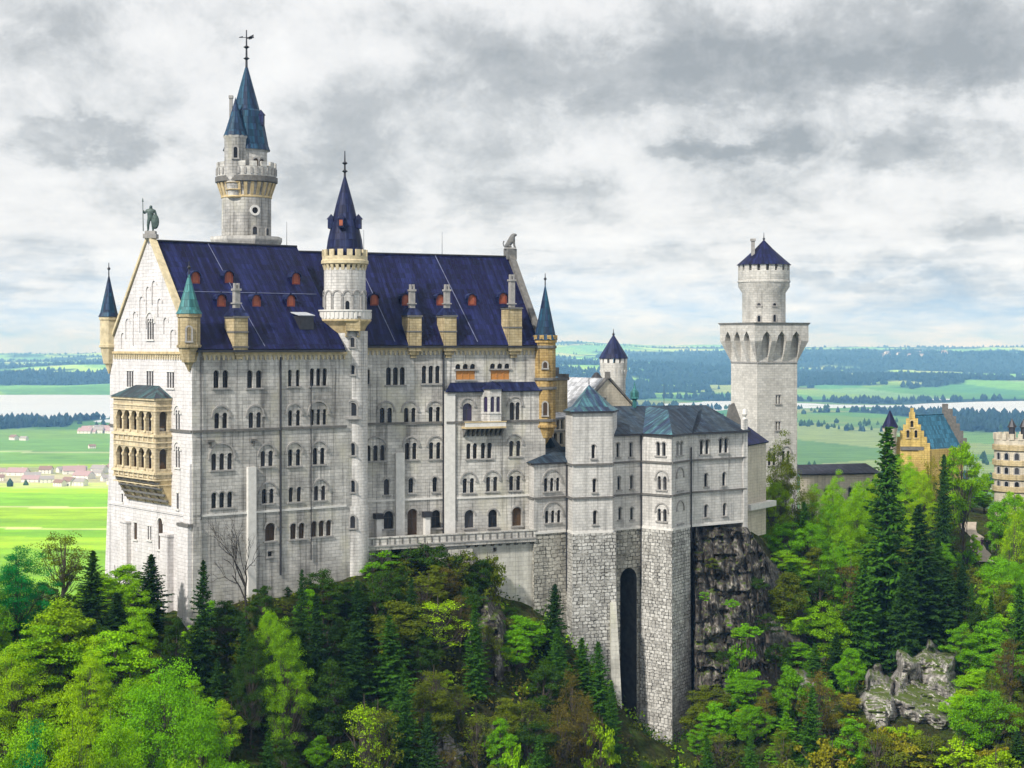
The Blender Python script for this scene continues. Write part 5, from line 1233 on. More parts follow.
# ---------------------------------------------------------------- castle hill terrain
ctrl = [(60, 612, 205), (0, 640, 200), (104, 585, 219), (150, 600, 209), (192, 632, 199), (245, 610, 203), (300, 600, 208), (340, 595, 210), (400, 572, 216), (455, 578, 221),
        (500, 602, 223), (530, 615, 224), (560, 645, 224), (590, 665, 224), (620, 720, 226), (640, 742, 227), (670, 748, 226), (700, 720, 229), (730, 705, 232), (775, 705, 236), (800, 690, 240),
        (100, 800, 176), (0, 800, 172), (200, 800, 182), (300, 800, 188), (400, 800, 192), (500, 800, 197), (620, 830, 204), (700, 830, 208), (800, 810, 210), (900, 800, 208), (1000, 790, 204), (1060, 790, 200),
        (850, 690, 232), (920, 700, 236), (1000, 690, 240), (880, 620, 262), (800, 590, 262), (950, 600, 270), (1010, 600, 276), (1060, 600, 278), (985, 562, 296), (900, 545, 300)]
cw = [(XP(a, Y), Y, ZP(b, Y)) for a, b, Y in ctrl]
for px, Y, z in ((700, 233.5, -55), (688, 232, -56), (655, 231, -57), (628, 232, -58), (628, 236, -57), (605, 232, -50), (722, 235, -51), (690, 237, -54)): cw.append((XP(px, Y), Y, z))
for px, Y, z in ((745, 246, -27), (720, 247, -27), (690, 246, -27), (640, 246, -27), (600, 244, -27), (560, 240, -27), (480, 236, -27), (420, 230, -27), (350, 228, -27), (280, 222, -27), (220, 216, -27.5),
                 (600, 262, -27.5), (680, 265, -28), (765, 290, -28), (800, 300, -30), (860, 315, -31), (920, 330, -31), (1000, 320, -32), (1080, 330, -34), (600, 300, -45), (450, 300, -60), (250, 300, -70),
                 (110, 240, -36), (60, 240, -46), (0, 240, -52), (-60, 230, -58), (100, 300, -80), (0, 300, -85), (-120, 210, -60), (765, 330, -45), (920, 370, -50), (1050, 370, -50)):
    cw.append((XP(px, Y), Y, z))
for X in (-150, -90, -30, 30, 90, 150, 210):
    cw += [(X, 150, -62 - 3 * math.sin(X)), (X, 110, -84), (X, 50, -92), (X, -20, -88), (X, 430, -125), (X, 560, -190), (X, 720, -225)]
cw = np.array(cw); P2 = cw[:, :2] / 100.0; Zc = cw[:, 2]
def tps(r2): return np.where(r2 > 1e-12, 0.5 * r2 * np.log(np.maximum(r2, 1e-12)), 0)
n_ = len(P2); Kk = tps(((P2[:, None] - P2[None]) ** 2).sum(-1)) + np.eye(n_) * 2e-4
A_ = np.zeros((n_ + 3, n_ + 3)); A_[:n_, :n_] = Kk; A_[:n_, n_] = 1; A_[:n_, n_ + 1:] = P2; A_[n_, :n_] = 1; A_[n_ + 1:, :n_] = P2.T
sol = np.linalg.solve(A_, np.concatenate([Zc, np.zeros(3)]))
def terrain_z(x, y, detail=True):
    x = np.atleast_1d(np.asarray(x, float)); y = np.atleast_1d(np.asarray(y, float)); q = np.stack([x, y], -1) / 100.0
    out = np.empty(len(q))
    for i in range(0, len(q), 20000):
        qq = q[i:i + 20000]; out[i:i + 20000] = tps(((qq[:, None] - P2[None]) ** 2).sum(-1)) @ sol[:n_] + sol[n_] + qq @ sol[n_ + 1:]
    if detail:
        out = out + (fbm(x / 9, y / 9, 3, 4) - .5) * 3.2 + (fbm(x / 2.2, y / 2.2, 8, 3) - .5) * 0.8
    return out
gx = np.arange(-170, 232, 1.6); gy = np.concatenate([np.arange(-40, 150, 6.0), np.arange(150, 310, 1.3), np.arange(310, 740, 6.0)])
GX, GY = np.meshgrid(gx, gy); gz = terrain_z(GX.ravel(), GY.ravel())
def grid_mesh(name, X, Y, Z, mat, smooth=True):
    r, c = X.shape; me = bpy.data.meshes.new(name)
    v = np.stack([X.ravel(), Y.ravel(), Z.ravel()], -1)
    i = np.arange(r * c).reshape(r, c); q = np.stack([i[:-1, :-1], i[:-1, 1:], i[1:, 1:], i[1:, :-1]], -1).reshape(-1, 4)
    me.vertices.add(len(v)); me.vertices.foreach_set('co', v.ravel()); me.loops.add(q.size); me.loops.foreach_set('vertex_index', q.ravel().astype(np.int32))
    me.polygons.add(len(q)); me.polygons.foreach_set('loop_start', np.arange(0, q.size, 4, dtype=np.int32)); me.polygons.foreach_set('loop_total', np.full(len(q), 4, np.int32))
    me.polygons.foreach_set('use_smooth', np.full(len(q), smooth)); me.update(calc_edges=True); me.validate(); me.materials.append(mat)
    o = bpy.data.objects.new(name, me); link(o); return o

def mat_hill():
    m, N, b = new_mat('hill_ground'); tcn = N.n('ShaderNodeTexCoord'); ob = tcn.outputs['Object']; ge = N.n('ShaderNodeNewGeometry')
    sp = N.n('ShaderNodeSeparateXYZ'); N.set(sp, 0, ge.outputs['Normal'])
    n1 = N.noise(ob, .35, 6, .65); n2 = N.noise(ob, 1.6, 5, .7)
    soil = N.ramp(n2, [(.3, (.012, .014, .006)), (.5, (.03, .033, .010)), (.7, (.075, .06, .025))])
    grass = N.ramp(n2, [(.3, (.02, .035, .006)), (.7, (.06, .085, .012))])
    rock = N.ramp(n2, [(.3, (.03, .03, .028)), (.55, (.13, .125, .11)), (.75, (.34, .33, .30))])
    c = N.mix(N.ramp(n1, [(.42, 0.0), (.58, 1.0)]), soil, grass)
    st = N.math('ADD', N.math('SUBTRACT', 1.0, sp.outputs[2]), N.math('MULTIPLY', N.math('SUBTRACT', n1, .5), .9))
    c = N.mix(N.ramp(st, [(.42, 0.0), (.56, 1.0)]), c, rock)
    N.set(b, 'Base Color', c); N.set(b, 'Roughness', .95); N.set(b, 'Specular IOR Level', .1)
    bp = N.n('ShaderNodeBump'); bp.inputs['Strength'].default_value = 1.0; bp.inputs['Distance'].default_value = .5; N.set(bp, 'Height', n2); N.set(b, 'Normal', bp.outputs[0])
    return m
def mat_rock(name, lo, mid, hi, moss=None):
    m, N, b = new_mat(name); tcn = N.n('ShaderNodeTexCoord'); ob = tcn.outputs['Object']
    n1 = N.noise(ob, .55, 7, .68, .6); n2 = N.noise(N.mapping(ob, (1.6, 1.6, .45)), 1.0, 6, .7, .4); vs = N.noise(N.mapping(ob, (1.2, 1.2, .12)), 1.0, 4, .6)
    t = N.math('ADD', N.math('MULTIPLY', n1, .5), N.math('MULTIPLY', n2, .5))
    c = N.ramp(t, [(.36, lo), (.51, mid), (.61, hi)])
    c = N.mix(1.0, c, N.ramp(vs, [(.46, 1.0), (.64, .4)]), 'MULTIPLY')
    if moss:
        ge = N.n('ShaderNodeNewGeometry'); sp = N.n('ShaderNodeSeparateXYZ'); N.set(sp, 0, ge.outputs['Normal'])
        c = N.mix(N.ramp(N.math('ADD', sp.outputs[2], N.math('MULTIPLY', N.math('SUBTRACT', n1, .5), 1.6)), [(.72, 0.0), (.95, 1.0)]), c, c4(moss))
    N.set(b, 'Base Color', c); N.set(b, 'Roughness', .9); N.set(b, 'Specular IOR Level', .2)
    bp = N.n('ShaderNodeBump'); bp.inputs['Strength'].default_value = 1.0; bp.inputs['Distance'].default_value = .35; N.set(bp, 'Height', t); N.set(b, 'Normal', bp.outputs[0])
    return m
hill = grid_mesh('castle_hill', GX, GY, gz.reshape(GX.shape), mat_hill()); tag(hill, 'steep overgrown rocky hill carrying the palace', None, None, 'structure')

# dark rock face under the right end of the bower wing
M['cliff'] = mat_rock('dark_cliff', (.014, .012, .010), (.085, .075, .065), (.40, .37, .33), (.06, .09, .012))
M['palerock'] = mat_rock('pale_rock', (.08, .075, .068), (.33, .31, .285), (.68, .66, .62), (.07, .10, .015))
def rock_face(name, pts, amp, seed, mat, nu=80, nv=100, sc=4.0):
    """rock wall: pts = list of columns (px_top, y_top, Y_top, px_bot, y_bot, Y_bot), pushed in and out by noise"""
    cols = np.array([[*PX(a, b_, Y), *PX(c_, d_, Y2)] for a, b_, Y, c_, d_, Y2 in pts]); t = np.linspace(0, 1, len(cols)); u = np.linspace(0, 1, nu)
    C = np.stack([np.interp(u, t, cols[:, k]) for k in range(6)], -1); v = np.linspace(0, 1, nv)[:, None, None]
    G = C[None, :, :3] * (1 - v) + C[None, :, 3:] * v
    return crag(name, G, amp, seed, mat, sc, np.minimum(np.linspace(0, 1, nu), np.linspace(1, 0, nu))[None] * 8)
def crag(name, G, amp, seed, mat, sc, ed, push=0.0):
    x, y, z = G[..., 0], G[..., 1], G[..., 2]; a = x * .9 + y * .5
    zw = z + 2.2 * (fbm(a / 5, z / 5, seed + 3, 3) - .5)
    n = 1 - np.abs(fbm(a / sc, zw / (sc * 1.2), seed, 5, .58) * 2 - 1) * 1.9 + (fbm(a / .9, zw / 1.1, seed + 9, 4, .62) - .5) * .9
    q = zw / 2.6 + .6 * vnoise(a / 4, zw / 9, seed + 5); led = (q - np.floor(q)) ** 2.2 * (vnoise(a / 3.1, np.floor(q) * 3.7, seed + 6) > .35)
    col = a / 1.7 + .5 * vnoise(a / 3, z / 4, seed + 2); col = np.abs(col - np.floor(col) - .5) * 2
    bu = a / 1.5 + .5 * vnoise(a / 2, zw / 2, seed + 12); bz = zw / 1.15 + .7 * vnoise(a / 2.5, zw / 3, seed + 13) + .5 * np.floor(bu)
    blk = _hash(np.floor(bu), np.floor(bz), seed + 14) - .5
    dsp = amp * (blk * .42 + n * .55 - led * .45 - col ** 3 * .3 - .2 + push)
    dsp = np.where(ed < 1, dsp * np.clip(ed, 0, 1) - .9 * (1 - np.clip(ed, 0, 1)), dsp)
    return grid_mesh(name, x - dsp * .2, y - dsp, z + dsp * .12, mat, False)
def outcrop(px0, px1, py0, py1, amp, seed, mat, steep=0.0, nu=56, nv=64):
    """crag breaking out of the hillside: starts from the slope itself and is pushed outwards"""
    PXs, PYs = np.meshgrid(np.linspace(px0, px1, nu), np.linspace(py0, py1, nv)); Ys = np.arange(180, 300, .8); G = np.empty((nv, nu, 3))
    for i in range(nv):
        for j in range(0, nu, 5):
            z = terrain_z(XP(PXs[i, j], Ys), Ys, False); k = np.nonzero(z >= ZP(PYs[i, j], Ys))[0]; G[i, j:j + 5, 1] = Ys[k[0]] if len(k) else 260
        G[i, :, 1] = np.interp(np.arange(nu), np.arange(0, nu, 5), G[i, ::5, 1])
    uu = np.linspace(-1, 1, nu)[None]; vv = np.linspace(-1, 1, nv)[:, None]; a = np.arctan2(vv, uu)
    rr = (np.abs(uu) ** 2.4 + np.abs(vv) ** 2.4) ** (1 / 2.4) * (1 + .55 * (vnoise(np.cos(a) * 2.6 + 5, np.sin(a) * 2.6 + 5, seed) - .35) + .25 * (vnoise(PXs / 6, PYs / 7, seed + 3) - .5))
    G[..., 1] += (np.minimum(G[-1:, :, 1], G[..., 1]) - G[..., 1]) * steep * sstep(.0, .42, 1 - rr) * (.75 + .5 * vnoise(PXs / 14, PYs / 22, seed + 41))
    G[..., 0] = (PXs - CX) / F * G[..., 1]; G[..., 2] = (HY - PYs) / F * G[..., 1]
    o = crag('cliff', G, amp, seed, mat, 3.0, (1.0 - rr) * 3.0, .45); tag(o, None, None, None, 'structure')
cl = rock_face('cliff', [(690, 526, 241, 693, 730, 236), (696, 527, 237.5, 697, 735, 229.5), (715, 527.5, 238.5, 712, 735, 230), (747, 527, 241, 745, 735, 232), (764, 552, 244, 770, 730, 236), (782, 588, 249, 784, 720, 244)], 2.6, 21, M['cliff'])
tag(cl, 'dark wet rock cliff below the right end of the bower wing', None, None, 'structure')
for a in ((880, 972, 634, 735, 2.0, 5, M['palerock'], .5), (858, 900, 658, 745, 1.5, 7, M['palerock'], .55), (782, 822, 660, 730, 1.5, 8, M['palerock'], .55), (464, 512, 590, 700, 2.4, 12, M['cliff'], .5), (412, 470, 722, 790, 3.0, 14, M['palerock']), (800, 850, 700, 760, 1.8, 15, M['palerock']), (330, 372, 660, 740, 2.0, 16, M['cliff'])): outcrop(*a)

# ---------------------------------------------------------------- valley, lakes and far hills
def lake_mask(x, y):
    w = (fbm(x / 700, y / 700, 40, 3) - .5) * .55
    a = ((x + 1900) / 1500) ** 2 + ((y - 5700) / 1130) ** 2 + w
    b_ = ((x - 2350) / 1080) ** 2 + ((y - 5400) / 760) ** 2 + w
    c_ = ((x - 1420) / 330) ** 2 + ((y - 5250) / 130) ** 2 + w * .5
    return np.minimum(np.minimum(a, b_), c_)      # < 1 inside a lake
def valley(x, y):
    az = x / y
    rise = np.interp(y, [0, 6400, 8000, 11000, 15000, 19000, 22000], [0, 0, 45, 95, 130, 168, 180])
    side = np.interp(az, [-.5, -.30, -.22, -.05, .03, .08, .15, .3, .5], [.35, .5, .62, .9, 1.08, 1.0, .93, .98, 1.0])
    hillm = sstep(6300, 8200, y)
    z = -200 + rise * side + hillm * ((fbm(x / 2600, y / 1700, 50, 4) - .5) * 150 * (1 - .6 * sstep(14000, 19000, y)) + (fbm(x / 800, y / 600, 55, 3) - .5) * 70)
    z += 46 * np.exp(-((az - .035) / .035) ** 2) * sstep(14000, 20000, y)
    z += (fbm(x / 400, y / 400, 60, 3) - .5) * 5
    lk = lake_mask(x, y); z = np.where(lk < 1.1, np.minimum(z, -200 - 9 * (1.1 - lk) * 3 + 1), z)
    return z
def forest_amount(x, y):
    f = fbm(x / 1500, y / 850, 70, 5, .55) * .60 + fbm(x / 420, y / 420, 76, 3, .5) * .40
    thr = np.interp(y, [0, 2600, 4200, 6300, 7500, 11000, 16000, 40000], [.9, .70, .57, .54, .475, .50, .52, .53])
    f = f + .10 * np.exp(-((y - 8200) / 900.0) ** 2) + .05 * np.exp(-((y - 12500) / 1500.0) ** 2)
    left = (x / y < -.17)
    f = f + np.where(left & (y > 4150) & (y < 4560) & (x / y < -.262 + .006 * vnoise(x / 90, y / 200, 2)), .5, 0)
    f = f - np.where(left & (y < 4000), .5, 0)
    return f - thr
def parcels(x, y):
    """patchwork of meadow strips: cell hash on a rotated, jittered grid"""
    a = .5; u = (x * math.cos(a) + y * math.sin(a)) / 260 + .7 * vnoise(x / 900, y / 900, 80); v = (-x * math.sin(a) + y * math.cos(a)) / 620 + .7 * vnoise(x / 900, y / 900, 81)
    r = v.astype(int) if False else np.floor(v); u = u + (_hash(r, r * 0 + 3, 82)) * 3
    return _hash(np.floor(u), r, 83), _hash(np.floor(u), r, 84)
def cover(x, y):
    h1, h2 = parcels(x, y)
    pal = np.array([(.070, .19, .04), (.10, .24, .05), (.055, .17, .06), (.15, .27, .05), (.20, .26, .09), (.085, .21, .045), (.12, .23, .09)])
    c = pal[(h1 * 6.999).astype(int)] * (0.85 + .3 * h2)[:, None]
    az = x / y
    L = (az < -.15)
    # hand-laid meadows left of the palace
    yw = y + (vnoise(x / 260, y / 260, 90) - .5) * 45 + x * .10
    bands = [(0, (.17, .32, .015)), (1640, (.25, .40, .02)), (1745, (.15, .31, .02)), (1815, (.42, .46, .16)), (1830, (.17, .31, .015)), (1900, (.22, .35, .012)), (1990, (.23, .36, .02)), (2035, (.46, .50, .20)),
             (2055, (.16, .33, .05)), (2160, (.19, .37, .06)), (2240, (.26, .42, .07)), (2320, (.36, .44, .13)), (2400, (.34, .33, .20)), (2560, (.26, .28, .13)), (2700, (.24, .36, .05)), (2790, (.12, .25, .045)),
             (2960, (.14, .28, .05)), (3075, (.30, .38, .18)), (3105, (.12, .25, .05)), (3500, (.14, .26, .05)), (3900, (.13, .25, .07))]
    tb = np.array([b_[0] for b_ in bands]); cb_ = np.array([b_[1] for b_ in bands])
    idx = np.clip(np.searchsorted(tb, yw - 300 * 0, side='right') - 1, 0, len(bands) - 1)
    m_ = L & (y < 4050); c[m_] = cb_[idx[m_]] * np.where((cb_[idx[m_]][:, 2:] < .1) & (yw[m_][:, None] < 2450), np.array([1.25, 1.36, .15]), 1.22) * (0.9 + .2 * vnoise(x[m_] / 120, y[m_] / 60, 91))[:, None]
    R = (az > .14) & (y < 4400); c[R] = (np.array([(.20, .27, .09), (.12, .24, .06), (.28, .32, .16), (.10, .20, .05)])[(h1[R] * 3.999).astype(int)])
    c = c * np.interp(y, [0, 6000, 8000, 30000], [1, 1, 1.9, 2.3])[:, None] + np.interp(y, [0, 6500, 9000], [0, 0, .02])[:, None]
    fo = forest_amount(x, y); k = sstep(-.01, .015, fo)[:, None]
    c = c * (1 - k) + np.array((.016, .040, .020)) * k
    return c
tz = np.linspace(-.46, .46, 470); w_ = np.concatenate([np.arange(440, 70, -1.1), np.arange(70, 30, -.35), np.arange(30, 16.4, -.16)]); yy = 200 * F / w_
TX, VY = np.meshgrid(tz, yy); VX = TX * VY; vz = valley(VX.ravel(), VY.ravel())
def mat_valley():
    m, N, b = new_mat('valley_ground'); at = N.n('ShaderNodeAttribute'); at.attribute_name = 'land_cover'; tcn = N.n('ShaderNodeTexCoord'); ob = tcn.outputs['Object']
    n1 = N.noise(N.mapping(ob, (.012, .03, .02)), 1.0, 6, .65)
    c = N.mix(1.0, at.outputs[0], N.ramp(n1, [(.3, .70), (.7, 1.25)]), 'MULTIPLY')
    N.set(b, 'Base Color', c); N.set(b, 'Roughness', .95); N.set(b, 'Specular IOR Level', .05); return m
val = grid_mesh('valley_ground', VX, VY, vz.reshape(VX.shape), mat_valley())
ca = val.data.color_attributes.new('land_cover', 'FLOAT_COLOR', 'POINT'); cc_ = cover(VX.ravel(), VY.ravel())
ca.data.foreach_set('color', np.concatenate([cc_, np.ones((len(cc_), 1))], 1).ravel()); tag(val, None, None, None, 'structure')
def mat_water():
    m, N, b = new_mat('lake_water'); tcn = N.n('ShaderNodeTexCoord'); n = N.noise(N.mapping(tcn.outputs['Object'], (.002, .01, 1)), 1.0, 5, .6)
    N.set(b, 'Base Color', N.ramp(n, [(.35, (.44, .50, .55)), (.65, (.56, .61, .65))])); N.set(b, 'Roughness', .35); N.set(b, 'Specular IOR Level', .5)  # pale base colour carries the reflection of the bright sky
    bp = N.n('ShaderNodeBump'); bp.inputs['Strength'].default_value = .1; bp.inputs['Distance'].default_value = .5; N.set(bp, 'Height', N.noise(tcn.outputs['Object'], .05, 3)); N.set(b, 'Normal', bp.outputs[0]); return m
wm = mat_water()
for (x0, x1, y0, y1) in ((-3700, -300, 4300, 7200), (500, 3600, 4400, 6500)):
    b = MB(); b.face([(x0, y0, -200.5), (x1, y0, -200.5), (x1, y1, -200.5), (x0, y1, -200.5)]); o = b.build('lake', wm); tag(o, None, None, None, 'structure')

# far woods: single trees merged into masses nobody could count
def mat_foliage(name, col, var=.35, trans=0.25, rough=.7):
    m, N, b = new_mat(name); t = m.node_tree; oi = N.n('ShaderNodeObjectInfo'); tcn = N.n('ShaderNodeTexCoord'); ge = N.n('ShaderNodeNewGeometry')
    n = N.noise(tcn.outputs['Object'], .9, 3, .6)
    k = N.math('ADD', N.math('MULTIPLY', n, .7), N.math('ADD', N.math('MULTIPLY', oi.outputs['Random'], .25), N.math('MULTIPLY', ge.outputs['Random Per Island'], .35)))
    lo = tuple(c * (1 - var) for c in col); hi = (min(1, col[0] * (1 + var * 1.25)), min(1, col[1] * (1 + var * 1.15)), col[2] * (1 + var * .5))
    c = N.ramp(k, [(.35, lo), (.95, hi)])
    N.set(b, 'Base Color', c); N.set(b, 'Roughness', rough); N.set(b, 'Specular IOR Level', .12)
    if trans:
        tr = N.n('ShaderNodeBsdfTranslucent'); N.set(tr, 0, c); mx = N.n('ShaderNodeMixShader'); mx.inputs[0].default_value = trans
        t.links.new(b.outputs[0], mx.inputs[1]); t.links.new(tr.outputs[0], mx.inputs[2]); o = [n_ for n_ in t.nodes if n_.type == 'OUTPUT_MATERIAL'][0]; t.links.new(mx.outputs[0], o.inputs[0])
    return m
FOL = dict(spruce=mat_foliage('spruce_needles', (.020, .058, .008), .5, .05), forest=mat_foliage('far_wood', (.010, .030, .022), .35, 0),
           dark=mat_foliage('dark_leaves', (.030, .075, .005), .45), green=mat_foliage('fresh_green_leaves', (.125, .33, .004), .42), lime=mat_foliage('lime_leaves', (.20, .42, .003), .42),
           midlime=mat_foliage('mid_lime_leaves', (.16, .34, .004), .45), yellow=mat_foliage('yellow_green_leaves', (.24, .41, .003), .4), olive=mat_foliage('olive_leaves', (.11, .15, .008), .4), teal=mat_foliage('blue_green_leaves', (.010, .185, .035), .4),
           rust=mat_foliage('rust_leaves', (.115, .10, .016), .4), midspruce=mat_foliage('mid_green_needles', (.040, .12, .008), .45, .05), gold=mat_foliage('gold_leaves', (.25, .25, .010), .35))
rng = np.random.default_rng(4)
def far_wood(name, n, wlo, whi, extra, mat, hmin, hmax, cond):
    w = rng.uniform(wlo, whi, n); az = rng.uniform(-.40, .40, n); y = 200 * F / w * rng.uniform(.97, 1.03, n); x = az * y
    k = cond(x, y) & (lake_mask(x, y) > 1.12); x, y = x[k], y[k]; z = valley(x, y); h = rng.uniform(hmin, hmax, len(x)); r = h * rng.uniform(.28, .55, len(x)); n = len(x)
    conif = rng.random(n) < .5
    base = np.stack([x, y, z - 1], -1); V = np.empty((n, 9, 3)); ang = rng.uniform(0, 6.28, n)
    for j in range(4):
        a = ang + j * math.pi / 2
        V[:, j] = base + np.stack([np.cos(a) * r * .8, np.sin(a) * r * .8, np.zeros(n)], -1)
        V[:, 4 + j] = base + np.stack([np.cos(a + .4) * r, np.sin(a + .4) * r, h * np.where(conif, .22, .5)], -1)
    V[:, 8] = base + np.stack([0 * h, 0 * h, h], -1)
    t0 = np.array([[j, (j + 1) % 4, 4 + (j + 1) % 4, 4 + j] for j in range(4)]); t1 = np.array([[4 + j, 4 + (j + 1) % 4, 8] for j in range(4)])
    off = np.arange(n)[:, None, None] * 9
    f = [tuple(q) for q in (t0[None] + off).reshape(-1, 4)] + [tuple(q) for q in (t1[None] + off).reshape(-1, 3)]
    me = bpy.data.meshes.new(name); me.from_pydata(V.reshape(-1, 3).tolist(), [], [tuple(int(i) for i in q) for q in f]); me.materials.append(mat); me.update()
    o = link(bpy.data.objects.new(name, me)); return o
o = far_wood('far_forest', 30000, 18, 54, None, FOL['forest'], 20, 30, lambda x, y: (forest_amount(x, y) > 0) & (y > 6300)); tag(o, 'blue hazy woods on the far hills beyond the lakes', 'forest', None, 'stuff')
o = far_wood('valley_woods', 16000, 54, 125, None, FOL['forest'], 15, 24, lambda x, y: (forest_amount(x, y) > 0) & (y > 2600)); tag(o, 'dark woods and copses on the valley floor before the lakes', 'forest', None, 'stuff')
o = far_wood('hedge_trees', 3600, 62, 150, None, FOL['dark'], 9, 18, lambda x, y: (((vnoise(x / 160, y / 420, 99) > .60) & (x / y > -.16)) | ((y > 3950) & (y < 4450) & (vnoise(x / 120, y / 160, 98) > .45)) | ((y > 2380) & (y < 2760) & (vnoise(x / 70, y / 160, 97) > .80))) & ~((x / y < -.16) & (y < 2380))); tag(o, 'scattered hedge trees between the valley meadows', 'forest', None, 'stuff')

# houses of the valley hamlets: each a small gabled house
M['hwall'] = mat_plain('white_house_wall', (.72, .70, .66), .9, .08); M['hroof'] = mat_plain('red_brown_roof', (.24, .15, .115), .85, .2); M['hroof2'] = mat_plain('grey_house_roof', (.30, .28, .27), .85, .2); M['hroof3'] = mat_plain('pink_tile_roof', (.36, .25, .25), .85, .2)
def house_mesh(wd, dp_, h, rm):
    b = MB(); hw, hd = wd / 2, dp_ / 2; rh = hd * .75
    b.face([(-hw, -hd, 0), (hw, -hd, 0), (hw, -hd, h), (-hw, -hd, h)]); b.face([(hw, hd, 0), (-hw, hd, 0), (-hw, hd, h), (hw, hd, h)])
    for s_ in (-1, 1): b.face([(s_ * hw, -hd, 0), (s_ * hw, hd, 0), (s_ * hw, hd, h), (s_ * hw, 0, h + rh), (s_ * hw, -hd, h)])
    for s_ in (-1, 1): b.slab([(-hw - .6, s_ * (hd + .7), h - .45), (hw + .6, s_ * (hd + .7), h - .45), (hw + .6, 0, h + rh + .15), (-hw - .6, 0, h + rh + .15)], .25, 1)
    for k in range(3):
        for z in (1.0, 3.6): x = (k - 1) * wd * .3; b.face([(x - .5, -hd - .03, z), (x + .5, -hd - .03, z), (x + .5, -hd - .03, z + 1.3), (x - .5, -hd - .03, z + 1.3)], 2)
    b.box((hw * .4, hd * .3, h + rh), (.4, 0, 0), (0, .4, 0), (0, 0, .9), 0)
    return b.data('house', [M['hwall'], rm, M['glass']])
HM = [(house_mesh(16, 11, 6, M['hroof']), 'red roofed'), (house_mesh(20, 12, 6.5, M['hroof2']), 'grey roofed'), (house_mesh(26, 14, 5, M['hroof3']), 'pink roofed')]
hr = random.Random(5); spots = []
for k in range(34): spots.append((hr.uniform(-70, 118), hr.uniform(471, 487), 0))
for k in range(16): spots.append((hr.uniform(84, 125), hr.uniform(429, 434), 1))
spots += [(14, 440, 2), (24, 440.5, 2), (92, 449, 3)]
for k in range(14): spots.append((hr.uniform(880, 945), hr.uniform(385, 387), 4))
for px, py, g in spots:
    if g == 4: Y = hr.uniform(11500, 12500)
    else: Y = 200 * F / (py - HY)
    X = XP(px, Y); me, rn = HM[2] if (g == 1 and hr.random() < .75) else HM[hr.randrange(2) if g else hr.randrange(3)]
    o = bpy.data.objects.new('house', me); link(o); o.location = (X, Y, float(valley(np.array([X]), np.array([Y]))[0]) - .3); o.rotation_euler = (0, 0, hr.uniform(-.8, .8))
    s_ = hr.uniform(.8, 1.3) * (1.5 if g == 4 else 1.0); o.scale = (s_, s_, s_)
    where = ['in the hamlet beside the lime meadows', 'at the village edge near the lake', 'standing alone in the green meadow', 'beside the pale track in the green meadow', 'in the distant village on the far hills'][g]
    tag(o, f'small {rn} white house {where}', 'house', ['houses of the meadow hamlet', 'houses by the lake', 'farm buildings', 'farm buildings', 'houses on the far hills'][g])

# the air: one box of thin haze round everything
hz = MB(); X0, X1, Y0, Y1, Z0, Z1 = -10500, 10500, -300, 21500, -262, 98
hz.hexa([(X0, Y0, Z0), (X1, Y0, Z0), (X1, Y1, Z0), (X0, Y1, Z0), (X0, Y0, Z1), (X1, Y0, Z1), (X1, Y1, Z1), (X0, Y1, Z1)])
hm = bpy.data.materials.new('haze'); hm.use_nodes = True; hm.node_tree.nodes.clear(); HN = NT(hm.node_tree)
ho = HN.n('ShaderNodeOutputMaterial'); hv = HN.n('ShaderNodeVolumePrincipled'); hv.inputs['Color'].default_value = (.22, .52, 1.0, 1); hv.inputs['Density'].default_value = 9.0e-5; hv.inputs['Absorption Color'].default_value = (1, 1, 1, 1); hv.inputs['Anisotropy'].default_value = 0.0
hm.node_tree.links.new(hv.outputs[0], ho.inputs['Volume'])
haze = hz.build('haze', hm); tag(haze, 'thin blue air over the valley', None, None, 'stuff')
# ---------------------------------------------------------------- trees
M['bark'] = mat_plain('bark', (.075, .06, .045), .95, .4, 3.0, bump=.03)
M['palebark'] = mat_plain('pale_bark', (.22, .20, .17), .95, .35, 3.0)
M['darkbark'] = mat_plain('dark_bark', (.03, .026, .022), .95, .35, 3.0)

def leaf_mesh(name, C, U, Vv, mat):
    """rhombic leaf sprays from centres and two half axes"""
    n = len(C); P = np.empty((n, 4, 3)); P[:, 0] = C - U; P[:, 1] = C + Vv; P[:, 2] = C + U; P[:, 3] = C - Vv
    me = bpy.data.meshes.new(name); me.vertices.add(n * 4); me.vertices.foreach_set('co', P.ravel()); me.loops.add(n * 4); me.loops.foreach_set('vertex_index', np.arange(n * 4, dtype=np.int32))
    me.polygons.add(n); me.polygons.foreach_set('loop_start', np.arange(0, n * 4, 4, dtype=np.int32)); me.polygons.foreach_set('loop_total', np.full(n, 4, np.int32)); me.update(calc_edges=True); me.materials.append(mat); return me
def unit(a): return a / np.maximum(np.linalg.norm(a, axis=-1, keepdims=True), 1e-9)

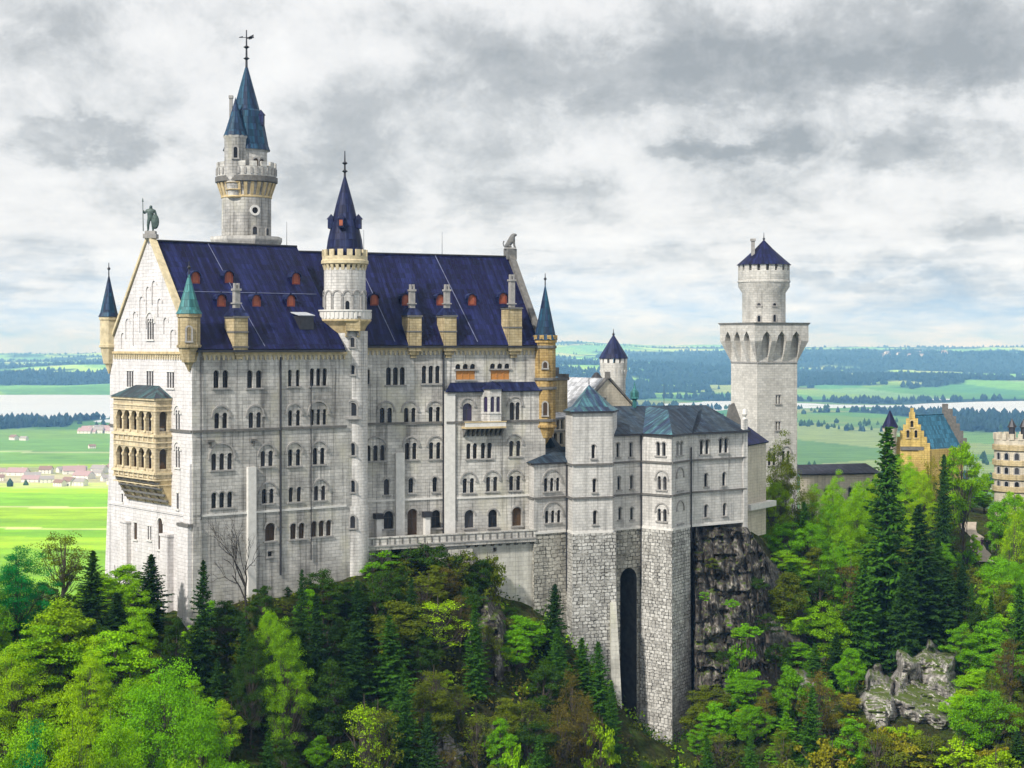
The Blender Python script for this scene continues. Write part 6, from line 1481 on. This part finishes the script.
def spruce_proto(seed, H=14.0, R=2.9, dens=1.0, droop=.35, gap=.0):
    g = np.random.default_rng(seed); C = []; U = []; V = []; tb = MB()
    tb.tube([(0, 0, -1.5), (0, 0, H * .5), (0, 0, H * .98)], [.24, .15, .02], 6)
    nb = int(250 * dens)
    for k in range(nb):
        f = ((k + g.random()) / nb) ** .88; z0 = H * (.03 + .955 * f)
        if g.random() < gap: continue
        L0 = R * (1 - f) ** .78 * (1 - .3 * math.exp(-f * 14)) * 1.12 + .16; L0 *= .86 + .22 * math.sin(k * .55 + seed)
        a = k * 2.39996 + g.uniform(-.5, .5); L = L0 * g.uniform(.62, 1.2)
        d = np.array([math.cos(a), math.sin(a), 0]); s = np.array([-math.sin(a), math.cos(a), 0])
        m = max(5, int(L * 7)); t = (np.arange(m) + g.random(m)) / m; up = .35 * f
        z = z0 + L * (.10 * t + up * t - droop * t ** 1.3 * (1 - .5 * f) + .25 * droop * t ** 3)
        ctr = d[None] * (L * t)[:, None] + np.array([0, 0, 1])[None] * z[:, None]
        wd = (.36 * L * (1 - t) ** .7 + .13) * g.uniform(.6, 1.1, m)
        for sg in (-1, 1):
            ax = unit(s[None] * sg * g.uniform(.6, 1.1, (m, 1)) + d[None] * g.uniform(.35, .9, (m, 1)) + np.array([0, 0, -1])[None] * g.uniform(.05, .8, (m, 1)))
            cc = ctr + ax * (wd * .5)[:, None]
            C.append(cc); U.append(ax * (wd * .6)[:, None]); V.append(unit(np.cross(ax, g.normal(size=(m, 3)) * .6 + np.array([0, 0, 1]))) * g.uniform(.07, .15, (m, 1)))
        C.append(ctr); U.append(unit(d[None] + g.normal(size=(m, 3)) * .25) * .26); V.append(unit(s[None] + g.normal(size=(m, 3)) * .4) * .10)
    C, U, V = map(np.concatenate, (C, U, V))
    return tb.data('trunk', M['darkbark']), leaf_mesh('crown', C, U, V, FOL['spruce']), H

def broad_proto(seed, H=10.0, R=3.6, nclump=70, nleaf=85, leaf=.17, trunk_f=.22, flat=.5, bare=0.0, bark='bark', shape=1.0, csz=.95):
    g = np.random.default_rng(seed); tb = MB(); C = []; N_ = []
    lean = g.normal(size=2) * .25; fork = np.array([lean[0], lean[1], H * trunk_f])
    tb.tube([(0, 0, -2.0), (lean[0] * .4, lean[1] * .4, H * trunk_f * .5), tuple(fork), (lean[0] * 1.6, lean[1] * 1.6, H * .62), (lean[0] * 2, lean[1] * 2, H * .93)], [.26, .21, .18, .10, .025], 7)
    cz = H * (trunk_f + (1 - trunk_f) * .5); rz = H * (1 - trunk_f) * .5
    lobes = g.normal(size=(7, 3)); lobes = unit(lobes) * g.uniform(.2, .38, (7, 1))
    for k in range(nclump):
        v = unit(g.normal(size=3)); rr = g.uniform(.35, 1.0) ** .6
        bump = 1 + sum(max(0, float(v @ unit(l))) ** 6 * np.linalg.norm(l) for l in lobes) - .22 + g.uniform(-.12, .12)
        zz_ = v[2]; taper = (1 - .45 * max(0, zz_) ** 1.5 * shape) * (1 - .25 * max(0, -zz_))
        p = np.array([v[0] * R * rr * bump * taper, v[1] * R * rr * bump * taper, cz + zz_ * rz * rr * min(1.12, bump)])
        # limb from the trunk up to the clump
        t0 = np.clip((p[2] - H * .25) / H, .18, .8); st = np.array([lean[0] * 2 * t0, lean[1] * 2 * t0, H * t0 * .82])
        if k % 2 == 0:
            mid = (st + p) / 2 + np.array([0, 0, -.15 * np.linalg.norm(p - st)]) + g.normal(size=3) * .15
            tb.tube([tuple(st), tuple(mid), tuple(p)], [.075, .045, .012], 4)
            for q in range(2): tb.tube([tuple(mid), tuple((mid + p) / 2 + g.normal(size=3) * .3), tuple(p + g.normal(size=3) * csz * .7)], [.03, .02, .006], 3)
        if g.random() < bare: continue
        n = int(nleaf * g.uniform(.6, 1.3)); s_ = csz * g.uniform(.6, 1.25) * (R / 3.6) ** .5
        o = g.normal(size=(n, 3)); o = unit(o) * (g.random((n, 1)) ** .45); o *= np.array([s_, s_, s_ * flat])
        o[:, 2] -= .16 * (o[:, 0] ** 2 + o[:, 1] ** 2) / s_
        C.append(p + o); N_.append(unit(o * np.array([.8, .8, 1.3]) + np.array([0, 0, .55 * s_]) + g.normal(size=(n, 3)) * .45 * s_))
    C = np.concatenate(C); N_ = np.concatenate(N_); n = len(C)
    U = unit(np.cross(N_, g.normal(size=(n, 3)))); V = np.cross(N_, U); sz = leaf * g.uniform(.6, 1.35, (n, 1))
    return tb.data('trunk', M[bark]), leaf_mesh('crown', C, U * sz, V * sz * .62, FOL['green']), H

def bare_proto(seed, H=9.5):
    g = random.Random(seed); tb = MB(); tw = MB()
    def grow(p, d, L, r, lv):
        mb = tb if lv < 2 else tw
        m = p + d * L * .5 + Vector((g.uniform(-1, 1), g.uniform(-1, 1), g.uniform(-.3, .6))) * L * .07; e = p + d * L + Vector((g.uniform(-1, 1), g.uniform(-1, 1), g.uniform(-.2, .8))) * L * .1
        mb.tube([p, m, e], [r, r * .8, r * .55], 5 if lv < 2 else 3)
        if lv >= 5 or r < .012: return
        for k in range(3 if lv else 4):
            a = g.uniform(0, 6.28); sp = g.uniform(.45, .95); q = d.cross(Vector((math.cos(a), math.sin(a), .3))).normalized()
            nd = (d + q * sp + Vector((0, 0, .16))).normalized(); grow(p + (e - p) * g.uniform(.55, 1.0), nd, L * g.uniform(.55, .78), r * .55, lv + 1)
    grow(Vector((0, 0, -1)), Vector((-.05, 0, 1)), H * .45, .19, 0)
    return tb.data('trunk', M['darkbark']), tw.data('twigs', M['darkbark']), H

PROTO = {}
PROTO['spruce'] = [spruce_proto(1), spruce_proto(2, R=3.4, dens=1.15, droop=.45), spruce_proto(3, R=2.4, dens=.95), spruce_proto(4, R=3.0, gap=.14, droop=.5)]
PROTO['broad'] = [broad_proto(11, nclump=88, nleaf=210, leaf=.105, trunk_f=.12), broad_proto(12, R=4.2, nclump=105, nleaf=210, leaf=.105, trunk_f=.10), broad_proto(13, R=3.2, flat=.42, nclump=84, csz=1.05, nleaf=200, leaf=.105, trunk_f=.14), broad_proto(14, R=3.9, flat=.36, nclump=98, nleaf=200, leaf=.105, trunk_f=.10), broad_proto(15, R=3.0, shape=1.3, nclump=84, nleaf=200, leaf=.105, trunk_f=.08), broad_proto(16, R=3.5, flat=.4, shape=1.5, nclump=92, nleaf=200, leaf=.105, trunk_f=.08)]
PROTO['sparse'] = [broad_proto(21, H=11, R=3.2, nclump=74, nleaf=80, leaf=.095, trunk_f=.16, bare=.12, csz=1.1), broad_proto(22, H=12, R=2.6, nclump=80, nleaf=85, leaf=.095, trunk_f=.10, bare=.1, csz=1.0, shape=1.5), broad_proto(23, H=11, R=3.0, nclump=64, nleaf=60, leaf=.095, trunk_f=.2, bare=.2)]
PROTO['bush'] = [broad_proto(31, H=3.6, R=2.3, nclump=40, nleaf=80, leaf=.115, trunk_f=.02, csz=.75), broad_proto(32, H=3.0, R=2.6, nclump=42, nleaf=75, leaf=.115, trunk_f=.02, csz=.8, flat=.45), broad_proto(33, H=4.4, R=2.0, nclump=40, nleaf=70, leaf=.11, trunk_f=.02, csz=.7)]
PROTO['grand'] = [broad_proto(51, H=16, R=6.0, nclump=190, nleaf=230, leaf=.085, trunk_f=.10, csz=1.0, flat=.42), broad_proto(52, H=16, R=5.6, nclump=180, nleaf=230, leaf=.085, trunk_f=.08, csz=1.05, flat=.38, shape=1.3), broad_proto(53, H=16, R=5.2, nclump=175, nleaf=230, leaf=.085, trunk_f=.08, csz=.95, flat=.5)]
PROTO['tall'] = [broad_proto(41, H=13, R=3.4, nclump=84, nleaf=190, leaf=.105, trunk_f=.40, csz=1.0), broad_proto(42, H=13, R=3.2, nclump=80, nleaf=190, leaf=.105, trunk_f=.38, csz=1.0)]
PROTO['bare'] = [bare_proto(3)]
KINDW = dict(spruce='spruce', broad='broadleaf tree', tall='high-crowned tree', sparse='thinly leaved tree', bush='bush', bare='leafless tree')
NAMEW = dict(spruce='spruce_tree', broad='broadleaf_tree', tall='broadleaf_tree', sparse='sparse_tree', bush='bush', bare='bare_tree')
COLW = dict(spruce='dark green', midspruce='mid green', dark='dark green', green='fresh green', lime='lime green', midlime='light green', yellow='yellow green', olive='olive brown', teal='blue green', rust='rust brown', gold='golden yellow')
tr_rng = random.Random(77); TREES = []
def ground(px, py, Y0=170.0, Y1=300.0):
    """first point of the hill met by the view ray of a pixel, used only to read distances off the photograph"""
    Y = np.arange(Y0, Y1, 1.0); z = terrain_z(XP(px, Y), Y, False); k = np.nonzero(z >= ZP(py, Y))[0]
    return float(Y[k[0]]) if len(k) else None
def plant(kind, col, px, ytop, Y, width=None, base_y=None, label=None, proto=None, minh=None):
    X = XP(px, Y); z = float(terrain_z(X, Y)[0]); h = ZP(ytop, Y) - z
    if base_y is not None and base_y < (HY - z * F / Y): z = ZP(base_y, Y); h = ZP(ytop, Y) - z
    if h < (minh or .8): return None
    ps = PROTO['grand' if kind == 'broad' and h > 11.5 else kind]; tm, cm, H = ps[proto if proto is not None else tr_rng.randrange(len(ps))]; s = h / H
    o = bpy.data.objects.new(NAMEW[kind], None); COL.objects.link(o); o.location = (X, Y, z - .1)
    sx_ = s if width is None else width * Y / F / 2 / max(abs(v.co.x) for v in cm.vertices)
    sx_ = min(max(sx_, s * .45), s * 2.2)
    sx_ *= tr_rng.uniform(.92, 1.08)
    o.scale = (sx_, sx_, s * tr_rng.uniform(.98, 1.02)); o.rotation_euler = (tr_rng.uniform(-.04, .04), tr_rng.uniform(-.04, .04), tr_rng.uniform(0, 6.28))
    for nm, me, mt in (('trunk', tm, None), ('crown' if kind != 'bare' else 'twigs', cm, FOL.get(col))):
        c = bpy.data.objects.new(nm, me); c.parent = o; COL.objects.link(c)
        if mt is not None and kind != 'bare':
            c.material_slots[0].link = 'OBJECT'; c.material_slots[0].material = mt
    TREES.append(dict(o=o, kind=kind, col=col, px=px, py=ytop, Y=Y, label=label)); return o

# trees read one by one from the photograph: kind, colour, px, top y, distance, crown width px
T = [('spruce', 'spruce', 90, 548, 196, 56), ('spruce', 'spruce', 149, 553, 197, 74), ('spruce', 'spruce', 201, 560, 193, 52), ('bare', None, 247, 503, 201.5, 66), ('sparse', 'olive', 60, 528, 205, 84),
     ('broad', 'teal', 14, 545, 190, 90), ('broad', 'green', -22, 560, 186, 90), ('sparse', 'lime', 22, 590, 196, 60), ('broad', 'lime', 122, 561, 207, 60), ('broad', 'lime', 98, 572, 203, 50),
     ('broad', 'yellow', 60, 598, 186, 90), ('broad', 'lime', 35, 622, 182, 110), ('broad', 'yellow', 14, 650, 176, 110), ('broad', 'lime', 105, 628, 184, 95), ('broad', 'yellow', 88, 645, 178, 80),
     ('broad', 'lime', 132, 660, 178, 110), ('broad', 'green', 165, 650, 174, 130), ('broad', 'green', 205, 690, 170, 110), ('broad', 'lime', 30, 690, 160, 150), ('broad', 'teal', 40, 735, 152, 110), ('broad', 'lime', 110, 690, 164, 120),
     ('broad', 'green', -10, 725, 156, 120), ('broad', 'yellow', 75, 705, 158, 90), ('broad', 'lime', 180, 720, 158, 110), ('spruce', 'spruce', 115, 590, 193, 60), ('broad', 'dark', 175, 615, 190, 54),
     ('broad', 'dark', 228, 596, 197, 56), ('broad', 'dark', 262, 582, 201, 44), ('broad', 'midlime', 268, 596, 194, 54), ('broad', 'midlime', 286, 618, 190, 64), ('broad', 'dark', 250, 630, 190, 60), ('spruce', 'spruce', 300, 568, 200, 34), ('broad', 'dark', 322, 570, 205, 60), ('spruce', 'spruce', 318, 590, 196, 48),
     ('broad', 'dark', 350, 580, 208, 46), ('bush', 'green', 384, 546, 217, 40), ('bush', 'green', 374, 558, 214, 30), ('bush', 'dark', 430, 537, 219.5, 64), ('bush', 'dark', 408, 544, 218, 40), ('bush', 'olive', 460, 546, 220, 40), ('bush', 'olive', 405, 555, 217, 44), ('bush', 'olive', 450, 553, 219, 50), ('sparse', 'rust', 446, 562, 215, 44),
     ('sparse', 'olive', 420, 570, 210, 80), ('broad', 'olive', 400, 595, 205, 66), ('sparse', 'yellow', 440, 590, 207, 74), ('broad', 'dark', 478, 556, 220, 42), ('broad', 'dark', 470, 585, 214, 44), ('bush', 'olive', 487, 548, 221, 26),
     ('spruce', 'midspruce', 392, 612, 201, 66), ('spruce', 'spruce', 352, 622, 199, 60), ('sparse', 'olive', 378, 690, 190, 64), ('sparse', 'yellow', 366, 684, 188, 60), ('spruce', 'midspruce', 405, 660, 193, 60), ('broad', 'dark', 330, 660, 193, 60),
     ('spruce', 'spruce', 552, 583, 219, 48), ('broad', 'green', 525, 612, 217, 54), ('broad', 'green', 516, 628, 213, 40), ('broad', 'dark', 508, 606, 221, 34), ('spruce', 'midspruce', 600, 640, 215, 44), ('spruce', 'midspruce', 582, 636, 216, 40), ('sparse', 'rust', 572, 668, 208, 48), ('sparse', 'rust', 585, 690, 205, 44), ('spruce', 'midspruce', 612, 680, 211, 34),
     ('broad', 'dark', 545, 660, 210, 50), ('sparse', 'olive', 530, 690, 203, 60), ('broad', 'green', 500, 715, 198, 44), ('bush', 'yellow', 600, 712, 205, 44), ('bush', 'lime', 512, 738, 197, 40), ('sparse', 'rust', 560, 700, 202, 50),
     ('broad', 'olive', 786, 437, 262, 72), ('broad', 'yellow', 776, 470, 258, 44), ('broad', 'lime', 812, 480, 268, 46), ('broad', 'lime', 836, 477, 270, 50), ('broad', 'lime', 856, 479, 268, 46), ('broad', 'yellow', 872, 470, 272, 40), ('broad', 'green', 826, 500, 262, 50), ('broad', 'lime', 845, 515, 258, 50), ('broad', 'lime', 835, 484, 264, 60), ('broad', 'lime', 858, 486, 262, 50), ('spruce', 'midspruce', 885, 424, 252, 92), ('spruce', 'spruce', 925, 500, 250, 84), ('tall', 'lime', 964, 429, 290, 62), ('spruce', 'spruce', 943, 452, 282, 40), ('broad', 'yellow', 922, 462, 300, 44), ('sparse', 'gold', 934, 455, 296, 30), ('broad', 'lime', 908, 462, 298, 44),
     ('tall', 'green', 1003, 489, 282, 54), ('broad', 'lime', 984, 472, 322, 40), ('broad', 'green', 972, 485, 320, 40), ('bush', 'green', 968, 545, 290, 26), ('bush', 'dark', 1000, 556, 288, 30), ('broad', 'lime', 976, 533, 291, 20), ('bush', 'green', 990, 560, 287, 24), ('broad', 'yellow', 948, 470, 300, 40), ('broad', 'lime', 918, 458, 302, 40), ('bush', 'lime', 994, 530, 304, 24), ('bush', 'olive', 975, 566, 286, 30), ('broad', 'lime', 1020, 508, 276, 50), ('sparse', 'yellow', 1014, 505, 270, 36), ('broad', 'green', 812, 510, 256, 60), ('broad', 'green', 785, 520, 254, 56), ('broad', 'lime', 800, 560, 250, 56), ('broad', 'olive', 815, 545, 252, 50), ('broad', 'green', 838, 540, 250, 60),
     ('sparse', 'rust', 850, 548, 248, 44), ('broad', 'lime', 800, 588, 244, 58), ('broad', 'lime', 830, 600, 243, 52), ('spruce', 'midspruce', 862, 560, 244, 64), ('spruce', 'spruce', 905, 560, 244, 66), ('spruce', 'spruce', 948, 560, 250, 60), ('spruce', 'spruce', 838, 630, 236, 54), ('spruce', 'midspruce', 815, 640, 236, 44), ('spruce', 'spruce', 962, 558, 262, 40),
     ('broad', 'green', 1016, 562, 256, 60), ('broad', 'lime', 1018, 600, 246, 70), ('broad', 'green', 990, 620, 244, 60), ('broad', 'green', 1005, 650, 236, 80), ('broad', 'lime', 975, 668, 232, 60), ('broad', 'dark', 985, 590, 262, 50), ('bush', 'green', 740, 632, 233.5, 40), ('broad', 'green', 745, 672, 228, 60), ('broad', 'olive', 712, 684, 226, 60), ('spruce', 'midspruce', 775, 690, 222, 54), ('spruce', 'green', 787, 712, 216, 50),
     ('broad', 'lime', 784, 548, 249, 50), ('broad', 'green', 790, 590, 246, 54), ('spruce', 'midspruce', 778, 620, 243, 40), ('broad', 'lime', 782, 655, 240, 44), ('broad', 'green', 797, 640, 241, 50), ('broad', 'lime', 900, 452, 306, 40), ('broad', 'yellow', 925, 470, 290, 40), ('tall', 'lime', 1014, 484, 292, 40), ('broad', 'lime', 870, 478, 285, 44), ('broad', 'olive', 700, 700, 220, 44), ('broad', 'green', 750, 700, 219, 56), ('sparse', 'gold', 850, 690, 224, 50), ('bush', 'gold', 880, 720, 215, 60), ('bush', 'olive', 930, 738, 212, 60), ('bush', 'olive', 900, 745, 210, 60), ('bush', 'yellow', 960, 735, 208, 60), ('spruce', 'spruce', 1018, 730, 205, 44), ('sparse', 'olive', 1000, 700, 214, 60), ('broad', 'lime', 960, 690, 222, 50),
     ('bush', 'gold', 830, 735, 212, 60), ('bush', 'olive', 790, 752, 209, 60), ('sparse', 'olive', 720, 725, 214, 56), ('bush', 'dark', 648, 735, 222, 40), ('bush', 'dark', 635, 720, 223, 30), ('bush', 'yellow', 1000, 745, 204, 60), ('bush', 'gold', 915, 742, 212, 56)]
for k_, c_, px, yt, Y, w in T: plant(k_, c_, px, yt, Y, w)
for c_, px, yt, yb, Y, w in (('green', 748, 622, 638, 231.5, 40), ('lime', 738, 628, 638, 231.5, 26), ('dark', 722, 648, 662, 231, 26), ('olive', 712, 556, 568, 236, 20), ('dark', 758, 574, 590, 240, 26), ('green', 733, 598, 608, 234, 20), ('dark', 768, 610, 632, 238, 30), ('green', 705, 590, 600, 233, 12), ('dark', 776, 640, 664, 238, 34)): plant('bush', c_, px, yt, Y, w, yb)
for k_, c_, px, yt, Y, w in (('spruce', 'midspruce', 806, 500, 258, 50), ('spruce', 'midspruce', 842, 540, 250, 56), ('sparse', 'olive', 798, 528, 256, 50), ('spruce', 'midspruce', 792, 560, 247, 40), ('bush', 'olive', 905, 708, 226, 40), ('bush', 'green', 950, 690, 232, 36), ('bush', 'dark', 925, 655, 243, 36)): plant(k_, c_, px, yt, Y, w)
# the rest of the hillside wood: scattered so that crowns stay under the walls seen above them
sky_px = [-60, 0, 60, 104, 125, 150, 185, 200, 235, 262, 300, 345, 372, 430, 462, 480, 500, 528, 545, 565, 590, 612, 628, 650, 685, 700, 712, 762, 772, 795, 830, 870, 900, 950, 985, 1005, 1080]
sky_y = [575, 580, 575, 590, 572, 590, 628, 600, 596, 590, 580, 582, 566, 560, 570, 596, 612, 614, 610, 630, 662, 690, 738, 748, 748, 715, 688, 690, 600, 530, 510, 500, 520, 540, 585, 540, 520]
pts_ = []
CNT = lambda b: sum((t['kind'] == 'bush') == b for t in TREES)
for _ in range(16000):
    if CNT(False) >= 285 and CNT(True) >= 240: break
    px = tr_rng.uniform(-60, 1085); py = tr_rng.uniform(565, 840); Y = ground(px, py, 150, 298)
    if Y is None: continue
    lim = float(np.interp(px, sky_px, sky_y)) + tr_rng.uniform(0, 16)
    X = XP(px, Y)
    if any((X - a) ** 2 + (Y - b_) ** 2 < d_ * d_ for a, b_, d_ in pts_): continue
    if any((X - t['o'].location.x) ** 2 + (Y - t['o'].location.y) ** 2 < 2.2 ** 2 for t in TREES): continue
    if 690 < px < 775 and py < 690: continue
    if 955 < px < 1006 and 500 < py < 640 and Y > 262: continue
    if (890 < px < 962 and 640 < py < 745) or (858 < px < 896 and 660 < py < 745): continue
    if 617 < px < 700 and py < 742: continue
    dens_ = fbm(np.array([X / 14]), np.array([Y / 14]), 31, 3)[0]
    if px < 235: kinds = [('broad', 'lime'), ('broad', 'green'), ('broad', 'yellow'), ('broad', 'lime'), ('spruce', 'spruce'), ('broad', 'dark'), ('sparse', 'olive')]
    elif px < 400: kinds = [('broad', 'dark'), ('spruce', 'spruce'), ('broad', 'dark'), ('spruce', 'midspruce'), ('sparse', 'olive'), ('broad', 'green'), ('bush', 'dark')]
    elif px < 700: kinds = [('broad', 'dark'), ('bush', 'olive'), ('broad', 'olive'), ('spruce', 'spruce'), ('sparse', 'olive'), ('bush', 'yellow'), ('spruce', 'midspruce'), ('bush', 'olive'), ('broad', 'olive'), ('sparse', 'rust')]
    elif py < 680: kinds = [('broad', 'green'), ('spruce', 'spruce'), ('broad', 'lime'), ('sparse', 'olive'), ('broad', 'dark'), ('broad', 'olive'), ('spruce', 'midspruce')]
    else: kinds = [('bush', 'olive'), ('sparse', 'olive'), ('bush', 'gold'), ('broad', 'green'), ('bush', 'yellow'), ('sparse', 'rust'), ('spruce', 'midspruce')]
    if 880 < px < 970 and py > 725: kinds = [('bush', 'gold'), ('bush', 'olive'), ('bush', 'yellow')]
    k_, c_ = kinds[int((dens_ * 3.1 + tr_rng.random() * .55) * len(kinds)) % len(kinds)]
    hpx = {'spruce': tr_rng.uniform(60, 115), 'broad': tr_rng.uniform(48, 84), 'sparse': tr_rng.uniform(50, 85), 'bush': tr_rng.uniform(18, 34)}[k_]
    yt = max(lim, py - hpx)
    if py - yt < 26 or CNT(False) >= 285: k_ = 'bush'; yt = max(lim, py - tr_rng.uniform(18, 34))
    if py - yt < 9 or (k_ == 'bush' and CNT(True) >= 240): continue
    if plant(k_, c_, px, yt, Y, None): pts_.append((X, Y, 3.0 if k_ != 'bush' else 1.8))

# labels: colour and kind, then the landmark the tree stands at, then its place among its likes
def region(t):
    px, py = t['px'], t['py']
    if px < 112: return 'below the meadows beside the white gable' if py < 640 else 'in the near wood under the meadows'
    if px < 190: return 'at the foot of the white gable wall' if py < 625 else 'in the near wood under the gable'
    if px < 330: return 'under the long grey palace front' if py < 630 else 'deep in the wood below the palace front'
    if px < 375: return 'below the round stair tower'
    if px < 512: return 'on the slope just under the terrace' if py < 600 else 'low on the slope below the terrace'
    if px < 618: return 'against the rubble stone piers' if py < 650 else 'low on the slope before the piers'
    if px < 702: return 'at the bottom of the tallest pier'
    if px < 780: return 'beside the foot of the dark cliff'
    if px < 870: return 'in the wood below the square tower' if py < 600 else 'low on the slope below the square tower'
    if px < 960: return 'before the yellow gatehouse' if py < 600 else 'among the pale rocks low on the slope'
    return 'by the banded gate tower' if py < 600 else 'on the low slope at the picture edge'
from collections import defaultdict
bk_ = defaultdict(list)
for t in TREES: bk_[(t['kind'], t['col'], region(t))].append(t)
ORD = ['first', 'second', 'third', 'fourth', 'fifth', 'sixth', 'seventh', 'eighth', 'ninth', 'tenth', 'eleventh', 'twelfth', 'thirteenth', 'fourteenth', 'fifteenth', 'sixteenth', 'seventeenth', 'eighteenth', 'nineteenth', 'twentieth']
for (k_, c_, rg_), L_ in bk_.items():
    L_.sort(key=lambda t: t['px']); n = len(L_)
    for i, t in enumerate(L_):
        base = f"{COLW.get(c_, 'dark')} {KINDW[k_]} {rg_}" if k_ != 'bare' else 'dark leafless tree before the long grey palace front'
        if n > 1:
            base += ', leftmost there' if i == 0 else (', rightmost there' if i == n - 1 else f", {ORD[min(i, 19)]} from left")
        tag(t['o'], base, 'tree' if k_ != 'bush' else 'bush', 'trees and bushes of the castle hillside')

# undergrowth: leaf sprays all over the slope
def undergrowth(name, n, mat, seed, cond, leaf=.2, label=''):
    g = np.random.default_rng(seed); x = g.uniform(-75, 110, n); y = g.uniform(150, 300, n); px = x / y * F + CX
    k = (px > -80) & (px < 1110) & cond(x, y, px); x, y = x[k], y[k]; z = terrain_z(x, y); m = len(x); q = 16
    C = np.repeat(np.stack([x, y, z], -1), q, 0); s_ = np.repeat(g.uniform(.5, 1.5, m), q)[:, None]
    C = C + g.normal(size=C.shape) * s_ * np.array([.6, .6, .35]) + np.array([0, 0, .35])
    N_ = unit(g.normal(size=C.shape) * .6 + np.array([0, -.35, .8])); U = unit(np.cross(N_, g.normal(size=C.shape))); V = np.cross(N_, U); sz = leaf * g.uniform(.6, 1.5, (len(C), 1))
    o = link(bpy.data.objects.new(name, leaf_mesh(name, C, U * sz, V * sz * .6, mat))); tag(o, label, 'undergrowth', None, 'stuff')
nz = lambda x, y, s: fbm(x / 7, y / 7, s, 3)
def off_castle(x, y, px):
    d0 = Vector(OW); u = np.array([math.cos(math.radians(38.5)), math.sin(math.radians(38.5))])
    tt = -(x - OW[0]) * u[1] + (y - OW[1]) * u[0]
    on_rock = ((px > 884) & (px < 966) & (y > 214) & (y < 245)) | ((px > 862) & (px < 896) & (y > 218) & (y < 240)) | ((px > 786) & (px < 816) & (y > 224) & (y < 240))
    return (y < 300) & ~on_rock & ~((tt > -.3) & (x < 10) & (px > 105)) & ~((px > 520) & (px < 775) & (y > 233)) & ~((np.abs(px - (968 + 20 * (312 - y) / 18)) < 13) & (y > 290) & (y < 314))
undergrowth('dark_undergrowth', 9000, FOL['dark'], 1, lambda x, y, p: off_castle(x, y, p) & (nz(x, y, 5) < .52), label='dark green undergrowth on the hillside')
undergrowth('olive_undergrowth', 9000, FOL['olive'], 2, lambda x, y, p: off_castle(x, y, p) & (nz(x, y, 5) > .47), label='olive brown scrub on the hillside')
undergrowth('bright_undergrowth', 6000, FOL['lime'], 3, lambda x, y, p: off_castle(x, y, p) & (nz(x, y, 6) > .58), label='bright green ground plants on the hillside')
undergrowth('brown_undergrowth', 5000, FOL['rust'], 4, lambda x, y, p: off_castle(x, y, p) & (nz(x, y, 7) > .56) & (p > 400), label='dry brown scrub on the hillside')

# pale path with a few walkers among the trees by the gate tower
M['path'] = mat_plain('pale_gravel', (.33, .285, .225), .95, .15)
pth = MB(); rows_ = []
for k in range(9):
    f = k / 8; Yp = 312 - 18 * f; pxm_ = 968 + 20 * f; rows_.append([PX(pxm_ - 7 - 3 * math.sin(k * 1.7), 0, Yp).xy, PX(pxm_ + 6 + 3 * math.sin(k * 2.3 + 1), 0, Yp).xy])
zs_ = [max(float(terrain_z(*p)[0]) for p in r) + .25 for r in rows_]
for k in range(8):
    for j in range(3):
        a0 = rows_[k][0].lerp(rows_[k][1], j / 3); a1 = rows_[k][0].lerp(rows_[k][1], (j + 1) / 3); b0 = rows_[k + 1][0].lerp(rows_[k + 1][1], j / 3); b1 = rows_[k + 1][0].lerp(rows_[k + 1][1], (j + 1) / 3)
        pth.face([(*a0, zs_[k]), (*a1, zs_[k]), (*b1, zs_[k + 1]), (*b0, zs_[k + 1])])
o = pth.build('path', M['path']); tag(o, None, None, None, 'structure')
PJ = [((0, 0, .92), .16, .11), ((0, 0, 1.15), .15, .10), ((0, 0, 1.38), .17, .10), ((0, 0, 1.50), .06), ((0, -.02, 1.60), .095), ((0, -.01, 1.70), .07),
      ((-.09, 0, .86), .10), ((-.11, -.03, .48), .075), ((-.11, .03, .08), .05), ((-.12, -.13, .04), .045), ((.09, 0, .86), .10), ((.12, .03, .48), .075), ((.12, .1, .08), .05), ((.13, -.06, .04), .045),
      ((-.21, 0, 1.40), .065), ((-.26, .02, 1.12), .05), ((-.26, -.08, .88), .04), ((.21, 0, 1.40), .065), ((.26, .02, 1.12), .05), ((.25, -.1, .88), .04)]
PE = [(0, 1), (1, 2), (2, 3), (3, 4), (4, 5), (0, 6), (6, 7), (7, 8), (8, 9), (0, 10), (10, 11), (11, 12), (12, 13), (2, 14), (14, 15), (15, 16), (2, 17), (17, 18), (18, 19)]
for i, (px, Yp, colr, lb) in enumerate(((982, 300, (.09, .03, .10), 'in a purple jacket'), (987, 299, (.02, .02, .03), 'in black clothes'), (992, 298, (.35, .33, .34), 'in a pale grey coat'))):
    pos = PX(px, 0, Yp); z = float(np.interp(Yp, [294, 312], [zs_[-1], zs_[0]]))
    pm = mat_plain(f'walker_clothes_{i}', colr, .85, .2); skin = mat_plain(f'walker_skin_{i}', (.45, .28, .2), .6, .1); hair = mat_plain(f'walker_hair_{i}', (.03, .02, .015), .7, .2)
    po = skin_body('person', PJ, PE, pm, None, (pos.x, pos.y, z), 1); po.rotation_euler = (0, 0, .4 * i - .3); po.data.materials.append(skin)
    for p in po.data.polygons:
        if p.center.z > 1.50 or (p.center.z < .93 and abs(p.center.x) > .22): p.material_index = 1
    tag(po, f'tiny walker {lb} on the pale path by the gate tower', 'person', 'walkers on the path')
    b = MB(); b.lathe((0, .02), [(.105, 1.62), (.112, 1.68), (.085, 1.76), (0, 1.80)], 10); hm_ = b.data('hair', hair); ho_ = bpy.data.objects.new('hair', hm_); link(ho_, po)
